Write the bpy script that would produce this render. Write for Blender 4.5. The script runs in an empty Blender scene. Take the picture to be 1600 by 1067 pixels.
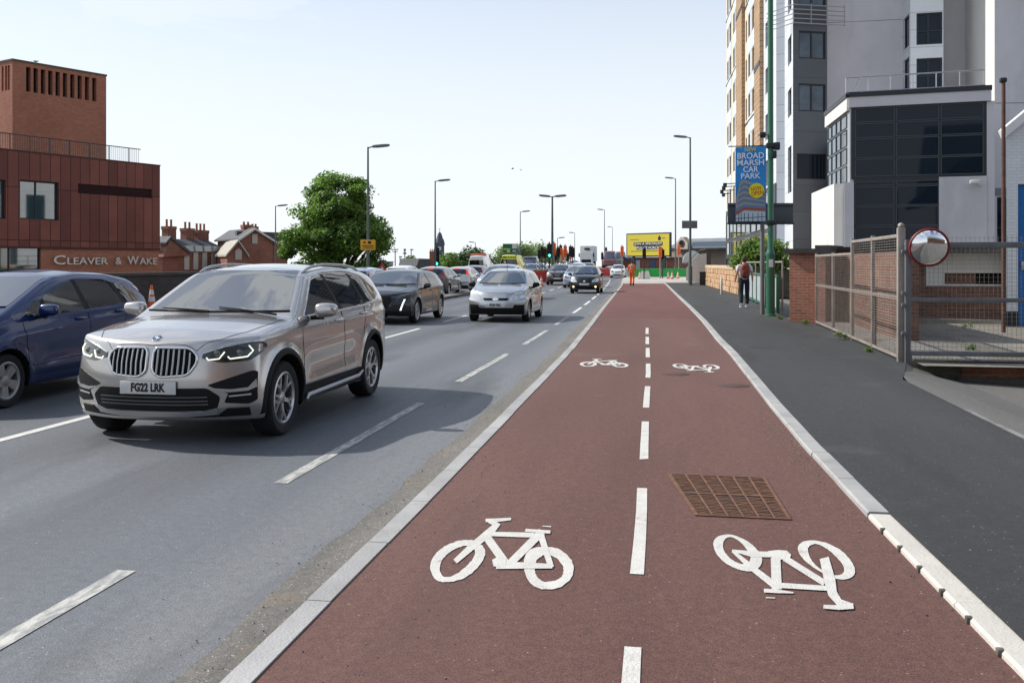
import bpy, bmesh, math, random
import numpy as np
from mathutils import Vector, Matrix, geometry
from mathutils.bvhtree import BVHTree
R = math.radians
SC = bpy.context.scene
COL = SC.collection
random.seed(7)
rng = np.random.default_rng(5)

# ------------------------------------------------------------------ camera, sky, sun, exposure
F, CX, HY, EYE = 1480.0, 800.0, 412.0, 1.6        # focal length and horizon of the photo, in its 1600 px
TH = math.atan(240 / 1480)                        # the camera looks this far left of the road direction (+Y)
CT, ST = math.cos(TH), math.sin(TH)
cam = bpy.data.cameras.new('camera'); camo = bpy.data.objects.new('camera', cam); COL.objects.link(camo)
camo.location = (0, 0, EYE); camo.rotation_euler = (R(90), 0, TH)
cam.sensor_width = 36; cam.lens = F / 1600 * 36; cam.shift_y = -(1067 / 2 - HY) / 1600
cam.clip_start = .05; cam.clip_end = 6000
SC.camera = camo

SUN_EL = R(40); SUN_XY = Vector((-.98, .19)).normalized()
wd = bpy.data.worlds.new('World'); SC.world = wd; wd.use_nodes = True
nt = wd.node_tree; N = nt.nodes; LK = nt.links; N.clear()
wo = N.new('ShaderNodeOutputWorld'); bg = N.new('ShaderNodeBackground'); bg.inputs[1].default_value = .15
sky = N.new('ShaderNodeTexSky'); sky.sky_type = 'NISHITA'; sky.sun_disc = False
sky.sun_elevation = SUN_EL; sky.sun_rotation = math.atan2(SUN_XY.x, SUN_XY.y); sky.air_density = 1.0; sky.dust_density = 1.0
tc = N.new('ShaderNodeTexCoord'); sep = N.new('ShaderNodeSeparateXYZ'); LK.new(tc.outputs['Generated'], sep.inputs[0])
mp = N.new('ShaderNodeMapping'); mp.inputs['Scale'].default_value = (1, 1, 2.6); mp.inputs['Location'].default_value = (3.1, 1.7, .4); LK.new(tc.outputs['Generated'], mp.inputs[0])
nz = N.new('ShaderNodeTexNoise'); nz.inputs['Scale'].default_value = 4.2; nz.inputs['Detail'].default_value = 7; nz.inputs['Roughness'].default_value = .58
nz.inputs['Distortion'].default_value = .5; LK.new(mp.outputs[0], nz.inputs['Vector'])
cr = N.new('ShaderNodeMapRange'); cr.interpolation_type = 'SMOOTHSTEP'; cr.inputs[1].default_value = .49; cr.inputs[2].default_value = .61; LK.new(nz.outputs['Fac'], cr.inputs[0])
hz = N.new('ShaderNodeMapRange'); hz.interpolation_type = 'SMOOTHSTEP'; hz.inputs[1].default_value = 0.0; hz.inputs[2].default_value = .64
hz.inputs[3].default_value = 1; hz.inputs[4].default_value = 0.0; LK.new(sep.outputs['Z'], hz.inputs[0])
lf = N.new('ShaderNodeMapRange'); lf.interpolation_type = 'SMOOTHSTEP'; lf.inputs[1].default_value = -.55; lf.inputs[2].default_value = .1
lf.inputs[3].default_value = .35; lf.inputs[4].default_value = 0.0; LK.new(sep.outputs['X'], lf.inputs[0])   # thin bright cloud round the sun's side
ce = N.new('ShaderNodeMapRange'); ce.interpolation_type = 'SMOOTHSTEP'; ce.inputs[1].default_value = .24; ce.inputs[2].default_value = .5; ce.inputs[3].default_value = .45; LK.new(sep.outputs['Z'], ce.inputs[0])
cm = N.new('ShaderNodeMath'); cm.operation = 'MULTIPLY'; LK.new(cr.outputs[0], cm.inputs[0]); LK.new(ce.outputs[0], cm.inputs[1])
mx0 = N.new('ShaderNodeMath'); mx0.operation = 'ADD'; LK.new(cm.outputs[0], mx0.inputs[0]); LK.new(lf.outputs[0], mx0.inputs[1])
mxm = N.new('ShaderNodeMath'); mxm.operation = 'MAXIMUM'; mxm.use_clamp = True; LK.new(mx0.outputs[0], mxm.inputs[0]); LK.new(hz.outputs[0], mxm.inputs[1])
mxf = N.new('ShaderNodeMath'); mxf.operation = 'MULTIPLY'; mxf.inputs[1].default_value = .93; LK.new(mxm.outputs[0], mxf.inputs[0])
mixs = N.new('ShaderNodeMix'); mixs.data_type = 'RGBA'
LK.new(mxf.outputs[0], mixs.inputs[0]); LK.new(sky.outputs[0], mixs.inputs[6]); mixs.inputs[7].default_value = (6.3, 6.62, 6.95, 1)
LK.new(mixs.outputs[2], bg.inputs[0]); LK.new(bg.outputs[0], wo.inputs[0])

sl = bpy.data.lights.new('sun', 'SUN'); sl.energy = 4.8; sl.angle = R(.55); sl.color = (1, .955, .88)
so = bpy.data.objects.new('sun', sl); COL.objects.link(so)
sd = Vector((SUN_XY.x * math.cos(SUN_EL), SUN_XY.y * math.cos(SUN_EL), math.sin(SUN_EL)))
so.rotation_euler = sd.to_track_quat('Z', 'Y').to_euler(); so.location = (-30, 10, 60)
SC.view_settings.view_transform = 'Standard'; SC.view_settings.look = 'None'
SC.view_settings.exposure = 0.04; SC.view_settings.gamma = 1; SC.view_settings.use_curve_mapping = False
SC.render.engine = 'CYCLES'
SC.cycles.max_bounces = 6; SC.cycles.glossy_bounces = 3; SC.cycles.transmission_bounces = 4; SC.cycles.transparent_max_bounces = 8
SC.cycles.caustics_reflective = False; SC.cycles.caustics_refractive = False
try:
    SC.cycles.use_denoising = True
except Exception: pass

# ------------------------------------------------------------------ measuring: photo column / row -> place on the ground
def A(px, d):
    lat = (px - CX) / F * d
    return Vector((lat * CT - d * ST, lat * ST + d * CT))
def G(px, py, z=0.0):
    d = F * (EYE - z) / (py - HY); p = A(px, d); return Vector((p.x, p.y, z))
def HZ(py, d): return EYE + (HY - py) * d / F
def rise(Y): t = min(max((Y - 108) / 26, 0), 1); return t * t * (3 - 2 * t) * 1.0
def bend(Y): return -2.1 * (max(Y - 18, 0) / 66) ** 1.5

# ------------------------------------------------------------------ materials
def _n(nt, t, **k):
    n = nt.nodes.new(t)
    for a, v in k.items(): setattr(n, a, v)
    return n
def mat(name, col, rough=.6, metal=0., var=0., vs=3., bump=0., bs=60., coat=0., ior=1.45, emit=None, es=0., col2=None, c2s=1.2, c2=(.5, .62), c2dist=0., aniso=None, spec=None, streak=None):
    m = bpy.data.materials.new(name); m.use_nodes = True; t = m.node_tree; b = t.nodes['Principled BSDF']
    b.inputs['Base Color'].default_value = (*col, 1); b.inputs['Roughness'].default_value = rough; b.inputs['Metallic'].default_value = metal
    b.inputs['IOR'].default_value = ior
    if spec is not None: b.inputs['Specular IOR Level'].default_value = spec
    if coat: b.inputs['Coat Weight'].default_value = coat; b.inputs['Coat Roughness'].default_value = .03
    if emit: b.inputs['Emission Color'].default_value = (*emit, 1); b.inputs['Emission Strength'].default_value = es
    if var or bump or col2 or streak:
        tcn = _n(t, 'ShaderNodeTexCoord'); src = tcn.outputs['Object']
        cur = None
        if var:
            n = _n(t, 'ShaderNodeTexNoise'); n.inputs['Scale'].default_value = vs; n.inputs['Detail'].default_value = 8; n.inputs['Roughness'].default_value = .65; t.links.new(src, n.inputs['Vector'])
            mr = _n(t, 'ShaderNodeMapRange'); mr.inputs[1].default_value = .3; mr.inputs[2].default_value = .7; mr.inputs[3].default_value = 1 - var; mr.inputs[4].default_value = 1 + var
            t.links.new(n.outputs['Fac'], mr.inputs[0])
            mu = _n(t, 'ShaderNodeVectorMath', operation='SCALE'); mu.inputs[0].default_value = col; t.links.new(mr.outputs[0], mu.inputs['Scale']); cur = mu.outputs[0]
        if col2:
            n = _n(t, 'ShaderNodeTexNoise'); n.inputs['Scale'].default_value = c2s; n.inputs['Detail'].default_value = 9; n.inputs['Roughness'].default_value = .7; n.inputs['Distortion'].default_value = c2dist
            s2 = src
            if aniso:
                mm = _n(t, 'ShaderNodeMapping'); mm.inputs['Scale'].default_value = aniso; t.links.new(src, mm.inputs[0]); s2 = mm.outputs[0]
            t.links.new(s2, n.inputs['Vector'])
            mr = _n(t, 'ShaderNodeMapRange'); mr.inputs[1].default_value = c2[0]; mr.inputs[2].default_value = c2[1]; t.links.new(n.outputs['Fac'], mr.inputs[0])
            mi = _n(t, 'ShaderNodeMix', data_type='RGBA'); t.links.new(mr.outputs[0], mi.inputs[0])
            if cur: t.links.new(cur, mi.inputs[6])
            else: mi.inputs[6].default_value = (*col, 1)
            mi.inputs[7].default_value = (*col2, 1); cur = mi.outputs[2]
        if cur: t.links.new(cur, b.inputs['Base Color'])
        if bump:
            n = _n(t, 'ShaderNodeTexNoise'); n.inputs['Scale'].default_value = bs; n.inputs['Detail'].default_value = 3; t.links.new(src, n.inputs['Vector'])
            bp = _n(t, 'ShaderNodeBump'); bp.inputs['Strength'].default_value = min(bump, 1); bp.inputs['Distance'].default_value = .01; t.links.new(n.outputs['Fac'], bp.inputs['Height']); t.links.new(bp.outputs[0], b.inputs['Normal'])
    return m
def asphalt(name, c1, c2, speck, speck_amt=.62, big=.35, rough=.85, bump=.5, patch=None, xbands=None, gum=None, stain=None):
    """tarmac: broad worn tones, fine grain, pale stone chips"""
    m = bpy.data.materials.new(name); m.use_nodes = True; t = m.node_tree; b = t.nodes['Principled BSDF']; L = t.links
    b.inputs['Roughness'].default_value = rough
    tcn = _n(t, 'ShaderNodeTexCoord'); s = tcn.outputs['Object']
    def noise(sc, det=6, rg=.6, v=None):
        n = _n(t, 'ShaderNodeTexNoise'); n.inputs['Scale'].default_value = sc; n.inputs['Detail'].default_value = det; n.inputs['Roughness'].default_value = rg; L.new(v or s, n.inputs['Vector']); return n.outputs['Fac']
    def rng_(x, a, c, o0=0., o1=1.):
        n = _n(t, 'ShaderNodeMapRange'); L.new(x, n.inputs[0])
        for i, q in enumerate((a, c, o0, o1)): n.inputs[i + 1].default_value = q
        return n.outputs[0]
    def mixc(f, a, c):
        n = _n(t, 'ShaderNodeMix', data_type='RGBA'); L.new(f, n.inputs[0])
        for i, q in ((6, a), (7, c)):
            if isinstance(q, tuple): n.inputs[i].default_value = (*q, 1)
            else: L.new(q, n.inputs[i])
        return n.outputs[2]
    mm = _n(t, 'ShaderNodeMapping'); mm.inputs['Scale'].default_value = (1.0, .16, 1); L.new(s, mm.inputs[0])
    c = mixc(rng_(noise(big, 8, .62, mm.outputs[0]), .34, .66), c1, c2)
    if xbands:
        sx = _n(t, 'ShaderNodeSeparateXYZ'); L.new(s, sx.inputs[0])
        for x0, hw, colr, amt in xbands:       # worn wheel tracks along the lane
            d_ = _n(t, 'ShaderNodeMath', operation='SUBTRACT'); L.new(sx.outputs['X'], d_.inputs[0]); d_.inputs[1].default_value = x0
            a_ = _n(t, 'ShaderNodeMath', operation='ABSOLUTE'); L.new(d_.outputs[0], a_.inputs[0])
            r_ = rng_(a_.outputs[0], hw, hw * .2, 0, amt); c = mixc(r_, c, colr)
    fine = rng_(noise(95, 3, .7), .3, .7, .58, 1.42)
    mid = rng_(noise(17, 7, .75), .32, .68, .80, 1.2); ff = _n(t, 'ShaderNodeMath', operation='MULTIPLY'); L.new(fine, ff.inputs[0]); L.new(mid, ff.inputs[1])
    sc_ = _n(t, 'ShaderNodeVectorMath', operation='SCALE'); L.new(c, sc_.inputs[0]); L.new(ff.outputs[0], sc_.inputs['Scale'])
    v = _n(t, 'ShaderNodeTexVoronoi'); v.inputs['Scale'].default_value = 46; L.new(s, v.inputs['Vector'])
    sp = _n(t, 'ShaderNodeMath', operation='MULTIPLY'); L.new(rng_(v.outputs['Distance'], .26, .14), sp.inputs[0]); L.new(rng_(noise(30, 2), speck_amt, speck_amt + .05), sp.inputs[1])
    c = mixc(sp.outputs[0], sc_.outputs[0], speck)
    if stain: c = mixc(rng_(noise(stain[1], 5, .55, mm.outputs[0]), stain[2], stain[2] + .12, 0, stain[3]), c, stain[0])
    if gum:
        g_ = _n(t, 'ShaderNodeTexVoronoi'); g_.inputs['Scale'].default_value = gum[1]; L.new(s, g_.inputs['Vector']); c = mixc(rng_(g_.outputs['Distance'], gum[2], gum[2] * .7, 0, .8), c, gum[0])
    if patch: c = mixc(rng_(noise(patch[1], 6, .7), patch[2], patch[2] + .09, 0, patch[3]), c, patch[0])
    L.new(c, b.inputs['Base Color'])
    bp = _n(t, 'ShaderNodeBump'); bp.inputs['Strength'].default_value = bump; bp.inputs['Distance'].default_value = .006
    L.new(noise(150, 3), bp.inputs['Height']); L.new(bp.outputs[0], b.inputs['Normal'])
    return m
def brick(name, c1, c2, mortar, w=.225, h=.075, ms=.01, rough=.85, offset=.5, bump=.4, var=.25, vs=.6):
    m = bpy.data.materials.new(name); m.use_nodes = True; t = m.node_tree; b = t.nodes['Principled BSDF']; L = t.links; b.inputs['Roughness'].default_value = rough
    uv = _n(t, 'ShaderNodeUVMap'); br = _n(t, 'ShaderNodeTexBrick'); L.new(uv.outputs[0], br.inputs['Vector'])
    br.offset = offset; br.inputs['Scale'].default_value = 1; br.inputs['Brick Width'].default_value = w; br.inputs['Row Height'].default_value = h; br.inputs['Mortar Size'].default_value = ms; br.inputs['Mortar Smooth'].default_value = .2; br.inputs['Bias'].default_value = 0
    br.inputs['Color1'].default_value = (*c1, 1); br.inputs['Color2'].default_value = (*c2, 1); br.inputs['Mortar'].default_value = (*mortar, 1)
    n = _n(t, 'ShaderNodeTexNoise'); n.inputs['Scale'].default_value = vs; n.inputs['Detail'].default_value = 8; n.inputs['Roughness'].default_value = .7; L.new(uv.outputs[0], n.inputs['Vector'])
    mr = _n(t, 'ShaderNodeMapRange'); mr.inputs[1].default_value = .3; mr.inputs[2].default_value = .7; mr.inputs[3].default_value = 1 - var; mr.inputs[4].default_value = 1 + var; L.new(n.outputs['Fac'], mr.inputs[0])
    sc_ = _n(t, 'ShaderNodeVectorMath', operation='SCALE'); L.new(br.outputs['Color'], sc_.inputs[0]); L.new(mr.outputs[0], sc_.inputs['Scale']); L.new(sc_.outputs[0], b.inputs['Base Color'])
    bp = _n(t, 'ShaderNodeBump'); bp.invert = True; bp.inputs['Strength'].default_value = bump; bp.inputs['Distance'].default_value = .01; L.new(br.outputs['Fac'], bp.inputs['Height']); L.new(bp.outputs[0], b.inputs['Normal'])
    return m
def leafmat(name, c1, c2, sc=.8):
    m = bpy.data.materials.new(name); m.use_nodes = True; t = m.node_tree; L = t.links; b = t.nodes['Principled BSDF']; b.inputs['Roughness'].default_value = .55
    g = _n(t, 'ShaderNodeNewGeometry'); n = _n(t, 'ShaderNodeTexNoise'); n.inputs['Scale'].default_value = sc; n.inputs['Detail'].default_value = 4; L.new(g.outputs['Position'], n.inputs['Vector'])
    ad = _n(t, 'ShaderNodeMath', operation='MULTIPLY_ADD'); L.new(g.outputs['Random Per Island'], ad.inputs[0]); ad.inputs[1].default_value = .5; L.new(n.outputs['Fac'], ad.inputs[2])
    mr = _n(t, 'ShaderNodeMapRange'); mr.inputs[1].default_value = .45; mr.inputs[2].default_value = 1.05; L.new(ad.outputs[0], mr.inputs[0])
    mi = _n(t, 'ShaderNodeMix', data_type='RGBA'); L.new(mr.outputs[0], mi.inputs[0]); mi.inputs[6].default_value = (*c1, 1); mi.inputs[7].default_value = (*c2, 1); L.new(mi.outputs[2], b.inputs['Base Color'])
    tr = _n(t, 'ShaderNodeBsdfTranslucent'); hs = _n(t, 'ShaderNodeVectorMath', operation='MULTIPLY'); L.new(mi.outputs[2], hs.inputs[0]); hs.inputs[1].default_value = (1.6, 1.9, .8); L.new(hs.outputs[0], tr.inputs[0])
    ms = _n(t, 'ShaderNodeMixShader'); ms.inputs[0].default_value = .42; L.new(b.outputs[0], ms.inputs[1]); L.new(tr.outputs[0], ms.inputs[2]); L.new(ms.outputs[0], t.nodes['Material Output'].inputs[0])
    return m

# ------------------------------------------------------------------ mesh collecting
class MB:
    def __init__(s): s.V = []; s.Fa = []; s.Mi = []
    def add(s, vs, fs, mi=0, M=None):
        o = len(s.V); s.V.extend([tuple(M @ Vector(v)) for v in vs] if M is not None else [tuple(v) for v in vs])
        for f in fs: s.Fa.append(tuple(i + o for i in f)); s.Mi.append(mi)
    def box(s, x0, x1, y0, y1, z0, z1, mi=0, M=None):
        s.add([(x0, y0, z0), (x1, y0, z0), (x1, y1, z0), (x0, y1, z0), (x0, y0, z1), (x1, y0, z1), (x1, y1, z1), (x0, y1, z1)],
              [(0, 3, 2, 1), (4, 5, 6, 7), (0, 1, 5, 4), (1, 2, 6, 5), (2, 3, 7, 6), (3, 0, 4, 7)], mi, M)
    def cbox(s, x0, x1, y0, y1, z0, z1, c=.01, mi=0, M=None):
        """a box with bevelled edges"""
        bm = bmesh.new(); bmesh.ops.create_cube(bm, size=1)
        for v in bm.verts: v.co = Vector(((x0 + x1) / 2 + v.co.x * (x1 - x0), (y0 + y1) / 2 + v.co.y * (y1 - y0), (z0 + z1) / 2 + v.co.z * (z1 - z0)))
        bmesh.ops.bevel(bm, geom=list(bm.edges), offset=c, segments=2, affect='EDGES', profile=.5)
        s.addbm(bm, mi, M); bm.free()
    def addbm(s, bm, mi=0, M=None):
        bm.verts.index_update(); s.add([v.co.copy() for v in bm.verts], [[v.index for v in f.verts] for f in bm.faces], mi, M)
    def poly(s, pts, mi=0, M=None): s.add(pts, [tuple(range(len(pts)))], mi, M)
    def prism(s, pts, f, mi=0):
        """polygon pts (2d) extruded; f(a,b,0|1) -> 3d"""
        n = len(pts); s.add([f(a, b, 0) for a, b in pts] + [f(a, b, 1) for a, b in pts],
            [tuple(range(n - 1, -1, -1)), tuple(range(n, 2 * n))] + [(i, (i + 1) % n, n + (i + 1) % n, n + i) for i in range(n)], mi)
    def tube(s, pts, r, n=6, mi=0, closed=False, M=None):
        pts = [Vector(p) for p in pts]; k = len(pts); rs = r if isinstance(r, (list, tuple)) else [r] * k
        vs = []; up = None
        for i, p in enumerate(pts):
            a = pts[(i - 1) % k] if (closed or i > 0) else p; b = pts[(i + 1) % k] if (closed or i < k - 1) else p
            t = (b - a); t = t.normalized() if t.length > 1e-9 else Vector((0, 0, 1))
            if up is None: up = Vector((0, 0, 1)) if abs(t.z) < .9 else Vector((1, 0, 0))
            u = (up - t * up.dot(t)); u = u.normalized() if u.length > 1e-6 else t.orthogonal().normalized(); w = t.cross(u); up = u
            for q in range(n):
                an = 2 * math.pi * (q + .5) / n; vs.append(p + (u * math.cos(an) + w * math.sin(an)) * rs[i])
        fs = []
        for i in range(k if closed else k - 1):
            j = (i + 1) % k
            for q in range(n): fs.append((i * n + q, i * n + (q + 1) % n, j * n + (q + 1) % n, j * n + q))
        if not closed: fs.append(tuple(range(n - 1, -1, -1))); fs.append(tuple(range((k - 1) * n, k * n)))
        s.add(vs, fs, mi, M)
    def lathe(s, prof, n=24, mi=0, M=None, axis='z', cap=True):
        vs = []; k = len(prof)
        for r, h in prof:
            for q in range(n):
                a = 2 * math.pi * q / n; c, d = r * math.cos(a), r * math.sin(a)
                vs.append({'z': (c, d, h), 'y': (c, h, d), 'x': (h, c, d)}[axis])
        fs = [(i * n + q, i * n + (q + 1) % n, (i + 1) * n + (q + 1) % n, (i + 1) * n + q) for i in range(k - 1) for q in range(n)]
        if cap: fs += [tuple(range(n - 1, -1, -1)), tuple(range((k - 1) * n, k * n))]
        s.add(vs, fs, mi, M)
    def ball(s, c, r, mi=0, p=1.0, sub=2, M=None):
        bm = bmesh.new(); bmesh.ops.create_icosphere(bm, subdivisions=sub, radius=1)
        rx = r if isinstance(r, (tuple, list)) else (r, r, r)
        for v in bm.verts:
            q = v.co; v.co = Vector([c[i] + rx[i] * math.copysign(abs(q[i]) ** p, q[i]) for i in range(3)])
        s.addbm(bm, mi, M); bm.free()
    def build(s, name, mats, parent=None, mw=None, smooth=38, fixn=False):
        me = bpy.data.meshes.new(name); me.from_pydata(s.V, [], s.Fa)
        mats = mats if isinstance(mats, (list, tuple)) else [mats]
        for m in mats: me.materials.append(m)
        me.polygons.foreach_set('material_index', s.Mi)
        if fixn:
            bm = bmesh.new(); bm.from_mesh(me); bmesh.ops.recalc_face_normals(bm, faces=bm.faces); bm.to_mesh(me); bm.free()
        if smooth:
            me.polygons.foreach_set('use_smooth', [True] * len(me.polygons)); me.set_sharp_from_angle(angle=R(smooth))
        uvbox(me); me.update()
        return link(name, me, parent, mw)
def uvbox(me):
    nv, npoly, nl = len(me.vertices), len(me.polygons), len(me.loops)
    if not npoly: return
    co = np.empty(nv * 3); me.vertices.foreach_get('co', co); co = co.reshape(-1, 3)
    li = np.empty(nl, np.int32); me.loops.foreach_get('vertex_index', li)
    tot = np.empty(npoly, np.int32); me.polygons.foreach_get('loop_total', tot)
    no = np.empty(npoly * 3); me.polygons.foreach_get('normal', no); no = np.abs(no.reshape(-1, 3))
    ax = np.repeat(np.argmax(no, 1), tot); p = co[li]
    uv = np.where((ax == 0)[:, None], p[:, [1, 2]], np.where((ax == 1)[:, None], p[:, [0, 2]], p[:, [0, 1]]))
    me.uv_layers.new(name='UVMap').data.foreach_set('uv', uv.astype(np.float32).ravel())
def link(name, data, parent=None, mw=None):
    o = bpy.data.objects.new(name, data); COL.objects.link(o)
    if parent is not None: o.parent = parent
    if mw is not None: o.matrix_basis = (WM(parent).inverted() @ mw) if parent is not None else mw
    return o
def WM(o):
    m = o.matrix_basis.copy()
    while o.parent: o = o.parent; m = o.matrix_basis @ m
    return m
def tag(o, label=None, cat=None, group=None, kind=None):
    for k, v in (('label', label), ('category', cat), ('group', group), ('kind', kind)):
        if v: o[k] = v
    return o
def thing(name, loc, label, cat, rz=0., group=None):
    o = bpy.data.objects.new(name, None); COL.objects.link(o); o.empty_display_size = .3
    o.matrix_basis = Matrix.Translation(loc) @ Matrix.Rotation(rz, 4, 'Z'); return tag(o, label, cat, group)
def copy_tree(o, parent=None):
    c = o.copy(); COL.objects.link(c); c.parent = parent
    for ch in [k for k in KIDS.get(o.name, [])] or list(o.children): copy_tree(ch, c)
    return c
KIDS = {}
def text_mb(mb, s, size, M, mi=0, ext=.004, bold=0., align='CENTER', sx=1., space=1.):
    cu = bpy.data.curves.new('t', 'FONT'); cu.body = s; cu.size = size; cu.extrude = ext; cu.offset = bold; cu.align_x = align; cu.align_y = 'CENTER'; cu.space_character = space; cu.resolution_u = 3
    ob = bpy.data.objects.new('t', cu); me = bpy.data.meshes.new_from_object(ob)
    S = Matrix.Diagonal((sx, 1, 1, 1))
    mb.add([S @ v.co for v in me.vertices], [tuple(p.vertices) for p in me.polygons], mi, M)
    bpy.data.objects.remove(ob); bpy.data.curves.remove(cu); bpy.data.meshes.remove(me)
def roundpoly(pts, r, n=4):
    out = []; k = len(pts)
    for i in range(k):
        p = Vector(pts[i]); a = Vector(pts[i - 1]); b = Vector(pts[(i + 1) % k]); rr = r[i] if isinstance(r, (list, tuple)) else r
        da, db = (a - p), (b - p); q = min(rr, da.length * .45, db.length * .45)
        if q < 1e-4: out.append(tuple(p)); continue
        p0 = p + da.normalized() * q; p1 = p + db.normalized() * q
        for j in range(n + 1):
            t = j / n; out.append(tuple(p0 * (1 - t) ** 2 + p * 2 * t * (1 - t) + p1 * t * t))
    return out
def catmull(pts, n=6, closed=True):
    P = [Vector(p) for p in pts]; k = len(P); out = []
    for i in range(k if closed else k - 1):
        p0, p1, p2, p3 = P[(i - 1) % k] if closed or i else P[0], P[i], P[(i + 1) % k], P[(i + 2) % k] if closed or i < k - 2 else P[-1]
        for j in range(n):
            t = j / n; out.append(.5 * ((2 * p1) + (p2 - p0) * t + (2 * p0 - 5 * p1 + 4 * p2 - p3) * t * t + (3 * p1 - p0 - 3 * p2 + p3) * t ** 3))
    if not closed: out.append(P[-1])
    return out
# ------------------------------------------------------------------ shared materials
MT = {}
MT['black'] = mat('black_plastic', (.009, .009, .010), .55, spec=.25, bump=.15, bs=200)
MT['dark'] = mat('dark_void', (.004, .004, .0045), .9)
MT['rubber'] = mat('tyre_rubber', (.014, .014, .015), .8, var=.25, vs=8)
MT['carglass'] = mat('car_glass', (.005, .008, .010), .012, ior=4.0)
MT['sideglass'] = mat('side_glass', (.007, .009, .010), .02, ior=1.75)
MT['chrome'] = mat('chrome', (.72, .73, .75), .12, 1.)
MT['alloy'] = mat('alloy_wheel', (.50, .50, .51), .3, .9)
MT['alloydark'] = mat('alloy_dark', (.05, .05, .055), .4, .6)
MT['lamp'] = mat('lamp_glass', (.10, .105, .11), .06, .3, coat=1., ior=1.6)
MT['lampdark'] = mat('lamp_dark', (.022, .023, .026), .08, .2, coat=1.)
MT['lampclear'] = mat('lamp_clear', (.55, .57, .58), .15, .55, coat=1.)
MT['drl'] = mat('running_light', (.9, .93, .85), .3, emit=(.93, 1., .80), es=1.0)
MT['drlw'] = mat('running_light_white', (.9, .9, .9), .3, emit=(1, .98, .95), es=1.8)
MT['foglit'] = mat('lit_fog_lamp', (.9, .8, .6), .3, emit=(1, .8, .45), es=3.)
MT['redlamp'] = mat('red_lamp', (.35, .012, .012), .15, coat=1.)
MT['redlit'] = mat('lit_brake_lamp', (.6, .03, .02), .3, emit=(1, .05, .02), es=.7)
MT['platew'] = mat('plate_white', (.62, .62, .60), .45, var=.08, vs=20)
MT['platey'] = mat('plate_yellow', (.72, .50, .10), .45, var=.08, vs=20)
MT['letter'] = mat('plate_letters', (.008, .008, .01), .5)
MT['silver'] = mat('silver_trim', (.46, .47, .48), .32, .75)
MT['white'] = mat('white_gloss', (.75, .76, .77), .3)
MT['blue'] = mat('blue_enamel', (.02, .16, .45), .3)
def paint(name, c, metal=.55, rough=.38, var=.0): return mat(name, c, rough, metal, coat=1., var=var, vs=2.5)

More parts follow.
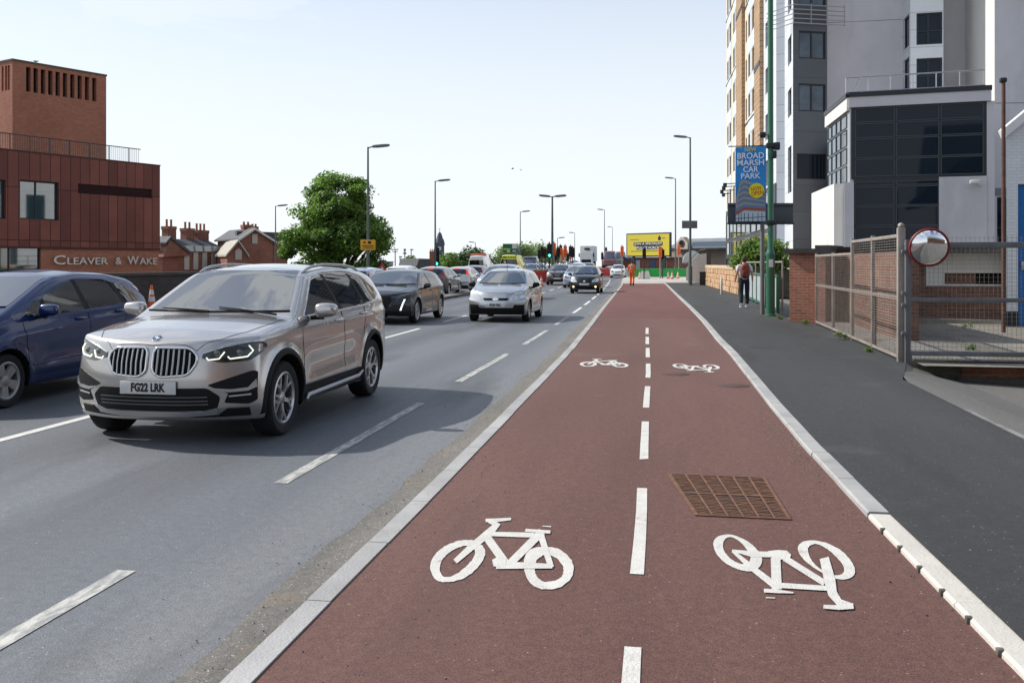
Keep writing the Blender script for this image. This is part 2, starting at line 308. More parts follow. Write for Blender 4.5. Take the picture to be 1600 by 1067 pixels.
# ------------------------------------------------------------------ cars
def smoothprof(pts, sm=.1, n=500):
    pts = sorted(pts); xs = np.array([p[0] for p in pts]); zs = np.array([p[1] for p in pts])
    X = np.linspace(xs[0], xs[-1], n); Z = np.interp(X, xs, zs); k = max(1, int(sm / (X[1] - X[0])))
    if k > 1:
        pad = np.concatenate([2 * Z[0] - Z[k:0:-1], Z, 2 * Z[-1] - Z[-2:-k - 2:-1]]); ker = np.hanning(2 * k + 1); ker /= ker.sum()
        Z = np.convolve(pad, ker, 'valid')[:n] if len(np.convolve(pad, ker, 'valid')) >= n else Z
    return X, Z
class Shell:
    def __init__(s, sp):
        s.sp = sp; s.W = sp['W']; s.tx, s.tz = smoothprof(sp['top'], sp.get('sm', .09)); s.bx, s.bz = smoothprof(sp['belt'], .15)
        s.xf, s.xr = s.tx[-1], s.tx[0]; s.fx, s.fo = smoothprof(sp['nose'], .06); s.rx, s.ro = smoothprof(sp['tail'], .06)
    def top(s, x): return np.interp(x, s.tx, s.tz)
    def belt(s, x): return np.interp(x, s.bx, s.bz)
    def halfw(s, x, z):
        sp = s.sp; W = s.W; xa, xb = sp['xa'], sp['xb']
        fa = np.clip((x - (xa - .15)) / (s.xf - xa + .15), 0, 1); fb = np.clip(((xb + .1) - x) / (xb + .1 - s.xr), 0, 1)
        plan = W * (1 - sp.get('nf', .10) * fa ** 2 - sp.get('nr', .09) * fb ** 2)
        be = s.belt(x); zm = .55 * be + .02
        low = np.clip((zm - z) / zm, 0, 1); mid = np.clip((z - zm) / (be - zm), 0, 1)
        w = plan * (1 - .085 * low ** 2 - .045 * mid ** 2)
        cr = sp.get('crease', be - .14); q = z - cr - .02 * (.2 - x); w = w + sp.get('ca', .016) * np.where(q > 0, np.exp(-(q / .028) ** 2), np.exp(-(q / .085) ** 2)); dz_ = np.clip((xa - .45 - x) / .25, 0, 1) * np.clip((x - xb - .45) / .25, 0, 1); w = w - dz_ * .020 * np.exp(-((z - .56 * be) / .11) ** 2) + dz_ * .010 * np.exp(-((z - .40 * be) / .04) ** 2)
        for a in (xa, xb):
            r = np.hypot(x - a, z - sp['Rw']); w = w + sp.get('flare', .018) * np.exp(-((r - sp['Ra'] - .02) / .07) ** 2)
        up = np.clip(z - be, 0, 1); w = w - up * sp.get('tumble', .50) - .10 * up ** 2
        return w
    def pt(s, xs, v, w):
        sp = s.sp; x = np.array(xs, float); z = np.full_like(x, .6); fr = np.clip((xs - (s.xf - 1.25)) / 1.25, 0, 1) ** 2.2; rr = np.clip(((s.xr + 1.0) - xs) / 1.0, 0, 1) ** 2.2
        av = np.abs(v)
        for _ in range(4):
            zt = s.top(x) - sp.get('crown', .045) * av ** 2.4
            zb = sp['zb'] + sp.get('zfr', .05) * np.clip((x - sp['xa'] - .35) / .5, 0, 1) ** 2 + .12 * np.clip((sp['xb'] - .35 - x) / .5, 0, 1) ** 2
            z = zb + (zt - zb) * w; y = v * s.halfw(x, z)
            x = xs + fr * (np.interp(z, s.fx, s.fo) - sp.get('pf', .26) * av ** 2.6) + rr * (np.interp(z, s.rx, s.ro) + sp.get('pr', .16) * av ** 3)
        return np.stack([x, y, z], -1)
    def build(s, n=110, m=30, p=30, rings=2, its=5):
        d = np.hypot(np.diff(s.tx), 1.0 * np.diff(s.tz)); cum = np.concatenate([[0], np.cumsum(d)]); xs = np.interp(np.linspace(0, cum[-1], n + 1), cum, s.tx)
        idx = {}; I = []
        for i in range(n + 1):
            for j in range(m + 1):
                for k in range(p + 1):
                    if i in (0, n) or j in (0, m) or k in (0, p): idx[i, j, k] = len(I); I.append((i, j, k))
        I = np.array(I); vv = 2 * I[:, 1] / m - 1; vv = np.sign(vv) * np.abs(vv) ** .85
        P = s.pt(xs[I[:, 0]], vv, I[:, 2] / p)
        Fs = []
        for i in range(n):
            for j in range(m):
                Fs.append((idx[i, j, 0], idx[i, j + 1, 0], idx[i + 1, j + 1, 0], idx[i + 1, j, 0])); Fs.append((idx[i, j, p], idx[i + 1, j, p], idx[i + 1, j + 1, p], idx[i, j + 1, p]))
            for k in range(p):
                Fs.append((idx[i, 0, k], idx[i + 1, 0, k], idx[i + 1, 0, k + 1], idx[i, 0, k + 1])); Fs.append((idx[i, m, k], idx[i, m, k + 1], idx[i + 1, m, k + 1], idx[i + 1, m, k]))
        for j in range(m):
            for k in range(p):
                Fs.append((idx[0, j, k], idx[0, j, k + 1], idx[0, j + 1, k + 1], idx[0, j + 1, k])); Fs.append((idx[n, j, k], idx[n, j + 1, k], idx[n, j + 1, k + 1], idx[n, j, k + 1]))
        E = set()
        for f in Fs:
            for q in range(4): a, b = f[q], f[(q + 1) % 4]; E.add((min(a, b), max(a, b)))
        E = np.array(list(E)); dist = np.minimum(I, np.array([n, m, p]) - I); near = (dist <= rings).sum(1) >= 2
        deg = np.bincount(E.ravel(), minlength=len(P)).astype(float)[:, None]
        for _ in range(its):
            S = np.zeros_like(P); np.add.at(S, E[:, 0], P[E[:, 1]]); np.add.at(S, E[:, 1], P[E[:, 0]])
            P = np.where(near[:, None], .5 * P + .5 * S / deg, P)
        s.P, s.Fs = P, Fs
        s.bvh = BVHTree.FromPolygons([tuple(q) for q in P], Fs)
        return s
    def cut(s):
        """open the wheel arches, follow their circles, and hang dark wells inside"""
        sp = s.sp; P = s.P.copy(); keep = []; Ra = sp['Ra']; zc = sp['Rw'] + .01
        for f in s.Fs:
            c = P[list(f)].mean(0); rem = False
            for a in (sp['xa'], sp['xb']):
                if abs(c[1]) > .55 * s.W and math.hypot(c[0] - a, c[2] - zc) < Ra and c[2] < zc + Ra: rem = True
                if abs(c[1]) > .5 * s.W and c[2] < sp['zb'] + .12 and abs(c[0] - a) < Ra: rem = True
            if not rem: keep.append(f)
        used = set(i for f in keep for i in f)
        for i in used:
            q = P[i]
            if abs(q[1]) < .55 * s.W or q[2] < sp['zb'] + .03: continue
            for a in (sp['xa'], sp['xb']):
                r = math.hypot(q[0] - a, q[2] - zc)
                if 1e-3 < r < Ra + .012: P[i, 0] = a + (q[0] - a) * Ra / r; P[i, 2] = zc + (q[2] - zc) * Ra / r
        mb = MB(); o = {}; vs = []
        for f in keep:
            for i in f:
                if i not in o: o[i] = len(vs); vs.append(tuple(P[i]))
        mb.add(vs, [tuple(o[i] for i in f) for f in keep], 0)
        for a in (sp['xa'], sp['xb']):
            for sg in (1, -1):
                ring = []; K = 20
                for q in range(K + 1):
                    an = R(-15 + 210 * q / K); x, z = a + Ra * math.cos(an), zc + Ra * math.sin(an)
                    yo = float(s.halfw(np.array(x), np.array(max(z, .2)))) + .0; ring.append(((x, sg * (yo - .012), z), (x, sg * s.W * .45, z)))
                vs = [p for r in ring for p in r]; fs = [(2 * q, 2 * q + 1, 2 * q + 3, 2 * q + 2) for q in range(K)]
                mb.add(vs, fs + [tuple(2 * q + 1 for q in range(K + 1))], 1)
        return mb
    # --- things laid on the skin
    def hit(s, ax, a, b):
        if ax == 'l': o, d = Vector((a, 3, b)), Vector((0, -1, 0))
        elif ax == 'r': o, d = Vector((a, -3, b)), Vector((0, 1, 0))
        elif ax == 'f': o, d = Vector((5, a, b)), Vector((-1, 0, 0))
        elif ax == 'b': o, d = Vector((-5, a, b)), Vector((1, 0, 0))
        else: o, d = Vector((a, b, 4)), Vector((0, 0, -1))
        h = s.bvh.ray_cast(o, d)
        if h[0] is None:
            g = o + d * (3 - s.W if ax in 'lr' else 5 - abs(s.xf) if ax == 'f' else 5 - abs(s.xr) if ax == 'b' else 2.6); h = s.bvh.find_nearest(g)
        nrm = h[1]
        if nrm.dot(d) > 0: nrm = -nrm
        return h[0], nrm
    def patch(s, mb, ax, poly, off=.004, mi=0, step=.035, rim=.012, hollow=False):
        pts = [Vector(p) for p in poly]; b = []
        for i, p in enumerate(pts):
            q = pts[(i + 1) % len(pts)]; k = max(1, int((q - p).length / step)); b += [p.lerp(q, j / k) for j in range(k)]
        nb = len(b); lo = (min(p.x for p in b), min(p.y for p in b)); hi = (max(p.x for p in b), max(p.y for p in b)); inn = []
        def inside(x, y):
            c = False
            for i in range(nb):
                p, q = b[i], b[i - 1]
                if (p.y > y) != (q.y > y) and x < (q.x - p.x) * (y - p.y) / (q.y - p.y) + p.x: c = not c
            return c
        nx = int((hi[0] - lo[0]) / step); ny = int((hi[1] - lo[1]) / step)
        for i in range(1, nx + 1):
            for j in range(1, ny + 1):
                x = lo[0] + (hi[0] - lo[0]) * i / (nx + 1); y = lo[1] + (hi[1] - lo[1]) * j / (ny + 1)
                if inside(x, y) and min((Vector((x, y)) - p).length for p in b) > step * .5: inn.append(Vector((x, y)))
        al = b + inn
        vo, _, fo, _, _, _ = geometry.delaunay_2d_cdt([Vector(p) for p in al], [(i, (i + 1) % nb) for i in range(nb)], [], 1, 1e-6)
        H = [s.hit(ax, p.x, p.y) for p in vo]; V3 = [h[0] + h[1] * off for h in H]
        flip = {'l': 1, 'r': 0, 'f': 0, 'b': 1, 't': 0}[ax]
        fs = [tuple(reversed(f)) if flip else tuple(f) for f in fo]
        # face the triangles outward
        out = []
        for f in fs:
            n = (V3[f[1]] - V3[f[0]]).cross(V3[f[2]] - V3[f[0]]); out.append(f if n.dot(H[f[0]][1]) >= 0 else tuple(reversed(f)))
        mb.add(V3, out, mi)
        if rim:
            ring = [s.hit(ax, p.x, p.y) for p in b]; vs = [h[0] + h[1] * off for h in ring] + [h[0] - h[1] * rim for h in ring]
            mb.add(vs, [(i, (i + 1) % nb, nb + (i + 1) % nb, nb + i) for i in range(nb)], mi)
    def line(s, mb, ax, pts, r=.004, off=0., mi=0, n=5, closed=False, step=.05):
        P = []; pts = [Vector(p) for p in pts]; k = len(pts)
        for i in range(k if closed else k - 1):
            a, c = pts[i], pts[(i + 1) % k]; q = max(1, int((c - a).length / step)); P += [a.lerp(c, j / q) for j in range(q)]
        if not closed: P.append(pts[-1])
        P3 = []
        for p in P: h = s.hit(ax, p.x, p.y); P3.append(h[0] + h[1] * off)
        mb.tube(P3, r, n, mi, closed)
    def screen(s, z0, z1, front=True, mg=.06, n=7):
        """outline of the wind- or rear screen between two heights, inside the pillars"""
        half = s.tx > (s.xf + s.xr) / 2 if front else s.tx < (s.xf + s.xr) / 2; X, Z = s.tx[half], s.tz[half]; o = np.argsort(Z); L = []
        for i in range(n):
            z = z0 + (z1 - z0) * i / (n - 1); x = np.interp(z, Z[o], X[o]); L.append((float(s.halfw(np.array(x), np.array(z))) - mg, z))
        return roundpoly([(-y, z) for y, z in L] + [(y, z) for y, z in reversed(L)], .03)

def wheel_mesh(R_, style, wid=.21, lod=2):
    tb = MB(); seg = 40 if lod > 1 else 20; h = wid / 2; rr = R_ * (.70 if style != 'small' else .62)
    tb.lathe([(rr, -h * .9), (R_ * .93, -h), (R_ * .985, -h * .82), (R_, -h * .45), (R_, h * .45), (R_ * .985, h * .82), (R_ * .93, h), (rr + .02, h * .97), (rr, h * .88)], seg, 0, None, 'y', cap=False)
    tyre = tb
    rb = MB()
    rb.lathe([(rr + .004, h * .9), (rr - .012, h * .95), (rr - .03, h * .80), (rr - .035, -h * .3)], seg, 0, None, 'y', cap=False)
    rb.lathe([(.01, -h * .2), (rr - .01, -h * .22)], seg, 1, None, 'y', cap=False)
    rb.lathe([(.0, h * .82), (.035, h * .80), (.06, h * .72), (.075, h * .4)], 16, 0, None, 'y', cap=False)
    if lod > 0:
        ns = {'y5': 5, 'five': 5, 'small': 7, 'turbine': 9}[style]
        for i in range(ns):
            a = 2 * math.pi * i / ns + .3; Rm = Matrix.Rotation(a, 4, 'Y')
            def bar(r0, a0, r1, a1, w0, w1, d0, d1, mi=0):
                p0 = Vector((r0 * math.cos(a0), 0, r0 * math.sin(a0))); p1 = Vector((r1 * math.cos(a1), 0, r1 * math.sin(a1))); t = (p1 - p0).normalized(); sd_ = Vector((-t.z, 0, t.x))
                vs = []
                for p, w, d in ((p0, w0, d0), (p1, w1, d1)):
                    for q, e in ((-1, d), (1, d), (1.25, d - .028), (-1.25, d - .028)): vs.append(p + sd_ * w * q + Vector((0, e, 0)))
                rb.add(vs, [(0, 1, 2, 3), (7, 6, 5, 4), (0, 4, 5, 1), (1, 5, 6, 2), (2, 6, 7, 3), (3, 7, 4, 0)], mi, Rm)
            if style == 'y5':
                bar(.04, 0, rr * .55, 0, .022, .017, h * .72, h * .86, 0); bar(rr * .52, .02, rr * .98, .30, .015, .013, h * .86, h * .88, 0); bar(rr * .52, -.02, rr * .98, -.30, .015, .013, h * .86, h * .88, 0)
                bar(rr * .3, .32, rr * .93, .5, .010, .010, h * .6, h * .72, 1)
            elif style == 'five': bar(.04, 0, rr * .98, 0, .036, .058, h * .7, h * .86)
            elif style == 'turbine': bar(.04, 0, rr * .98, .25, .018, .03, h * .7, h * .86)
            else: bar(.04, 0, rr * .98, 0, .03, .045, h * .62, h * .80)
    return tyre, rb

def mirror_mb(x, y, z, sg, w=.17, h=.125, d=.15):
    mb = MB(); bm = bmesh.new(); bmesh.ops.create_icosphere(bm, subdivisions=3, radius=1)
    for v in bm.verts:
        q = v.co; e = [math.copysign(abs(q[i]) ** .62, q[i]) for i in range(3)]
        t = (e[1] * sg + 1) / 2; hh = h * (1.05 - .22 * t); v.co = Vector((x + e[0] * d * .5 * (.75 if e[0] < 0 else 1) * (1 - .15 * t), y + sg * (w * .5 * e[1] * sg), z + e[2] * hh * .5 + .01 * t))
    mb.addbm(bm, 0); bm.free()
    return mb

def car(sp, pos, heading, label, cat='car', group=None, name='car', lod=2):
    """build one car: body, glass, lamps, wheels, trim; +x of its own frame is forward"""
    S = Shell(sp).build(*({3: (150, 44, 40, 2, 5), 2: (84, 24, 24, 1, 3), 1: (50, 14, 14, 1, 2)}[lod])); st = {3: .03, 2: .06, 1: .11}[lod]
    root = thing(name, (pos[0], pos[1], pos[2] if len(pos) > 2 else 0), label, cat, heading, group); WMx = root.matrix_basis
    pm = sp['paint']; mb = S.cut(); W = sp['W']
    for ln in sp.get('gaps', []):
        for sg, ax in ((1, 'l'), (-1, 'r')): S.line(mb, ax, ln, .0042, -.0005, 1, 4)
    for ax, ln in sp.get('tgaps', []): S.line(mb, ax, ln, .004, -.0005, 1, 4)
    body = mb.build('body', [pm, MT['dark']], root, WMx, 50)
    def P(name, ax, poly, m, off=.004, mirror=False, parent=None, rim=.012, step=None, mats=None, label=None):
        os_ = []
        for sg in ((1, -1) if mirror else (1,)):
            b = MB(); pl = poly; a = ax
            if mirror:
                if ax in 'fb' : pl = [(sg * y, z) for y, z in poly]
                elif ax == 't': pl = [(x, sg * y) for x, y in poly]
                else: a = 'l' if sg > 0 else 'r'
            S.patch(b, a, pl, off, 0, step or st, rim); o = b.build(name, m, parent or root, WMx, 30)
            if label: o['label'] = label
            os_.append((o, sg))
        return os_
    def Ln(name, ax, pts, m, r, off=0., mirror=False, closed=False, parent=None, n=6):
        for sg in ((1, -1) if mirror else (1,)):
            b = MB(); pl = pts; a = ax
            if mirror:
                if ax in 'fb': pl = [(sg * y, z) for y, z in pts]
                elif ax == 't': pl = [(x, sg * y) for x, y in pts]
                else: a = 'l' if sg > 0 else 'r'
            S.line(b, a, pl, r, off, 0, n, closed); b.build(name, m, parent or root, WMx, 60)
    # glass
    z0, z1 = sp['wind']; ws = P('windscreen', 'f', S.screen(z0, z1, True, sp.get('wmg', .055)), MT['carglass'], .004)[0][0]
    if lod > 1: Ln('screen_seal', 'f', [(-float(S.halfw(np.array(sp['xa'] * .72), np.array(z0))) + .07, z0 + .004), (0, z0 - .004), (float(S.halfw(np.array(sp['xa'] * .72), np.array(z0))) - .07, z0 + .004)], MT['black'], .018, -.004)
    z0, z1 = sp['rear']; P('rear_window', 'b', S.screen(z0, z1, False, .09), MT['sideglass'], .004)
    for w in sp['side']:
        P('side_window', 'l', roundpoly(w, .03), MT['sideglass'], .004, True)
    if sp.get('surround'): Ln('window_trim', 'l', sp['surround'], sp.get('surm', MT['black']), .009, .002, True, True)
    if sp.get('pillar'):
        for w in sp['pillar']: P('pillar_trim', 'l', w, MT['black'], .0025, True)
    # nose and tail, listed by the spec
    for e in sp.get('feat', []):
        kind = e[0]
        if kind == 'P': P(*e[1:4], MT[e[4]] if isinstance(e[4], str) else e[4], *e[5:])
        elif kind == 'L': Ln(*e[1:4], MT[e[4]] if isinstance(e[4], str) else e[4], *e[5:])
        elif kind == 'F': e[1](S, root, WMx, P, Ln)
    # plates
    for ax, z, txt, m in sp.get('plate', []):
        hp, nn = S.hit(ax, 0, z); hp2 = S.hit(ax, .2, z)[0]; b = MB(); sgx = 1 if ax == 'f' else -1; x = max(hp.x * sgx, 0) + .016; tilt = sp.get('ptilt', 0)
        M_ = Matrix.Translation((sgx * x, 0, z)) @ Matrix.Rotation(R(90) * sgx, 4, 'Z') @ Matrix.Rotation(R(90 - tilt), 4, 'X')
        b.cbox(-.26, .26, -.0555, .0555, -.010, .004, .004, 0, M_); po = b.build('number_plate', MT[m], root, WMx)
        if txt:
            b = MB(); text_mb(b, txt, .098, M_ @ Matrix.Translation((0, 0, .0055)), 0, .0012, .0045, sx=.74 if len(txt) > 7 else .80, space=1.02); b.build('plate_lettering', MT['letter'], po, WMx, 0)
    # wheels
    rad = sp['Rw']; ty, rb = wheel_mesh(rad, sp['wheel'], sp.get('wid', .21), 0 if lod == 1 else 2); tm = rm = None
    for x in (sp['xa'], sp['xb']):
        for sg in (1, -1):
            Mw = WMx @ Matrix.Translation((x, sg * (W - sp.get('wheelin', .115)), rad)) @ (Matrix.Rotation(math.pi, 4, 'Z') if sg < 0 else Matrix()) @ Matrix.Rotation(R(17 + 40 * x), 4, 'Y')
            if tm is None:
                t = ty.build('wheel', MT['rubber'], root, Mw, 40); tm = t.data; r = rb.build('rim', [sp.get('rimm', MT['alloy']), MT['alloydark']], t, Mw, 35); rm = r.data
            else:
                t = link('wheel', tm, root, Mw); link('rim', rm, t, Mw)
    # mirrors
    mx, my, mz = sp['mirror']
    for sg in (1, -1):
        b = mirror_mb(mx, sg * my, mz, sg, *sp.get('mdim', (.19, .13, .15))); mo = b.build('wing_mirror', sp.get('mm', pm), root, WMx, 60)
        if lod > 1:
            b = MB(); b.tube([(mx + .01, sg * (my - .16), mz - .075), (mx, sg * (my - .03), mz - .06)], [.022, .03], 8); b.build('mirror_arm', MT['black'], mo, WMx)
            b = MB(); b.ball((mx - .058, sg * my, mz + .005), (.006, .075, .048), 0, .6); b.build('mirror_glass', MT['chrome'], mo, WMx)
    for hx, hz_ in sp.get('handles', []) if lod > 1 else ():
        for sg, ax in ((1, 'l'), (-1, 'r')):
            h0 = S.hit(ax, hx, hz_)[0]; b = MB()
            b.tube([h0 + Vector((-.10, sg * -.006, 0)), h0 + Vector((-.085, sg * .022, .002)), h0 + Vector((.06, sg * .027, .004)), h0 + Vector((.10, sg * .004, .002))], [.012, .016, .017, .012], 8); b.build('door_handle', sp.get('hm', pm), root, WMx, 60)
    if lod > 1:
        for x0, y0, x1, y1, z_ in sp.get('wipers', []):
            b = MB(); p0, p1 = S.hit('t', x0, y0), S.hit('t', x1, y1); b.tube([p0[0] + p0[1] * .02, (p0[0] + p1[0]) / 2 + p1[1] * .022, p1[0] + p1[1] * .016], [.012, .010, .006], 5); b.build('wiper', MT['black'], root, WMx)
    return root, S

FACE, AWAY = R(-90), R(90)
# the big beige SUV in front
SUV = dict(W=.915, zb=.215, zfr=.01, ca=.022, xa=1.335, xb=-1.335, Rw=.345, Ra=.405, wid=.225, crown=.05, tumble=.50, nf=.10, nr=.10, pf=.30, pr=.18, flare=.03, crease=.98, sm=.08,
    top=[(2.13, .875), (2.02, .935), (1.75, 1.01), (1.35, 1.065), (1.0, 1.095), (.92, 1.12), (.18, 1.525), (-.05, 1.565), (-.55, 1.60), (-1.2, 1.585), (-1.75, 1.53), (-1.92, 1.48), (-2.14, 1.12), (-2.26, .98)],
    belt=[(2.13, .88), (1.0, 1.02), (.6, 1.05), (-1.0, 1.115), (-1.9, 1.17), (-2.26, 1.10)],
    nose=[(.2, -.10), (.33, -.02), (.50, .015), (.62, .01), (.78, -.015), (.9, -.05), (1.0, -.08)],
    tail=[(.2, .10), (.35, .02), (.6, 0), (.85, .02), (1.0, .05), (1.3, .0)],
    wind=(1.125, 1.525), rear=(1.17, 1.45), wmg=.085,
    side=[[(.70, 1.085), (.10, 1.425), (-.22, 1.475), (-.26, 1.10)], [(-.34, 1.10), (-.30, 1.48), (-.75, 1.495), (-1.02, 1.48), (-1.12, 1.125)], [(-1.19, 1.13), (-1.10, 1.475), (-1.42, 1.43), (-1.72, 1.28), (-1.74, 1.22), (-1.6, 1.165)]],
    pillar=[[(-.255, 1.10), (-.215, 1.477), (-.305, 1.482), (-.345, 1.10)], [(-1.115, 1.125), (-1.015, 1.482), (-1.105, 1.478), (-1.195, 1.13)]],
    surround=roundpoly([(.76, 1.065), (.10, 1.45), (-.25, 1.497), (-.75, 1.515), (-1.12, 1.50), (-1.45, 1.45), (-1.76, 1.29), (-1.78, 1.21), (-1.6, 1.145), (-1.1, 1.105), (-.3, 1.08)], .06), surm=MT['chrome'],
    gaps=[[(.90, 1.06), (.86, .8), (.86, .42), (.80, .36)], [(-.31, 1.08), (-.36, .8), (-.37, .42)], [(-1.12, 1.10), (-1.05, .85), (-1.0, .74)], [(.86, .40), (-.9, .40)]],
    tgaps=[('t', [(1.02, .755), (1.35, .745), (1.70, .70), (1.93, .58), (2.05, .40), (2.08, 0), (2.05, -.40), (1.93, -.58), (1.70, -.70), (1.35, -.745), (1.02, -.755)])],
    wheel='y5', mirror=(.60, 1.045, 1.125), mdim=(.23, .155, .17), handles=[(-.12, .985), (-1.0, 1.02)], wheelin=.112,
    wipers=[(.95, .66, .86, .02, 0), (.95, -.05, .84, -.60, 0)], plate=[('f', .525, 'FG22 LRK', 'platew')], paint=paint('beige_paint', (.50, .475, .46), .8, .26))
def suv_face(S, root, WMx, P, Ln):
    for sg in (1, -1):
        kid = roundpoly([(sg * .028, .825), (sg * .05, .865), (sg * .345, .862), (sg * .41, .80), (sg * .41, .735), (sg * .345, .632), (sg * .10, .615), (sg * .03, .66)], .045, 5)
        b = MB(); S.patch(b, 'f', kid, .002, 0, .04); g = b.build('grille', MT['dark'], root, WMx, 30)
        b = MB(); S.line(b, 'f', kid, .0125, .008, 0, 8, True, .03); b.build('grille_frame', MT['chrome'], g, WMx, 60)
        for i in range(7):
            y = sg * (.072 + i * .0465); zt = .848 - max(0, (i - 5)) * .024; zl = .632 + max(0, (i - 5)) * .026
            b = MB(); S.line(b, 'f', [(y, zl), (y + sg * .004, (zl + zt) / 2), (y, zt)], .0085, .016, 0, 6, False, .06); b.build('grille_slat', MT['silver'], g, WMx, 60)
        hl = roundpoly([(sg * .445, .775), (sg * .455, .815), (sg * .60, .865), (sg * .78, .905), (sg * .868, .91), (sg * .875, .86), (sg * .86, .79), (sg * .80, .745), (sg * .60, .735)], .025)
        b = MB(); S.patch(b, 'f', hl, .006, 0, .03); h = b.build('headlight', MT['lampdark'], root, WMx, 30)
        for c0, dx in ((.555, .10), (.72, .115)):
            b = MB(); q = [(c0 + dx * .55, .875), (c0 + dx * .85, .83), (c0 + dx * .55, .78), (c0 - dx * .50, .765), (c0 - dx * .68, .785)] if c0 > .6 else [(c0 + dx * .60, .825), (c0 + dx * .25, .768), (c0 - dx * .55, .76), (c0 - dx * .72, .78)]
            S.line(b, 'f', [(sg * y, z) for y, z in q], .0062, .012, 0, 6, False, .03); b.build('running_light', MT['drl'], h, WMx, 60)
            ctr, nn = S.hit('f', sg * c0, .818); b = MB(); b.ball(ctr + nn * .004, (.014, .034, .032), 0, 1, 2); b.build('headlight_lens', MT['lamp'], h, WMx, 60)
        b = MB(); S.line(b, 'f', [(sg * y, z) for y, z in [(.45, .815), (.60, .868), (.78, .908), (.868, .913)]], .006, .006, 0, 6, False, .03); b.build('headlight_trim', MT['chrome'], h, WMx, 60)
        ai = roundpoly([(sg * .50, .545), (sg * .83, .66), (sg * .865, .65), (sg * .865, .40), (sg * .80, .365), (sg * .62, .385), (sg * .66, .47)], .02)
        b = MB(); S.patch(b, 'f', ai, .003, 0, .04); a = b.build('air_intake', MT['black'], root, WMx, 30)
        b = MB(); S.patch(b, 'f', [(sg * .52, .522), (sg * .68, .505), (sg * .80, .515), (sg * .855, .585), (sg * .86, .515), (sg * .80, .487), (sg * .66, .48)], .012, 0, .04); b.build('intake_blade', MT['silver'], a, WMx, 30)
        b = MB(); S.patch(b, 'f', [(sg * .66, .45), (sg * .82, .46), (sg * .82, .447), (sg * .66, .437)], .008, 0, .04); b.build('fog_light', MT['lampclear'], a, WMx, 30)
        b = MB(); S.patch(b, 'f', [(sg * .66, .425), (sg * .83, .43), (sg * .82, .39), (sg * .64, .395)], .005, 0, .04); b.build('brake_duct', MT['dark'], a, WMx, 30)
    li = roundpoly([(-.50, .52), (.50, .52), (.60, .44), (.56, .318), (-.56, .318), (-.60, .44)], .03)
    b = MB(); S.patch(b, 'f', li, .003, 0, .04); l = b.build('lower_grille', MT['black'], root, WMx, 30)
    for z in (.405, .375, .44):
        b = MB(); S.line(b, 'f', [(-.5, z), (.5, z)], .007, .005, 0, 6, False, .06); b.build('grille_bar', MT['lampdark'], l, WMx, 60)
    b = MB(); S.patch(b, 'f', [(-.58, .35), (-.44, .312), (-.2, .318), (.2, .318), (.44, .312), (.58, .35), (.55, .285), (.30, .268), (-.30, .268), (-.55, .285)], .012, 0, .04); b.build('skid_plate', MT['silver'], root, WMx, 30)
    b = MB(); S.patch(b, 'f', [(-.80, .335), (-.64, .335), (-.56, .275), (.56, .275), (.64, .335), (.80, .335), (.80, .262), (-.80, .262)], .008, 0, .05); b.build('bumper_lip', MT['black'], root, WMx, 30)
    # round enamel badge on the bonnet edge: black ring, blue and white quarters
    c, nn = S.hit('t', 2.0, 0); q = nn.to_track_quat('Z', 'X').to_matrix().to_4x4(); Mq = Matrix.Translation(c + nn * .004) @ q
    b = MB(); b.lathe([(.001, .006), (.041, .005), (.045, .0), (.046, -.006)], 24, 0, Mq, cap=False); bo = b.build('badge', MT['chrome'], root, WMx)
    for k in range(4):
        b = MB(); b.poly([(0, 0, .0075)] + [(.027 * math.cos(R(90 * k + 15 * j)), .027 * math.sin(R(90 * k + 15 * j)), .0075) for j in range(7)], 0, Mq); b.build('badge_quarter', MT['blue'] if k % 2 else MT['white'], bo, WMx, 0)
    b = MB(); b.lathe([(.028, .0078), (.040, .0070)], 24, 0, Mq, cap=False); b.build('badge_ring', MT['letter'], bo, WMx, 0)
    for sg, ax in ((1, 'l'), (-1, 'r')):
        for a in (1.335, -1.335):
            b = MB(); K = 26; vs = []
            for i in range(K + 1):
                an = R(-12 + 204 * i / K)
                for rr, of in ((.400, -.01), (.402, .006), (.432, .010), (.458, .006), (.462, -.012)):
                    x, z = a + rr * math.cos(an), .355 + rr * math.sin(an); h, nn = S.hit(ax, x, max(z, .25)); vs.append(Vector((x, h.y + sg * of, z)))
            b.add(vs, [(i * 5 + j, i * 5 + j + 1, i * 5 + j + 6, i * 5 + j + 5) for i in range(K) for j in range(4)]); b.build('arch_trim', MT['black'], root, WMx, 60, True)
        b = MB(); S.patch(b, ax, [(.93, .40), (-.93, .40), (-.93, .25), (.93, .25)], .006, 0, .08); b.build('sill_trim', MT['black'], root, WMx, 30)
        b = MB(); pts = [(.86, .265), (.80, .30), (-.76, .31), (-.86, .36)]; P3 = []
        for x, z in pts: h, _ = S.hit(ax, x, z); P3.append(h + Vector((0, sg * .03, 0)))
        b.tube(P3, [.015, .026, .026, .012], 8); b.build('side_step', MT['silver'], root, WMx, 60)
        b = MB(); rl = []
        for x in np.linspace(.10, -1.80, 16): h, nn = S.hit('t', x, sg * .585); t = (x - .10) / -1.9; rl.append(h + Vector((0, 0, .006 + .03 * min(1, 9 * t, 9 * (1 - t)))))
        b.tube(rl, [.012] + [.017] * 14 + [.012], 8)
        b.build('roof_rail', MT['silver'], root, WMx, 60)
        b = MB(); S.patch(b, ax, roundpoly([(-1.93, 1.02), (-2.2, 1.04), (-2.2, .90), (-1.95, .94)], .02), .004, 0, .04); b.build('tail_light', MT['redlamp'], root, WMx, 30)
        b = MB(); S.line(b, ax, [(.96, .90), (.5, .945), (-.5, .99), (-1.6, 1.03)], .004, -.002, 0, 5); 
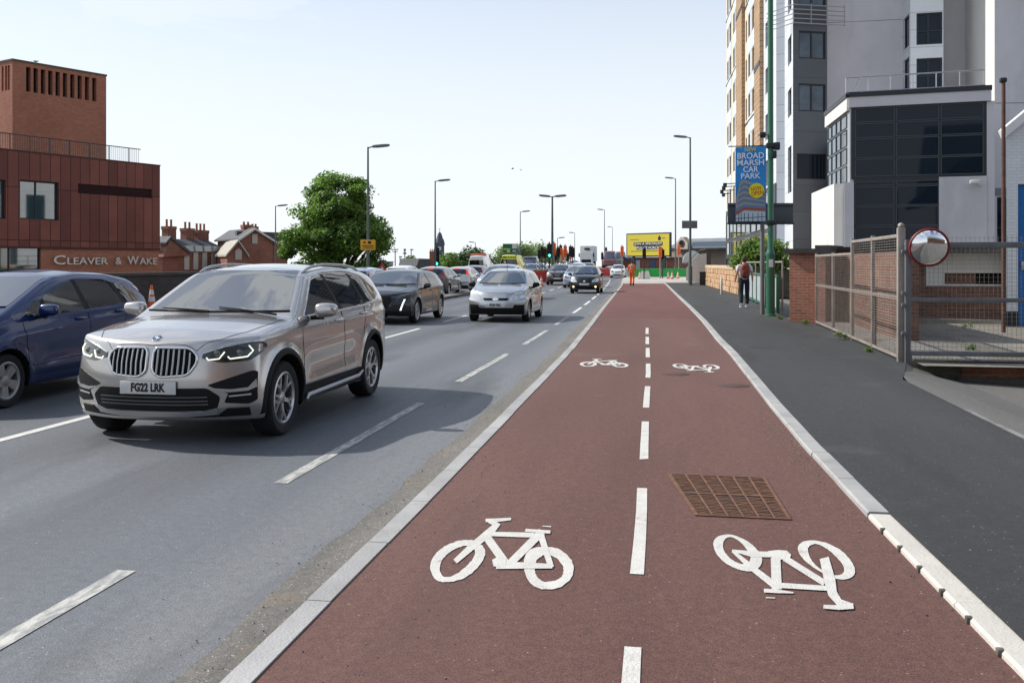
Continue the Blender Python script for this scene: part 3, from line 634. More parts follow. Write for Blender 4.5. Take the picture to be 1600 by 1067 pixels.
    h, nn = S.hit('t', -1.55, 0); b = MB(); b.prism([(-.10, 0), (.08, 0), (-.06, .07), (-.10, .07)], lambda x, z, t: h + Vector((x, (t - .5) * .03, z - .01))); b.build('roof_fin', MT['black'], root, WMx)
SUV['feat'] = [('F', suv_face)]
suv, SS = car(SUV, (-4.43, 9.755), FACE, 'large beige metallic SUV with twin slatted grille, plate FG22 LRK', name='suv_car', lod=3)
# ------------------------------------------------------------------ ground, road, kerbs, cycle track, footway
def tab(pts): 
    ys = [p[0] for p in pts]; xs = [p[1] for p in pts]
    return lambda Y: float(np.interp(Y, ys, xs))
XL = tab([(-4, -1.46), (3.4, -1.50), (6.5, -1.51), (13.2, -1.58), (17.4, -1.64), (24.9, -1.84), (33.6, -2.10), (45, -2.40), (58, -2.75), (69.5, -3.08), (100, -4.3)])   # inner edge of the road kerb
XR = tab([(-4, 1.62), (2.4, 1.385), (3.86, 1.30), (6.0, 1.21), (8.2, 1.14), (10.7, 1.10), (12.9, 1.09), (16.2, 1.07), (19.7, 1.00), (25.4, .95), (34, .78), (50, .42), (70, 0.), (100, -.9)])     # inner edge of the footway kerb
def YS(a, b, st=1.0): n = max(2, int((b - a) / st)); return [a + (b - a) * i / n for i in range(n + 1)]
def ribbon(fl, fr, ys, zf, mb=None, mi=0, cols=1):
    mb = mb or MB(); vs = []
    for Y in ys:
        l, r = fl(Y), fr(Y)
        for c in range(cols + 1): vs.append((l + (r - l) * c / cols, Y, zf(Y)))
    k = cols + 1
    mb.add(vs, [(i * k + c, i * k + c + 1, (i + 1) * k + c + 1, (i + 1) * k + c) for i in range(len(ys) - 1) for c in range(cols)], mi)
    return mb
def st(name, mb, m, parent=None, smooth=38):
    o = mb.build(name, m, parent, None, smooth); o['kind'] = 'structure'; return o
# one ground sheet out to the horizon; it drops away beyond the viaduct wall on the left
gx = [-1500, -400, -120, -45, -24, -20.2, -19.4, 2.8, 2.95, 15.5, 16, 30, 80, 300, 1500]; gy = [-300, -40, -8, -7.5, 14.9, 15.25, 20, 60, 90, 107, 112, 116, 120, 124, 128, 132, 136, 150, 200, 300, 600, 1500]
gb = MB(); vs = []
for Y in gy:
    for X in gx:
        z = -.06 + rise(Y) * (1 if -19.5 < X else 0); z = z if X >= -19.5 else -7.0; 
        if X > 20: z = -.06
        if 2.9 < X < 15.8 and -7.8 < Y < 15: z = -.5
        if Y > 190: z = z - 5 * min(1, (Y - 190) / 80)
        vs.append((X, Y, z))
k = len(gx); gb.add(vs, [(i * k + j, i * k + j + 1, (i + 1) * k + j + 1, (i + 1) * k + j) for i in range(len(gy) - 1) for j in range(k - 1)])
st('ground', gb, asphalt('ground_tarmac', (.12, .115, .105), (.17, .165, .155), (.3, .3, .3)), None, 0)
road_m = asphalt('road_tarmac', (.088, .097, .110), (.142, .152, .168), (.42, .41, .40), .60, .22, .62, .6, stain=((.050, .053, .058), .9, .55, .65),
                 xbands=[(-5.25, .6, (.070, .074, .082), .65), (-3.65, .55, (.082, .086, .094), .55), (-8.2, .6, (.07, .074, .08), .6), (-6.8, .5, (.07, .074, .08), .55), (-2.1, .5, (.185, .187, .19), .6)])
road = st('road', ribbon(lambda Y: -18.9 + bend(Y) * .3, lambda Y: XL(Y) - .12, YS(-8, 190, 1.5), lambda Y: rise(Y), None, 0, 6), road_m, None, 0)
# gritty gutter strip beside the kerb
gut = ribbon(lambda Y: XL(Y) - .125 - .25 + .02 * math.sin(Y * 2.3) + .012 * math.sin(Y * 7.1), lambda Y: XL(Y) - .123, YS(-4, 95, .35), lambda Y: .004)
st('gutter', gut, asphalt('gutter_grit', (.125, .118, .108), (.19, .178, .16), (.5, .46, .38), .50, 2.5, .95, .8, patch=((.21, .165, .12), 1.7, .55, .7)), None, 0)
# red surfaced cycle track
trk_m = asphalt('red_tarmac', (.098, .043, .034), (.148, .071, .057), (.34, .24, .20), .61, .45, .85, .7, patch=((.17, .115, .09), .42, .60, .45), stain=((.062, .030, .027), .9, .58, .55), gum=((.30, .22, .19), 1.7, .012))
track = st('cycle_track', ribbon(lambda Y: XL(Y) - .004, lambda Y: XR(Y) + .004, YS(-4, 74, .8), lambda Y: .06, None, 0, 6), trk_m, None, 0)
apron = st('path', ribbon(lambda Y: XL(Y) - .15, lambda Y: 2.6, YS(74, 112, 2), lambda Y: .064, None, 0, 4), asphalt('pale_paving', (.36, .34, .31), (.45, .43, .40), (.5, .5, .5)), None, 0)
# kerb stones: real steps, one joint every 0.915 m
def kerb(name, fe, w0, w1, zt, zb0, ys, m, gap=.008, ln=.915, label=None, batter=.012):
    mb = MB(); Y = ys[0]; i = 0
    while Y < ys[1]:
        Y2 = Y + ln - gap; j = random.uniform(-.003, .003); sub = 3; a = []
        for q in range(sub + 1):
            y = Y + (Y2 - Y) * q / sub; x = fe(y) + j; xo, xi = x + w0, x + w1
            a.append([(xo, y, zb0), (xo, y, zt - batter), (xo + (batter if w0 < w1 else -batter), y, zt), (xi, y, zt), (xi, y, zb0)])
        vs = [p for r in a for p in r]
        mb.add(vs, [(q * 5 + c, (q + 1) * 5 + c, (q + 1) * 5 + c + 1, q * 5 + c + 1) for q in range(sub) for c in range(4)] + [(0, 1, 2, 3, 4), tuple(sub * 5 + c for c in (4, 3, 2, 1, 0))], 0)
        Y += ln; i += 1
    o = mb.build(name, m, None, None, 30, True); o['kind'] = 'structure'; return o
kerb_m = mat('kerb_stone', (.36, .355, .35), .85, var=.22, vs=1.1, bump=.5, bs=70, col2=(.24, .225, .20), c2s=3, c2=(.55, .75))
kerb('road_kerb', XL, -.125, .0, .068, -.02, (-3.2, 75), kerb_m)
kerb('footway_kerb', XR, .0, .125, .098, .02, (6.02, 75), kerb_m)
pale_m = mat('pale_kerb', (.53, .50, .455), .85, var=.12, vs=2, bump=.4, bs=60, col2=(.40, .36, .31), c2s=4, c2=(.58, .75))
kerb('tactile_kerb', lambda Y: XR(Y) + (.0), .0, .155, .090, .02, (-1.5, 5.99), pale_m,   .002, 1.5)
nt_b = MB(); Y = 1.2
while Y < 5.9:
    nt_b.cbox(XR(Y) - .012, XR(Y) + .018, Y - .016, Y + .016, .058, .0915, .006); Y += .34 if Y > 3.2 else .30
st('kerb_notches', nt_b, mat('notch_dark', (.10, .09, .08), .9, var=.4, vs=20))  # small dark blocks stand in for the dark notches along the kerb's inner edge
# footway
foot_m = asphalt('footway_tarmac', (.026, .027, .028), (.044, .045, .047), (.27, .27, .27), .60, .45, .85, .9, patch=((.075, .075, .075), .7, .56, .45), stain=((.018, .018, .019), 1.2, .56, .6), gum=((.30, .30, .29), 1.3, .020))
XF = tab([(-4, 3.0), (13.0, 3.05), (15.2, 3.62), (24.6, 3.72), (25.4, 3.3), (30, 3.35), (46, 3.45), (69, 2.95), (75, 2.9), (112, 2.0)])
foot = st('pavement', ribbon(lambda Y: XR(Y) + .12, XF, YS(-4, 76, .5), lambda Y: .095, None, 0, 5), foot_m, None, 0)
drv = MB(); vs = []; ys = YS(-6, 15.15, .6)
for Y in ys:
    x0 = XF(Y) + .0
    for X, z in ((x0, .091), (max(x0 + .1, 3.55), .03), (4.3, -.15), (5.4, -.21), (9, -.29), (16, -.3)): vs.append((X, Y, z))
drv.add(vs, [(i * 6 + j, i * 6 + j + 1, (i + 1) * 6 + j + 1, (i + 1) * 6 + j) for i in range(len(ys) - 1) for j in range(5)])
st('driveway', drv, asphalt('driveway_tarmac', (.105, .10, .092), (.155, .148, .138), (.38, .37, .35), .6, .4, .9, .6), None, 0)
pav2 = ribbon(lambda Y: 3.03, lambda Y: 3.09 + .01 * math.sin(Y * 5), YS(6.5, 10.4, .3), lambda Y: .0985)
st('driveway_edging', pav2, mat('tar_edge', (.20, .195, .185), .9, var=.4, vs=4), None, 0)
yard = MB(); yard.poly([(3.75, 14.72, .10), (30, 14.2, .10), (30, 26, .12), (3.75, 26, .12)])
st('yard', yard, asphalt('yard_concrete', (.15, .135, .11), (.24, .225, .20), (.4, .4, .38), .6, .5, .95, .5, patch=((.13, .085, .03), .45, .55, .8)), None, 0)
# central island between the carriageways
isl = ribbon(lambda Y: -10.1 + bend(Y) * .8, lambda Y: -9.35 + bend(Y) * .8, YS(-8, 108, 2), lambda Y: .12)
isl2 = MB(); 
for e, nx_ in ((-9.35, 1), (-10.1, -1)):
    ribbon(lambda Y: e + bend(Y) * .8, lambda Y: e + .001 * nx_ + bend(Y) * .8, YS(-8, 108, 2), lambda Y: .12, isl2)
def wallstrip(mb, fx, ys, z0, z1, mi=0):
    vs = []
    for Y in ys: vs += [(fx(Y), Y, z0), (fx(Y), Y, z1)]
    mb.add(vs, [(2 * i, 2 * i + 2, 2 * i + 3, 2 * i + 1) for i in range(len(ys) - 1)], mi)
wallstrip(isl, lambda Y: -9.35 + bend(Y) * .8, YS(-8, 108, 2), -.02, .12); wallstrip(isl, lambda Y: -10.1 + bend(Y) * .8, YS(-8, 108, 2), -.02, .12)
st('central_reservation', isl, mat('island_stone', (.15, .145, .14), .9, var=.3, vs=1.5))
fl = ribbon(lambda Y: -19.0, lambda Y: -17.0 , YS(-8, 160, 2), lambda Y: .10 + rise(Y)); wallstrip(fl, lambda Y: -17.0, YS(-8, 160, 2), -.02, .10)
st('far_pavement', fl, foot_m, None, 0)

# repairs and worn margins: thin sheets a few millimetres proud
def blob(pts, z, name, m, parent, n=5):
    c = catmull(pts, n); b = MB(); b.poly([(p.x + random.uniform(-.012, .012), p.y + random.uniform(-.02, .02), z) for p in c]); return b.build(name, m, parent, None, 0)
def rect(x0, x1, y0, y1, z, name, m, parent, sk=.0):
    b = MB(); b.poly([(x0, y0, z), (x1, y0 + sk, z), (x1 + .03, y1 + sk, z), (x0 + .02, y1, z)]); return b.build(name, m, parent, None, 0)
tm2 = asphalt('red_tarmac_newer', (.105, .036, .031), (.145, .055, .048), (.30, .2, .18), .66, .45, .85, .6)
tb_ = ribbon(lambda Y: XL(Y) + .0, lambda Y: XR(Y) - .0, YS(27.2, 73.9, .8), lambda Y: .0628); tb_.build('newer_surfacing', tm2, track, None, 0)
fp2 = asphalt('footway_repair', (.022, .023, .024), (.038, .039, .041), (.2, .2, .2), .62, .8, .85, .8)
rect(1.5, 1.95, 17.5, 26, .0985, 'repair_patch', fp2, foot)

# painted lines
line_m = mat('line_paint', (.62, .61, .58), .7, var=.1, vs=6, bump=.3, bs=90, col2=(.24, .24, .24), c2s=7, c2=(.56, .66))
worn_m = mat('worn_paint', (.52, .51, .47), .75, var=.15, vs=6, bump=.3, bs=90, col2=(.27, .27, .265), c2s=5, c2=(.42, .56), aniso=(3.2, .8, 1))
trackline_m = mat('track_paint', (.58, .565, .525), .75, var=.12, vs=9, bump=.5, bs=90, col2=(.36, .28, .25), c2s=11, c2=(.60, .72))
def dashes(parent, name, fx, starts, ln, w, z, m, ymax=1e9, label=None):
    for s0 in starts:
        L_ = ln(s0) if callable(ln) else ln; mb = MB(); e = [random.uniform(-.02, .02) for _ in range(4)]
        ys = YS(s0, s0 + L_, .5); vs = []
        for i, Y in enumerate(ys):
            q = random.uniform(-.004, .004); y0 = Y + (e[0] if i == 0 else 0); y1 = Y + (e[1] if i == 0 else 0)
            vs += [(fx(Y) - w / 2 + q, y0, z(Y)), (fx(Y) + w / 2 + q * .7, y1, z(Y))]
        mb.add(vs, [(2 * i, 2 * i + 1, 2 * i + 3, 2 * i + 2) for i in range(len(ys) - 1)])
        o = mb.build(name, m, parent, None, 0)
dashes(road, 'lane_marking', lambda Y: -2.77 + bend(Y) * 1.02, [.55 + 6 * k for k in range(5)], 4.0, .105, lambda Y: .004 + rise(Y), worn_m)
dashes(road, 'lane_marking', lambda Y: -2.77 + bend(Y) * 1.02, [30.55 + 6 * k for k in range(11)], 4.0, .11, lambda Y: .004 + rise(Y), line_m)
dashes(road, 'lane_marking', lambda Y: -5.95 + bend(Y) * .9, [-4.6 + 6 * k for k in range(18)], 3.3, .11, lambda Y: .004 + rise(Y), line_m)
dashes(road, 'lane_marking', lambda Y: -13.5 + bend(Y) * .5, [.6 + 6 * k for k in range(17)], 3.3, .11, lambda Y: .004 + rise(Y), line_m)
XC = tab([(0, -.10), (5.5, -.145), (8.4, -.18), (14, -.25), (22, -.42), (40, -.75)])
for a, b in ((2.0, 3.83), (4.75, 6.55), (7.52, 9.32), (10.2, 12.0), (12.9, 14.72), (15.7, 17.45), (18.3, 20.1), (20.9, 22.9)):
    dashes(track, 'centre_marking', XC, [a], b - a, .068, lambda Y: .0642, trackline_m)

# bicycle symbols: strokes and rings laid on the track
def gp(x, y, z): return G(x, y, z)
ZT = .0642
def stroke(mb, pts, ws, z, f):
    P = [Vector(p) for p in pts]; ws = ws if isinstance(ws, (list, tuple)) else [ws] * len(P); l = []; r = []
    for i, p in enumerate(P):
        t = (P[min(i + 1, len(P) - 1)] - P[max(i - 1, 0)]).normalized(); n = Vector((-t.y, t.x)) * ws[i] / 2; l.append(p + n); r.append(p - n)
    q = l + r[::-1]; jt = [f(a.x + random.uniform(-1.5, 1.5), a.y + random.uniform(-1, 1), z) for a in q]
    n = len(P); mb.add(jt, [(i, i + 1, 2 * n - 2 - i, 2 * n - 1 - i) for i in range(n - 1)])
def ring(mb, outer, inner, z, f):
    o = catmull(outer, 6); i_ = catmull(inner, 6); n = len(o); K = 60
    def res(c):
        c = c + [c[0]]; L_ = np.concatenate([[0], np.cumsum([(c[j + 1] - c[j]).length for j in range(len(c) - 1)])]); u = np.linspace(0, L_[-1], K, endpoint=False)
        return [Vector((np.interp(t, L_, [p.x for p in c]), np.interp(t, L_, [p.y for p in c]))) for t in u]
    o, i_ = res(o), res(i_)
    sh = min(range(K), key=lambda s_: sum((o[j] - i_[(j + s_) % K]).length for j in range(0, K, 4))); i_ = [i_[(j + sh) % K] for j in range(K)]
    jit = lambda p: f(p.x + random.uniform(-1.2, 1.2), p.y + random.uniform(-1.2, 1.2), z)
    mb.add([jit(p) for p in o] + [jit(p) for p in i_], [(j, (j + 1) % K, K + (j + 1) % K, K + j) for j in range(K)])
fL = lambda x, y, z: gp(620 + x * .4875, 720 + y * .4875, z)
bl = MB()
ring(bl, [(107, 345), (115, 310), (150, 275), (200, 255), (250, 255), (281, 280), (280, 310), (255, 345), (215, 375), (165, 387), (125, 380)], [(137, 345), (147, 315), (177, 287), (215, 272), (243, 276), (250, 295), (238, 320), (205, 352), (170, 370), (147, 368)], ZT, fL)
ring(bl, [(408, 325), (414, 298), (435, 280), (475, 274), (520, 282), (555, 310), (567, 345), (555, 380), (520, 405), (475, 411), (440, 400), (415, 370)], [(442, 345), (450, 315), (478, 301), (512, 311), (533, 340), (530, 368), (505, 383), (472, 386), (450, 370)], ZT + .0003, fL)
stroke(bl, [(188, 322), (240, 275), (300, 226), (318, 203), (298, 190)], [16, 22, 26, 26, 18], ZT + .0006, fL); stroke(bl, [(285, 190), (320, 189), (366, 185)], [12, 11, 8], ZT + .0009, fL)
stroke(bl, [(300, 233), (440, 237)], 15, ZT + .0012, fL); stroke(bl, [(286, 240), (350, 330)], 27, ZT + .0015, fL); stroke(bl, [(466, 226), (362, 328)], 25, ZT + .0018, fL)
stroke(bl, [(462, 240), (495, 340)], 20, ZT + .0021, fL); stroke(bl, [(318, 332), (500, 336)], [24, 15], ZT + .0024, fL); stroke(bl, [(412, 221), (492, 227)], [9, 10], ZT + .0027, fL)
stroke(bl, [(308, 326), (328, 322), (350, 326)], [20, 34, 30], ZT + .003, fL); stroke(bl, [(468, 208), (495, 210)], 3, ZT, fL)
fR = lambda x, y, z: gp(1030 + x * .2249, 720 + y * .2249, z)
br_ = MB()
ring(br_, [(377, 590), (385, 545), (420, 518), (490, 510), (560, 530), (640, 575), (700, 640), (715, 690), (695, 735), (640, 765), (570, 757), (480, 720), (410, 660)], [(443, 580), (455, 545), (490, 527), (540, 545), (590, 590), (630, 650), (630, 690), (600, 710), (560, 712), (500, 680), (455, 630)], ZT, fR)
ring(br_, [(963, 610), (975, 575), (1020, 553), (1090, 552), (1180, 575), (1270, 625), (1330, 690), (1360, 750), (1350, 795), (1300, 820), (1220, 815), (1130, 775), (1040, 715), (985, 660)], [(1033, 620), (1045, 590), (1090, 575), (1150, 600), (1220, 655), (1275, 720), (1285, 765), (1260, 788), (1200, 788), (1120, 750), (1060, 690)], ZT + .0003, fR)
stroke(br_, [(508, 622), (650, 745), (800, 862)], [20, 40, 46], ZT + .0006, fR); stroke(br_, [(506, 620), (640, 645), (760, 648), (860, 645)], [14, 40, 40, 40], ZT + .0009, fR)
stroke(br_, [(755, 640), (820, 650), (880, 652), (912, 665)], [30, 66, 62, 34], ZT + .0012, fR); stroke(br_, [(808, 670), (818, 890)], 70, ZT + .0015, fR); stroke(br_, [(728, 899), (820, 903), (932, 914)], [26, 26, 8], ZT + .0018, fR)
stroke(br_, [(870, 672), (1150, 848)], 42, ZT + .0021, fR); stroke(br_, [(838, 862), (1190, 884)], 36, ZT + .0024, fR)
stroke(br_, [(1146, 672), (1185, 830), (1205, 920), (1250, 980), (1322, 1003)], [66, 76, 66, 50, 44], ZT + .0027, fR); stroke(br_, [(1140, 1010), (1250, 1016), (1350, 1005)], [26, 34, 40], ZT + .003, fR); stroke(br_, [(740, 947), (805, 951)], 6, ZT, fR)
bsl = bl.build('bicycle_symbol', trackline_m, track, None, 0); bsr = br_.build('bicycle_symbol', trackline_m, track, None, 0)
for o, (x0, y0), (x1, y1) in ((bsl, (785, 865), (942, 568)), (bsr, (1226, 890), (1087, 575.5))):
    c = o.copy(); COL.objects.link(c); c.parent = track; d_ = G(x1, y1, .06) - G(x0, y0, .06); c.location = (d_.x, d_.y, 0)
# rusty carriageway cover in the track
cov = thing('drain_cover', G(1137, 778, .06), 'rusty slotted iron cover set in the red track', 'drain cover')
rust_m = mat('rusty_iron', (.18, .088, .054), .85, .1, var=.4, vs=16, bump=.6, bs=120, col2=(.13, .075, .05), c2s=7, c2=(.50, .64))
Q = [G(1042, 741, .06), G(1196, 747, .06), G(1237, 813, .06), G(1086, 806, .06)]
def bil(u, v, z): p = (Q[0] * (1 - u) + Q[1] * u) * (1 - v) + (Q[3] * (1 - u) + Q[2] * u) * v; return Vector((p.x, p.y, z))
b = MB(); b.poly([bil(u, v, .0635) for u, v in ((0, 0), (0, 1), (1, 1), (1, 0))][::1]); b.Fa[-1] = tuple(reversed(b.Fa[-1])) if False else b.Fa[-1]
b.build('cover_pit', mat('cover_pit', (.010, .006, .005), .95), cov, Matrix(), 0, True)
b = MB()
def slab(u0, u1, v0, v1, z0=.063, z1=.0685, sk=0):
    q = [(u0, v0), (u1, v0 + sk), (u1, v1 + sk), (u0, v1)]; b.prism(q, lambda u, v, t: bil(u, v, z1 if t else z0))
for u in (0, .982): slab(u, u + .018, 0, 1)
for v in (0, .484, .985): slab(.018, .982, v, v + (.03 if v == .484 else .015), .063, .0683)
ncol = 6; cw = .964 / ncol
for c in range(ncol):
    u0 = .018 + c * cw
    slab(u0 + cw * .0, u0 + cw * .13, .015, .985, .063, .0687); 
    if c == ncol - 1: slab(u0 + cw * .9, u0 + cw, .015, .985, .063, .0687)
    for v in np.linspace(.035, .96, 28):
        if .462 < v < .53: continue
        slab(u0 + cw * .13, u0 + cw * .93, v - .0072, v + .0072, .063, .0676 + random.uniform(-.0008, .0008), random.uniform(.006, .022))
b.build('cover_grid', rust_m, cov, Matrix(), 0, True)
for (px, py) in ((1146, 602), (1055, 584)):
    ring_b = MB(); c = G(px, py, .0645); ring_b.lathe([(.001, 0), (.20, 0), (.205, -.003)], 20, 0, Matrix.Translation(c), cap=False); o = ring_b.build('access_cover', mat('dull_iron', (.085, .048, .042), .85, .1, var=.3, vs=12)); tag(o, 'small round iron lid in the red track, ' + ('the nearer of two by the footway kerb' if py > 595 else 'the farther, under the distant bicycle symbol'), 'cover')
# loose grit
gm = MB(); bm = bmesh.new(); bmesh.ops.create_icosphere(bm, subdivisions=1, radius=1); base = [v.co.copy() for v in bm.verts]; bf = [[v.index for v in f.verts] for f in bm.faces]; bm.free()
for i in range(1500):
    if i < 420: Y = random.uniform(2.5, 14) ** 1.0; X = XL(Y) - random.uniform(.12, .5) - abs(random.gauss(0, .25)) * (i % 3 == 0); z = .005
    elif i < 640: Y = random.uniform(2.4, 8); X = XL(Y) + abs(random.gauss(0, .55)); z = .061
    elif i < 760: Y = random.uniform(3, 10.5); X = XR(Y) - abs(random.gauss(0, .10)) - .01; z = .061
    else: Y = random.gauss(8.2, 1.0); X = XR(Y) - abs(random.gauss(0, .13)) - .01; z = .0602
    if X > XR(Y) - .005 and i > 420: continue
    r = random.uniform(.0015, .0042) * (1.5 if random.random() < .1 else 1)
    gm.add([(X + v.x * r * random.uniform(.7, 1.4), Y + v.y * r * random.uniform(.7, 1.4), z + r * .3 + v.z * r * .8) for v in base], bf, random.choice((0, 0, 1, 2) if i < 760 else (2, 2, 0)))
o = gm.build('grit', [mat('grit_grey', (.13, .12, .11), .9), mat('grit_dark', (.04, .035, .03), .9), mat('grit_tan', (.30, .24, .18), .9)], None, None, 0)
tag(o, 'loose grit along the kerbs', None, None, 'stuff')
# ------------------------------------------------------------------ walls measured off the photo
class WL:
    """an upright wall between two photo columns at given depths; local x runs along it, y into the building, z up"""
    def __init__(s, pa, da, pb, db, z=0.):
        s.a, s.b = A(pa, da), A(pb, db); s.e = (s.b - s.a).normalized(); s.L = (s.b - s.a).length
        s.M = Matrix(((s.e.x, -s.e.y, 0, s.a.x), (s.e.y, s.e.x, 0, s.a.y), (0, 0, 1, z), (0, 0, 0, 1))); s.z = z
    def x(s, px):
        r = A(px, 1.); c = lambda u, v: u.x * v.y - u.y * v.x; return -c(s.a, r) / c(s.e, r)
    def zz(s, py, px): p = s.a + s.e * s.x(px); return HZ(py, p.x * -ST + p.y * CT) - s.z
def holed(mb, x0, x1, z0, z1, holes, dep=.16, mi=0, mr=None):
    xs = sorted({x0, x1, *[v for h in holes for v in h[:2] if x0 < v < x1]}); zs = sorted({z0, z1, *[v for h in holes for v in h[2:4] if z0 < v < z1]})
    for i in range(len(xs) - 1):
        for j in range(len(zs) - 1):
            cx, cz = (xs[i] + xs[i + 1]) / 2, (zs[j] + zs[j + 1]) / 2
            if any(h[0] < cx < h[1] and h[2] < cz < h[3] for h in holes): continue
            mb.poly([(xs[i], 0, zs[j]), (xs[i + 1], 0, zs[j]), (xs[i + 1], 0, zs[j + 1]), (xs[i], 0, zs[j + 1])], mi)
    for h in holes:
        a, b_, c, d = h[:4]; r = mi if mr is None else mr
        mb.add([(a, 0, c), (b_, 0, c), (b_, 0, d), (a, 0, d), (a, dep, c), (b_, dep, c), (b_, dep, d), (a, dep, d)], [(0, 1, 5, 4), (1, 2, 6, 5), (2, 3, 7, 6), (3, 0, 4, 7)], r)
MT['bglass'] = mat('window_glass', (.005, .013, .024), .03, spec=.28)
MT['bglass_blue'] = mat('curtained_glass', (.075, .105, .135), .05, ior=1.5, col2=(.035, .05, .07), c2s=.6, c2=(.4, .6))
MT['skyglass'] = mat('mirror_glass', (.02, .05, .055), .03, ior=2.6)
MT['frame'] = mat('window_frame_dark', (.018, .021, .026), .45)
def window(W_, parent, x0, x1, z0, z1, y=.10, bars=(), hb=(), glass='bglass', fw=.07, frame='frame', fd=.05):
    g = MB(); g.poly([(x0, y, z0), (x1, y, z0), (x1, y, z1), (x0, y, z1)]); w = g.build('window', MT[glass], parent, W_.M, 0)
    f = MB(); a, b_ = y - fd, y - .004
    f.box(x0, x1, a, b_, z0, z0 + fw); f.box(x0, x1, a, b_, z1 - fw, z1); f.box(x0, x0 + fw, a, b_, z0 + fw, z1 - fw); f.box(x1 - fw, x1, a, b_, z0 + fw, z1 - fw)
    for v in bars: f.box(v - fw * .5, v + fw * .5, a + .004, b_, z0 + fw, z1 - fw)
    for v in hb: f.box(x0 + fw, x1 - fw, a + .008, b_, v - fw * .4, v + fw * .4)
    f.build('window_frame', MT[frame], w, W_.M, 0); return w
def prism_core(name, pts, z0, z1, m, parent, inset=(.0, .0)):
    b = MB(); n = len(pts); q = [Vector((p.x, p.y)) for p in pts]
    b.prism([(p.x, p.y) for p in q], lambda x, y, t: (x, y, z1 if t else z0)); return b.build(name, m, parent, Matrix(), 0, True)

# ------------------------------------------------------------------ tall apartment tower on the right
render_m = mat('pale_render', (.57, .555, .575), .9, var=.10, vs=.35, col2=(.45, .44, .46), c2s=.5, c2=(.52, .72), aniso=(1, 1, .25))
renderw_m = mat('white_render', (.66, .65, .62), .9, var=.06, vs=.4, col2=(.50, .48, .44), c2s=.5, c2=(.55, .75), aniso=(1, 1, .3))
greyclad = brick('grey_cladding', (.072, .080, .092), (.084, .092, .104), (.03, .034, .04), 6., 1.48, .012, .5, .0, .1, .10, .3)
bluepanel = brick('blue_grey_panel', (.40, .44, .50), (.44, .48, .54), (.16, .18, .20), 5., 1.0, .014, .45, .0, .1, .06, .3)
whitepanel = brick('white_panel', (.62, .65, .68), (.66, .69, .72), (.25, .26, .28), 8., .95, .012, .4, .0, .1, .05, .3)
cream_m = mat('cream_panel', (.66, .55, .41), .7, var=.05, vs=1); paleblue_m = mat('pale_blue_panel', (.56, .63, .70), .5, var=.05, vs=1)
brown_m = brick('brown_tile', (.36, .235, .135), (.42, .28, .165), (.10, .075, .055), .9, .36, .022, .8, .5, .3, .18, .8)
tower = thing('apartment_tower', (*A(1239, 52), 0), 'tall apartment tower with cream and brown striped side, grey bay and pale rendered walls', 'building')
TOP = 30.
WS = WL(1135, 88, 1213, 56.3); wb = MB(); holes = []; blue = []; wins = []
rows = [12.45 + 2.95 * k for k in range(-2, 6)]
for c0, c1, n_ in ((1136.3, 1138.6, 1), (1140.2, 1142.6, 1), (1145.6, 1148.3, 1), (1149.8, 1152.5, 1), (1165.2, 1167.2, 1), (1169.2, 1172.5, 1), (1175.4, 1180, 1), (1196, 1199.6, 1)):
    for z in rows:
        if z + 1.6 < TOP: holes.append((WS.x(c0), WS.x(c1), z, z + 1.62))
xs0 = WS.x(1193.4)
# cream bays, brown tiled strips, white end bay
def band(p0, p1): return WS.x(p0), WS.x(p1)
for p0, p1, m_i in ((1135, 1155, 0), (1164, 1184, 0), (1193, 1213, 2)):
    x0, x1 = band(p0, p1); holed(wb, x0, x1, 6.4, TOP, [h for h in holes if x0 < (h[0] + h[1]) / 2 < x1], .22, m_i)
for p0, p1 in ((1155, 1164), (1184, 1193)):
    x0, x1 = band(p0, p1); wb.box(x0, x1, -.25, .1, 6.4, TOP, 1)
wb.build('wall', [cream_m, brown_m, whitepanel], tower, WS.M, 0)
for h in holes: window(WS, tower, *h[:4], y=.2, fw=.09)
for p0, p1 in ((1136.3, 1142.6), (1145.6, 1152.5), (1169.2, 1180)):
    pb = MB(); x0, x1 = band(p0, p1)
    for z in rows[:-1]: pb.box(x0, x1, -.03, .0, z + 1.68, z + 2.89)
    pb.build('panel', paleblue_m, tower, WS.M, 0)
for (p0, p1), k0 in (((1138.9, 1140.0), 0), ((1148.6, 1149.6), 1), ((1172.8, 1175.1), 0)):
    pb = MB(); x0, x1 = band(p0, p1)
    for z in rows: pb.box(x0, x1, -.03, .0, z, z + 1.62)
    pb.build('panel', paleblue_m, tower, WS.M, 0)
jb = MB()
for p0, p1, z in ((1135, 1155, 18.0), (1135, 1155, 23.9), (1164, 1184, 12.1), (1164, 1184, 21.0)): x0, x1 = band(p0, p1); jb.box(x0, x1, -.05, .0, z, z + .12)
for p0, p1, z in ((1155, 1164, 21.2), (1184, 1193, 14.6)): x0, x1 = band(p0, p1); jb.box(x0, x1, -.28, -.25, z, z + .35)
jb.build('panel_joint', MT['frame'], tower, WS.M, 0)
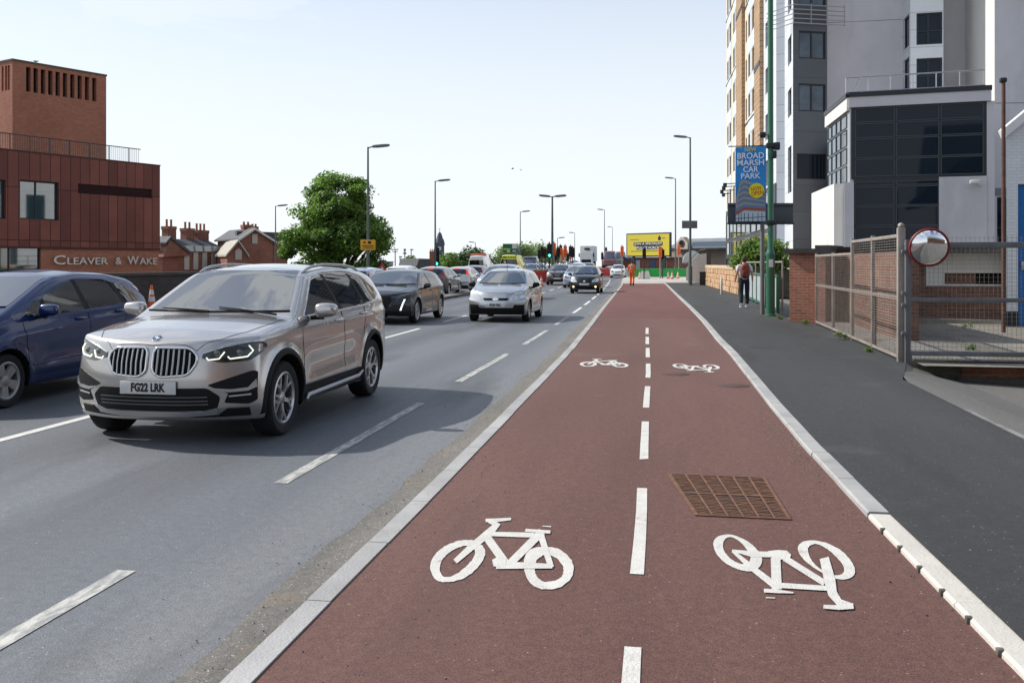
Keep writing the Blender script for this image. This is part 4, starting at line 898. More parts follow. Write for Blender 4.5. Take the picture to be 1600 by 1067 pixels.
# glazed base below the striped side
gb_ = MB(); gb_.box(0, WS.L, -.05, .12, 0, 6.4); gb_.build('plinth', MT['frame'], tower, WS.M, 0)
xs_ = [WS.x(p) for p in (1136, 1141, 1146.5, 1152, 1159, 1166, 1174, 1183, 1193, 1205)]
for i in range(len(xs_) - 1):
    for z0, z1 in ((.6, 2.1), (2.35, 3.5), (3.8, 6.0)): window(WS, tower, xs_[i] + .08, xs_[i + 1] - .08, z0, z1, -.055, (), (), 'skyglass', .06, 'silver' if i % 3 == 2 else 'frame', .04)
WP = WL(1213, 56.3, 1226, 56); b = MB(); b.poly([(0, 0, 0), (WP.L, 0, 0), (WP.L, 0, TOP), (0, 0, TOP)]); b.build('wall', bluepanel, tower, WP.M, 0)
WB = WL(1226, 56, 1239, 52); b = MB(); hb_ = [(WB.x(1231.2), WB.x(1236.6), z, z + 1.55) for z in (9.9, 12.85, 15.8, 18.7, 21.7)] + [(WB.x(1231.2), WB.x(1236.6), 5.6, 8.2)]
holed(b, 0, WB.L, 0, TOP, hb_, .2); b.build('wall', whitepanel, tower, WB.M, 0)
for h in hb_: window(WB, tower, *h, y=.18, fw=.07)
WG = WL(1239, 52, 1292.5, 52.4); b = MB(); gx0, gx1 = WG.x(1248), WG.x(1290); hg = [(gx0, gx1, z, z + 1.52) for z in (9.98, 12.88, 15.8, 18.72, 21.65)] + [(WG.x(1245), WG.x(1291), 6.25, 7.65)]
holed(b, 0, WG.L, 0, TOP, hg, .14); b.build('wall', greyclad, tower, WG.M, 0)
for h in hg[:-1]: window(WG, tower, *h, y=.12, bars=((h[0] + h[1]) / 2,), glass='bglass_blue', fw=.075)
h = hg[-1]; window(WG, tower, *h, y=.12, bars=tuple(h[0] + (h[1] - h[0]) * t for t in (.5, .64, .78, .9)), fw=.05)
b = MB()
for z in (14.75, 15.0, 15.25, 15.5, 15.75): b.tube([(-.1, -.25, z), (WG.L + .95, -.25, z)], .028, 6); b.tube([(-.1, -.25, z), (-.62, 1.9, z)], .028, 6)
for x in (-.1, .95, 1.9, WG.L + .9): b.tube([(x, -.25, 14.7), (x, -.25, 15.85)], .03, 6)
b.build('balcony_rail', mat('steel_rail', (.30, .31, .32), .35, .7), tower, WG.M)
WR = WL(1292.5, 54, 1415, 53.2); b = MB(); b.poly([(0, 0, 0), (WR.L, 0, 0), (WR.L, 0, TOP), (0, 0, TOP)]); b.build('wall', render_m, tower, WR.M, 0)
jm_ = mat('joint', (.2, .2, .21), .9)
for py_ in (34, 300): b = MB(); z = WR.zz(py_, 1350); b.box(.02, WR.L, -.006, .0, z, z + .03); b.build('render_joint', jm_, tower, WR.M, 0)
WL1 = WL(1409, 53.3, 1422, 51.4); b = MB(); hs_ = [(WL1.x(1411.5), WL1.x(1420.5), z, z + 1.75) for z in (HZ(138, 52) - .1, HZ(74, 52), HZ(74, 52) + 3.1)]
holed(b, 0, WL1.L, 5, TOP, hs_, .15); b.build('wall', whitepanel, tower, WL1.M, 0)
for h in hs_: window(WL1, tower, *h, y=.13)
WL2 = WL(1422, 51.4, 1474, 51.0); b = MB(); hs_ = [(WL2.x(1432), WL2.x(1474.4) - .06, z, z + 1.72) for z in (HZ(138, 51.2) - .1, HZ(70, 51.2), HZ(70, 51.2) + 3.1)]
holed(b, 0, WL2.L, 5, TOP, hs_, .18); b.build('wall', whitepanel, tower, WL2.M, 0)
for h in hs_: window(WL2, tower, *h, y=.15, bars=((h[0] + h[1]) / 2 - .05,), hb=(h[2] + .75,), fw=.09)
WL3 = WL(1474, 53.2, 1508, 53.0); b = MB(); b.poly([(-.6, 0, 5), (WL3.L, 0, 5), (WL3.L, 0, TOP), (-.6, 0, TOP)]); b.build('wall', render_m, tower, WL3.M, 0)
WL4 = WL(1508, 53.0, 1554, 47); b = MB(); b.poly([(0, 0, 0), (WL4.L, 0, 0), (WL4.L, 0, TOP), (0, 0, TOP)]); b.build('wall', renderw_m, tower, WL4.M, 0)
WL5 = WL(1554, 47, 1720, 46.6); b = MB(); hd = [(.12, 1.3, .2, 4.9)]; holed(b, 0, WL5.L, 0, TOP, hd, .3); b.build('wall', render_m, tower, WL5.M, 0)
window(WL5, tower, .12, 1.3, .2, 4.9, y=.28, hb=(2.0, 3.4))
jm_ = mat('joint_band', (.22, .22, .235), .9); z = WL5.zz(162, 1580)
for z_, h_ in ((z, .04), (4.95, .4)): b = MB(); b.box(.02, WL5.L, -.008, 0, z_, z_ + h_); b.build('render_joint', jm_, tower, WL5.M, 0)
sh = Vector((.05, .45)); fp = [A(1135, 88) + Vector((.5, .2)), A(1213, 56.3) + Vector((.45, .3)), A(1226, 56) + sh, A(1239, 52) + Vector((.3, .4)), A(1292.5, 52.4) + Vector((-.1, .4)), A(1292.5, 54) + Vector((-.1, .4)), A(1409, 53.3) + sh * 1.2, A(1422, 51.4) + Vector((.25, .4)), A(1474, 51) + Vector((-.1, .35)), A(1474, 53.2) + Vector((-.1, .45)), A(1508, 53) + Vector((.2, .45)), A(1554, 47) + Vector((.3, .45)), A(1720, 46.6) + sh, A(1720, 80), A(1300, 110), A(1150, 120)]
prism_core('roof', fp, .05, TOP - .02, render_m, tower)
# flood lamps on arms along the striped side
for i, (px, py) in enumerate(((1132, 303), (1129, 298), (1131.5, 292), (1133, 287.5))):
    d = 84 - i * 4; p = A(1137.5 + i * 3.5, d); q = A(px + i * .5, d); z = HZ(py, d); b = MB(); b.tube([(p.x + .4, p.y, z + .05), (q.x, q.y, z)], .04, 6); b.box(q.x - .22, q.x + .05, q.y - .2, q.y + .2, z - .25, z + .05)
    b.build('floodlight', MT['frame'], tower, Matrix())

# ------------------------------------------------------------------ glazed annexe in front of the tower
ann = thing('glazed_annexe', (*A(1328, 38), 0), 'two storey annexe with dark glass walls, pale parapet and roof handrail', 'building')
AF = WL(1328, 38, 1544, 36.4); AL = WL(1293, 42.8, 1328, 38); ZTOP = AF.zz(146, 1328); zB = AF.zz(169, 1328); zM = AF.zz(280, 1328)
def part_box(name, m, M_, *bx):
    b = MB(); b.box(*bx); return b.build(name, m, ann, M_, 0)
MT['frame2'] = mat('annexe_frame', (.05, .062, .078), .4)
x5 = AF.x(1467)
part_box('parapet', render_m, AF.M, -.02, AF.L + .1, -.12, .3, zB, ZTOP - .18); part_box('parapet_cap', MT['frame'], AF.M, -.04, AF.L + .12, -.16, .3, ZTOP - .18, ZTOP)
part_box('wall', render_m, AF.M, x5, AF.L - .05, -.06, .35, 0, zM - .02); part_box('pier', render_m, AF.M, AF.L - .05, AF.L + .22, -.02, .4, 0, zB); part_box('pier', render_m, AF.M, -.22, AF.x(1334), -.28, .3, 0, zM - .15)
part_box('parapet', renderw_m, AL.M, 0, AL.L - .02, -.12, .3, zB - .1, ZTOP - .18); part_box('parapet_cap', MT['frame'], AL.M, -.02, AL.L - .03, -.16, .3, ZTOP - .18, ZTOP - .003); part_box('wall', renderw_m, AL.M, -.9, AL.L - .35, -.55, .3, 0, zM - .15)
xg = [AF.x(p) for p in (1335, 1399, 1468.5, 1538)]; zg = [zM + .05] + [AF.zz(v, 1335) for v in (249, 217.5, 193.5)] + [zB - .02]
b = MB(); b.box(.05, AF.L - .06, .0, .25, zM - .02, zB); b.box(AF.x(1334), x5, .0, .25, 0, zM - .02); b.build('curtain_wall', MT['frame'], ann, AF.M, 0)
for i in range(3):
    for j in range(4): window(AF, ann, xg[i] + .03, xg[i + 1] - .03, zg[j] + .02, zg[j + 1] - .02, -.004, fw=.03, fd=.03, frame='frame2')
zl = [.1, AF.zz(354, 1335), AF.zz(323, 1335), AF.zz(292, 1335), zM - .1]
for i in range(2):
    for j in range(4): window(AF, ann, xg[i] + .03, xg[i + 1] - .04, zl[j] + .02, zl[j + 1] - .02, -.004, fw=.03, fd=.03, frame='frame2')
xl = [AL.x(p) for p in (1294, 1300, 1307, 1314, 1323.5)]; b = MB(); b.box(0, AL.L - .02, .0, .25, zM - .14, zB - .1); b.build('curtain_wall', MT['silver'], ann, AL.M, 0)
zs_ = [zM - .1, zM + .62, zM + 1.35, zM + 2.1, zB - .14]
for i in range(4):
    for j in range(4): window(AL, ann, xl[i] + .02, xl[i + 1] - .02, zs_[j] + .03, zs_[j + 1] - .03, -.004, fw=.025, fd=.03, glass='bglass_blue')
b = MB(); rz = ZTOP
for z in (rz + .12, rz + .95 * .75): b.tube([(-.15, .5, z), (AF.L - .05, .5, z)], .03, 6)
for x in np.linspace(-.15, AF.L - .1, 7): b.tube([(x, .5, rz - .05), (x, .5, rz + .95 * .75)], .025, 6)
b.build('roof_handrail', MT['silver'], ann, AF.M)
b = MB(); b.tube([(-.5, .5, rz - .3), (AL.L - .1, .5, rz + .7)], .03, 6); b.tube([(-.5, .5, rz - .9), (AL.L - .1, .5, rz + .12)], .025, 6); b.build('roof_handrail', MT['silver'], ann, AL.M)
fpA = [A(1293, 42.8) + Vector((.1, .3)), A(1328, 38) + Vector((.12, .28)), A(1544, 36.4) + Vector((-.02, .3)), A(1535, 48.5), A(1302, 53.5)]
prism_core('roof', fpA, .0, ZTOP - .2, render_m, ann)
b = MB(); x, z = AF.x(1523), AF.zz(288, 1523); b.tube([(x + .25, -.02, z - .05), (x + .1, -.25, z - .03), (x, -.3, z)], .03, 6); b.cbox(x - .22, x + .12, -.42, -.28, z - .02, z + .14, .03); o = b.build('security_camera', mat('camera_white', (.6, .6, .58), .4), None, AF.M); tag(o, 'white security camera on the pale annexe wall', 'camera')

# ------------------------------------------------------------------ mesh fence, gate, brick wall, yard
galv = mat('galvanised_steel', (.30, .265, .235), .6, .35, var=.22, vs=3, bump=.2, bs=60, col2=(.24, .15, .09), c2s=2.2, c2=(.58, .72))
galvd = mat('dull_grey_steel', (.15, .155, .165), .55, .4, var=.2, vs=3)
wire_m = mat('mesh_wire', (.25, .215, .185), .6, .3, var=.3, vs=4)
redbrick = brick('red_brick', (.27, .085, .048), (.36, .125, .07), (.26, .21, .17), .225, .075, .010, .9, .5, .5, .28, 1.1)
oldbrick = brick('old_brick', (.13, .055, .038), (.20, .085, .055), (.15, .12, .10), .225, .075, .012, .9, .5, .5, .4, 1.1)
coping_m = mat('dark_coping', (.045, .042, .040), .9, var=.35, vs=2, bump=.5, bs=30)
fen = thing('mesh_fence', (3.66, 20, .09), 'long galvanised wire mesh fence beside the footway, with rust stains', 'fence')
P0, P1 = Vector((3.57, 15.32)), Vector((3.70, 24.5)); Lf = (P1 - P0).length; ef = (P1 - P0) / Lf
FM = Matrix(((ef.x, -ef.y, 0, P0.x), (ef.y, ef.x, 0, P0.y), (0, 0, 1, .09), (0, 0, 0, 1)))
posts = [.0, 1.05 * 2.05, 4.15, 6.5, Lf - .06]
zt = lambda x: 1.98 if x < 4.15 else 1.74
for i, x in enumerate(posts[:1] + posts[1:]):
    b = MB(); w = .055 if i == 0 else .03; b.cbox(x - w, x + w, -w, w, -.1 if i == 0 else -.05, (2.06 if i == 0 else zt(x - .01) + .02), .006)
    if i == 0: b.prism([(0, .0), (.0, .55), (.09, .0)], lambda u, z, t: (x - w - u * .0 - .004 - (.012 if t else 0), -w - .012 - u, z)); b.ball((x, 0, 2.09), .05, 0, 1, 2)
    b.build('post', galv, fen, FM)
for x0, x1 in zip(posts[:-1], posts[1:]):
    t = 1.98 if x0 < 4.1 else 1.74; b = MB()
    for z in (.07, .98, t - .04): b.cbox(x0 + .03, x1 - .03, -.024, .024, z - .026, z + .026, .005)
    b.build('rail', galv, fen, FM)
    b = MB()
    for z in np.arange(.11, t - .06, .044): b.tube([(x0 + .03, .03, z), (x1 - .03, .03, z)], .0045, 4)
    for x in np.arange(x0 + .08, x1 - .05, .19): b.tube([(x, .035, .1), (x, .035, t - .05)], .0028, 4)
    b.build('mesh_panel', wire_m, fen, FM, 0)
b = MB(); b.tube([(2.16, -.05, .0), (2.16, -.05, 1.0)], .014, 6); b.tube([(2.16, -.05, .78), (2.36, -.06, .78)], .012, 6); b.cbox(2.11, 2.21, -.07, .02, .93, 1.06, .01); b.build('drop_bolt', rust_m, fen, FM)
gt = thing('mesh_gate', (*A(1418, 14.42), .1), 'grey framed wire mesh gate standing across the yard entrance', 'gate')
GW = WL(1414, 14.42, 1740, 14.05); zb_ = HZ(553, 14.3); zt_ = HZ(383, 14.3); zm_ = HZ(469, 14.3); b = MB()
for z, r in ((zb_, .035), (zm_, .032), (zt_, .045)): b.cbox(.05, GW.L, -.03, .03, z - r, z + r, .006)
b.cbox(0, .075, -.035, .035, zb_ - .18, zt_ + .08, .006); b.cbox(GW.L - .07, GW.L, -.035, .035, zb_ - .04, zt_ + .05, .006); b.cbox(1.78, 1.82, -.02, .02, zb_, zt_, .004)
b.build('gate_frame', galvd, gt, GW.M)
b = MB(); 
for x in np.arange(.10, GW.L - .08, .066): b.tube([(x, .035, zb_ - .12), (x, .035, zt_ + .14)], .0026, 4)
for z in np.arange(zb_ - .1, zt_ + .14, .066): b.tube([(.07, .040, z), (GW.L - .05, .040, z)], .0026, 4)
b.build('mesh_panel', wire_m, gt, GW.M, 0)
for z in (zb_ + .3, zm_ + .1, zm_ - .08, zt_ - .1):
    b = MB(); b.cbox(-.06, .02, -.05, .0, z - .03, z + .03, .008)
    b.build('hinge', galvd, gt, GW.M)
# plinth under the gate
pl = thing('plinth_wall', (*A(1500, 14.1), 0), 'low brick and mossy concrete plinth under the yard gate', 'wall')
PWl = WL(1403, 14.45, 1760, 13.95, -.3); b = MB(); xq = PWl.x(1501)
b.prism([(0, .22), (.12, .37), (.22, .37), (.28, .435), (xq, .435), (xq, 0), (0, 0)], lambda x, z, t: (x, (.34 if t else -.04), z)); b.build('concrete_block', mat('mossy_concrete', (.12, .115, .095), .95, var=.3, vs=3, bump=.5, bs=40, col2=(.05, .055, .03), c2s=4, c2=(.5, .62)), pl, PWl.M, 0, True)
b = MB(); b.box(xq, PWl.L, 0, .3, -.1, .40); b.build('brick_course', redbrick, pl, PWl.M, 0)
b = MB(); b.box(xq, PWl.L, -.02, .34, .40, .43); b.build('coping', coping_m, pl, PWl.M, 0)
# walls at the back of the yard
yw = thing('yard_wall', (*A(1480, 24), .1), 'brick wall with whitewashed upper part behind the mesh gate', 'wall')
YW = WL(1368, 24.6, 1580, 23.6, .1); b = MB(); zt2 = YW.zz(447, 1470); b.box(0, YW.L, -.05, .3, 0, zt2); b.build('lower_wall', oldbrick, yw, YW.M, 0)
b = MB(); z1 = YW.zz(392, 1470); h1 = (YW.x(1476), YW.x(1572), YW.zz(444, 1500), YW.zz(426.5, 1500)); holed(b, .3, YW.L, zt2, z1, [h1], .2); b.box(.3, YW.L, .2, .35, zt2, z1); b.build('upper_wall', renderw_m, yw, YW.M, 0)
b = MB(); b.poly([(h1[0], .19, h1[2]), (h1[1], .19, h1[2]), (h1[1], .19, h1[3]), (h1[0], .19, h1[3])]); b.build('opening', MT['dark'], yw, YW.M, 0)
b = MB(); b.box(-.1, YW.L, -.1, .4, z1, z1 + .07); b.build('coping', coping_m, yw, YW.M, 0)
b = MB(); b.box(.2, YW.L, -.6, -.05, -.02, .12); b.build('footing', mat('pale_concrete', (.22, .21, .19), .9, var=.2, vs=2), yw, YW.M, 0)
# white workshop with blue door at the frame's edge
wk = thing('white_workshop', (*A(1573, 22.4), .1), 'white painted gable end with a bright blue door at the yard', 'building')
KW = WL(1572.5, 22.3, 1760, 21.9, .1); b = MB(); ze = KW.zz(214, 1573); dx0, dx1, dz = KW.x(1590.5), KW.x(1590.5) + 2.4, KW.zz(288, 1591); prof = [(0, 0), (KW.L, 0), (KW.L, ze + 2.3), (.9, ze + .9), (0, ze)]
wpb = brick('white_painted_brick', (.66, .68, .70), (.70, .72, .74), (.56, .58, .6), .225, .075, .008, .7, .5, .35, .06, 1.)
holed(b, 0, KW.L, .35, dz, [(dx0, dx1, .0, dz)], .18); b.poly([(0, 0, dz), (KW.L, 0, dz), (KW.L, 0, ze + 2.3), (0, 0, ze)]); b.poly([(3.4, 6, 0), (0, 0, 0), (0, 0, ze), (3.4, 6, ze)]); b.build('wall', wpb, wk, KW.M, 0)
b = MB(); b.box(-.03, dx0 - .0, -.03, .05, 0, .38); b.build('plinth', MT['frame'], wk, KW.M, 0)
b = MB(); b.box(dx0, dx1, .1, .16, 0, dz); 
for x in np.arange(dx0 + .25, dx1, .25): b.box(x, x + .03, .085, .1, .05, dz - .05)
dd = b.build('door', mat('blue_door', (.012, .13, .40), .45, var=.1, vs=2), wk, KW.M, 0)
b = MB(); b.tube([(dx0 + .1, .06, 1.45), (dx0 + .3, .06, 1.47)], .02, 6); b.cbox(dx0 + .1, dx0 + .22, .05, .1, 1.35, 1.55, .01); b.build('handle', MT['silver'], dd, KW.M)
b = MB(); b.prism([(-.05, ze - .02), (KW.L, ze + 2.28), (KW.L, ze + 2.5), (-.12, ze + .16)], lambda x, z, t: (x, -.14 if not t else .2, z)); b.build('bargeboard', mat('white_board', (.7, .7, .7), .5), wk, KW.M, 0, True)
b = MB(); b.add([(-.1, .2, ze + .1), (KW.L, .2, ze + 2.45), (KW.L + 3.4, 6, ze + 2.45), (3.4, 6, ze + .1)], [(0, 1, 2, 3)]); b.build('roof', coping_m, wk, KW.M, 0)
# rusty pole with small lamp
d = 20.5; p = A(1568, d); pp = thing('yard_lamp', (p.x, p.y, .1), 'thin rusty pole with a small lamp head beside the white workshop', 'lamp')
b = MB(); b.tube([(p.x, p.y, .1), (p.x, p.y, HZ(128, d))], [.045, .04], 8); b.build('pole', mat('brown_pole', (.10, .045, .03), .7, var=.3, vs=5), pp, Matrix())
b = MB(); z = HZ(125, d); b.cbox(p.x - .08, p.x + .06, p.y - .06, p.y + .06, z - .06, z + .04, .02); b.build('lamp_head', MT['frame'], pp, Matrix())
# convex traffic mirror
d = 14.25; c = A(1452, d); cz = HZ(387, d); mir = thing('traffic_mirror', (c.x, c.y, cz), 'round convex traffic mirror with red rim above the gate', 'mirror')
MMx = Matrix.Translation((c.x, c.y, cz)) @ Matrix.Rotation(TH + R(-10), 4, 'Z') @ Matrix.Rotation(R(100), 4, 'X')
b = MB(); b.lathe([(.001, .075), (.08, .072), (.15, .058), (.21, .036), (.262, .006)], 40, 0, MMx, cap=False); b.build('mirror_face', mat('mirror_silver', (.78, .79, .80), .015, 1.), mir, Matrix())
b = MB(); b.lathe([(.266, .004), (.270, .014), (.286, .014), (.296, .0), (.292, -.03), (.26, -.04), (.001, -.06)], 40, 0, MMx, cap=False); b.build('rim', mat('red_rim', (.20, .016, .018), .5), mir, Matrix())
b = MB(); b.tube([MMx @ Vector((0, 0, -.06)), Vector((c.x - .1, c.y + .16, cz - .02)), Vector((A(1414, 14.4).x, A(1414, 14.4).y + .02, cz + .05))], .024, 8); b.build('bracket', galvd, mir, Matrix())
# brick wall with dark coping
bw = thing('brick_wall', (3.4, 27.4, .09), 'red brick wall end with stepped dark coping beside the green lamp post', 'wall')
BA = WL(1233.5, 24.55, 1275, 24.2, .06); b = MB(); zc = HZ(396, 24.5) - .06
b.box(0, BA.L, 0, .35, 0, zc); b.box(0, .34, .35, 4.6, 0, zc); b.build('wall', redbrick, bw, BA.M, 0)
b = MB(); b.box(BA.L, BA.L + .26, -.12, 1.2, 0, zc - .05); b.build('pier', redbrick, bw, BA.M, 0)
b = MB(); b.box(-.14, .48, .3, 4.7, zc, zc + .12); b.box(-.14, BA.L + .02, -.12, .3, zc, zc + .12); b.box(BA.L + .02, BA.L + .4, -.2, 1.3, zc - .02, zc + .2); b.box(.5, 6.5, .9, 4.5, zc + .0, zc + .09); b.build('coping', coping_m, bw, BA.M, 0)
b = MB(); b.box(-.004, .0, 1.9, 1.93, .1, zc - .05); b.build('movement_joint', MT['dark'], bw, BA.M, 0)
# shed wall behind fence
yb = thing('boundary_wall', (6, 26.2, .1), 'dark old brick wall seen through the mesh fence', 'wall'); b = MB(); b.box(4.0, 10.5, 25.6, 25.95, .1, 1.95); b.box(4.55, 4.85, 19.4, 25.6, .1, 1.84); b.build('wall', oldbrick, yb, Matrix(), 0); b = MB(); b.box(4.0, 10.6, 25.5, 26.05, 1.95, 2.03); b.build('coping', coping_m, yb, Matrix(), 0)

# grey panel railing with green posts
grn = mat('green_paint', (.018, .115, .062), .42, var=.12, vs=4, coat=.2); gry = mat('grey_panel', (.33, .36, .385), .55, var=.08, vs=1.5)
rl = thing('panel_railing', (3.5, 38, .09), 'grey panelled railing with green posts and handrail behind the pedestrian', 'railing')
Y0, Y1 = 30.2, 45.8; n = 9; xr = lambda Y: 3.42 + (Y - 30) * .004
for i in range(n + 1):
    Y = Y0 + (Y1 - Y0) * i / n; b = MB(); b.cbox(xr(Y) - .05, xr(Y) + .05, Y - .05, Y + .05, .05, 1.22, .008); b.build('post', grn, rl, Matrix())
    if i < n:
        Y2 = Y0 + (Y1 - Y0) * (i + 1) / n; b = MB(); b.box(xr(Y) - .015, xr(Y) + .015, Y + .06, Y2 - .06, .22, 1.15); b.build('panel', gry, rl, Matrix(), 0)
b = MB(); b.cbox(xr(Y0) - .035, xr(Y0) + .035, Y0, Y1, 1.16, 1.24, .01); b.cbox(xr(Y0) - .03, xr(Y0) + .03, Y0, Y1, .14, .2, .01); b.build('rail', grn, rl, Matrix())
b = MB(); b.tube([(xr(Y0) + .15, Y0, 1.65), (xr(Y0) + .15, Y1, 1.65)], .03, 8)
for Y in np.linspace(Y0 + .1, Y1 - .1, 6): b.tube([(xr(Y) + .15, Y, .1), (xr(Y) + .15, Y, 1.65)], .03, 6)
b.build('handrail', galv, rl, Matrix())
# sandstone retaining wall
sand = brick('sandstone', (.42, .265, .15), (.54, .365, .225), (.16, .115, .08), .62, .30, .022, .95, .45, .9, .30, 1.4)
sw = thing('sandstone_wall', (3.3, 57, .09), 'rough sandstone block wall topped with a pale coping', 'wall')
SWL = WL(1104, 66.5, 1155.5, 45.6, .08); b = MB(); nseg = 40; hz_ = 1.18
rr = random.Random(3); 
for j in range(4):
    x = -(j % 2) * .3
    while x < SWL.L:
        w = rr.uniform(.45, .75); x1 = min(x + w - .02, SWL.L); x0_ = max(x, 0)
        if x1 - x0_ > .08: b.cbox(x0_, x1, -.05 - rr.uniform(0, .05), .3, j * .3 + .012, j * .3 + .29, .03)
        x += w
b.box(0, SWL.L, -.02, .32, 0, 1.18); b.build('wall', mat('sandstone_block', (.50, .325, .19), .95, var=.35, vs=1.6, bump=.9, bs=22, col2=(.30, .17, .09), c2s=1.1, c2=(.5, .65)), sw, SWL.M, 0)
b = MB(); b.cbox(-.1, SWL.L, -.1, .42, 1.2, 1.42, .02); b.build('coping', mat('sandstone_cap', (.52, .40, .26), .9, var=.2, vs=1.2), sw, SWL.M)
# stair flank with handrails
stw = thing('stair_wall', (3.0, 75, .06), 'grey brick stair flank with sloping handrail past the sandstone wall', 'stairs')
TW = WL(1072, 86, 1104, 67, .06); b = MB(); b.prism([(0, 0), (TW.L, 0), (TW.L, HZ(397, 67)), (TW.L * .72, HZ(398.5, 72)), (0, HZ(420, 86))], lambda x, z, t: (x, .3 if t else 0, z)); b.build('wall', brick('grey_brick', (.095, .08, .074), (.13, .11, .10), (.08, .07, .065), .225, .075, .01), stw, TW.M, 0, True)
b = MB(); b.tube([(0, -.03, HZ(414, 86)), (TW.L * .72, -.03, HZ(392.5, 72)), (TW.L, -.03, HZ(391, 67))], .03, 6); b.build('handrail', MT['frame'], stw, TW.M)
sr = thing('stair_railing', (*A(1128, 60), 1.4), 'dark sloping handrail with steel posts above the sandstone wall', 'railing'); b = MB()
p = [(1112, 62, 417), (1150, 55, 392), (1175, 52, 392)]; pts = [Vector((*(A(x, d) + Vector((1.2, 0))), HZ(y, d))) for x, d, y in p]; b.tube(pts, .028, 6)
b.tube([q - Vector((0, 0, .5)) for q in pts], .02, 6)
for t in (0, .25, .5, .75, 1.): q = pts[0].lerp(pts[1], t); b.tube([q, Vector((q.x, q.y, 1.2))], .03, 6)
for t in (.3, .65, 1.): q = pts[1].lerp(pts[2], t); b.tube([q, Vector((q.x, q.y, 1.2))], .03, 6)
b.build('rail', MT['frame'], sr, Matrix())
te = MB(); te.box(3.6, 6.9, 46, 66, .0, 1.3); te.build('terrace', mat('planter_soil', (.08, .075, .06), .95, var=.3, vs=2), None, Matrix(), 0)['kind'] = 'structure'
d = 66.8; p = A(1098, d); b = MB(); b.cbox(p.x - .22, p.x + .3, p.y - .3, p.y + .3, .09, HZ(426, d), .03); bn = b.build('litter_bin', mat('dark_bin', (.03, .028, .026), .6)); b = MB(); b.cbox(p.x - .26, p.x + .34, p.y - .34, p.y + .34, HZ(426, d), HZ(426, d) + .06, .02); b.build('lid', MT['frame'], bn); tag(bn, 'dark box shaped litter bin against the stair flank', 'bin')
d = 46; p = A(1131.5, 46.5); b = MB(); b.lathe([(.05, 0), (.06, .02), (.055, .78), (.03, .84), (.001, .85)], 12, 0, Matrix.Translation((p.x - .15, p.y - .3, .09))); o = b.build('marker_post', mat('white_post', (.62, .6, .55), .6)); tag(o, 'short white marker post at the foot of the sandstone wall', 'post')
# ------------------------------------------------------------------ the other cars
def hatch(L=3.92, WB=2.49, W=.84, H=1.46, pt=None, wheel='five', **k):
    sx = WB / 2.49; fo = (L - WB) / 1.43; sz = H / 1.46
    def X(x): return x * sx if abs(x) <= 1.245 else math.copysign(1.245 * sx + (abs(x) - 1.245) * fo, x)
    T = lambda pts: [(X(x), z * sz) for x, z in pts]
    sp = dict(W=W, zb=.20, xa=1.245 * sx, xb=-1.245 * sx, Rw=.298 * (H / 1.46) ** .5, Ra=.345 * (H / 1.46) ** .5, wid=.185, crown=.045, tumble=.52, nf=.12, nr=.10, pf=.30, pr=.16, flare=.014, sm=.08, wheelin=.105,
        top=T([(2.0, .70), (1.93, .79), (1.7, .89), (1.25, .975), (1.08, 1.005), (1.0, 1.03), (.20, 1.375), (0, 1.42), (-.5, 1.46), (-1.2, 1.42), (-1.55, 1.365), (-1.66, 1.32), (-1.84, 1.0), (-1.92, .9)]),
        belt=T([(2, .72), (1.0, .92), (.6, .945), (-1.0, 1.0), (-1.92, .97)]),
        nose=[(.2, -.10), (.33, -.02), (.46, .015), (.58, .0), (.72, -.05), (.9, -.12)], tail=[(.2, .08), (.35, .02), (.55, .0), (.8, .03), (1.0, .05), (1.3, .0)],
        wind=(1.045 * sz, 1.375 * sz), rear=(1.03 * sz, 1.30 * sz),
        side=[T([(.74, .965), (.14, 1.27), (-.18, 1.325), (-.22, .985)]), T([(-.29, .985), (-.25, 1.33), (-.8, 1.325), (-1.08, 1.275), (-1.28, 1.07), (-1.2, 1.03)])],
        pillar=[T([(-.215, .985), (-.175, 1.327), (-.255, 1.33), (-.295, .985)])],
        gaps=[T([(.88, .93), (.84, .7), (.84, .34)]), T([(-.26, .96), (-.3, .7), (-.3, .34)]), T([(-1.0, .98), (-.93, .75), (-.85, .62)]), T([(.84, .33), (-.8, .33)])],
        tgaps=[('t', [(X(1.1), .70), (X(1.45), .68), (X(1.75), .58), (X(1.87), .40), (X(1.90), 0), (X(1.87), -.40), (X(1.75), -.58), (X(1.45), -.68), (X(1.1), -.70)])],
        wheel=wheel, mirror=(.62 * sx, W + .085, 1.0 * sz), mdim=(.20, .14, .13), handles=[(X(-.12), .86 * sz), (X(-.95), .89 * sz)], wipers=[(X(1.05), .55, X(.98), -.05, 0), (X(1.05), -.1, X(.98), -.55, 0)], paint=pt)
    sp.update(k); return sp
def sc_(pts, kx, kz): return [(y * kx, z * kz) for y, z in pts]
def face(kx=1., kz=1., hl=None, grille=None, low=None, lampm='lamp', bumper=None, fog=None, extra=()):
    out = []
    if bumper: out.append(('P', 'bumper_trim', 'f', sc_(bumper, kx, kz), 'black', .005))
    hl = hl or [(.40, .60), (.43, .68), (.56, .79), (.66, .83), (.735, .80), (.765, .70), (.74, .61), (.60, .585)]
    out.append(('P', 'headlight', 'f', roundpoly(sc_(hl, kx, kz), .03), lampm, .005, True))
    out.append(('P', 'grille', 'f', roundpoly(sc_(grille or [(-.36, .665), (.36, .665), (.33, .60), (-.33, .60)], kx, kz), .03), 'black', .006))
    out.append(('P', 'lower_grille', 'f', roundpoly(sc_(low or [(-.42, .36), (.42, .36), (.46, .27), (-.46, .27)], kx, kz), .03), 'dark', .008))
    if fog: out.append(('P', 'fog_light', 'f', [(kx * (fog[0] + .045 * math.cos(R(30 * i))), kz * (fog[1] + .045 * math.sin(R(30 * i)))) for i in range(12)], fog[2], .01, True))
    return out + list(extra)
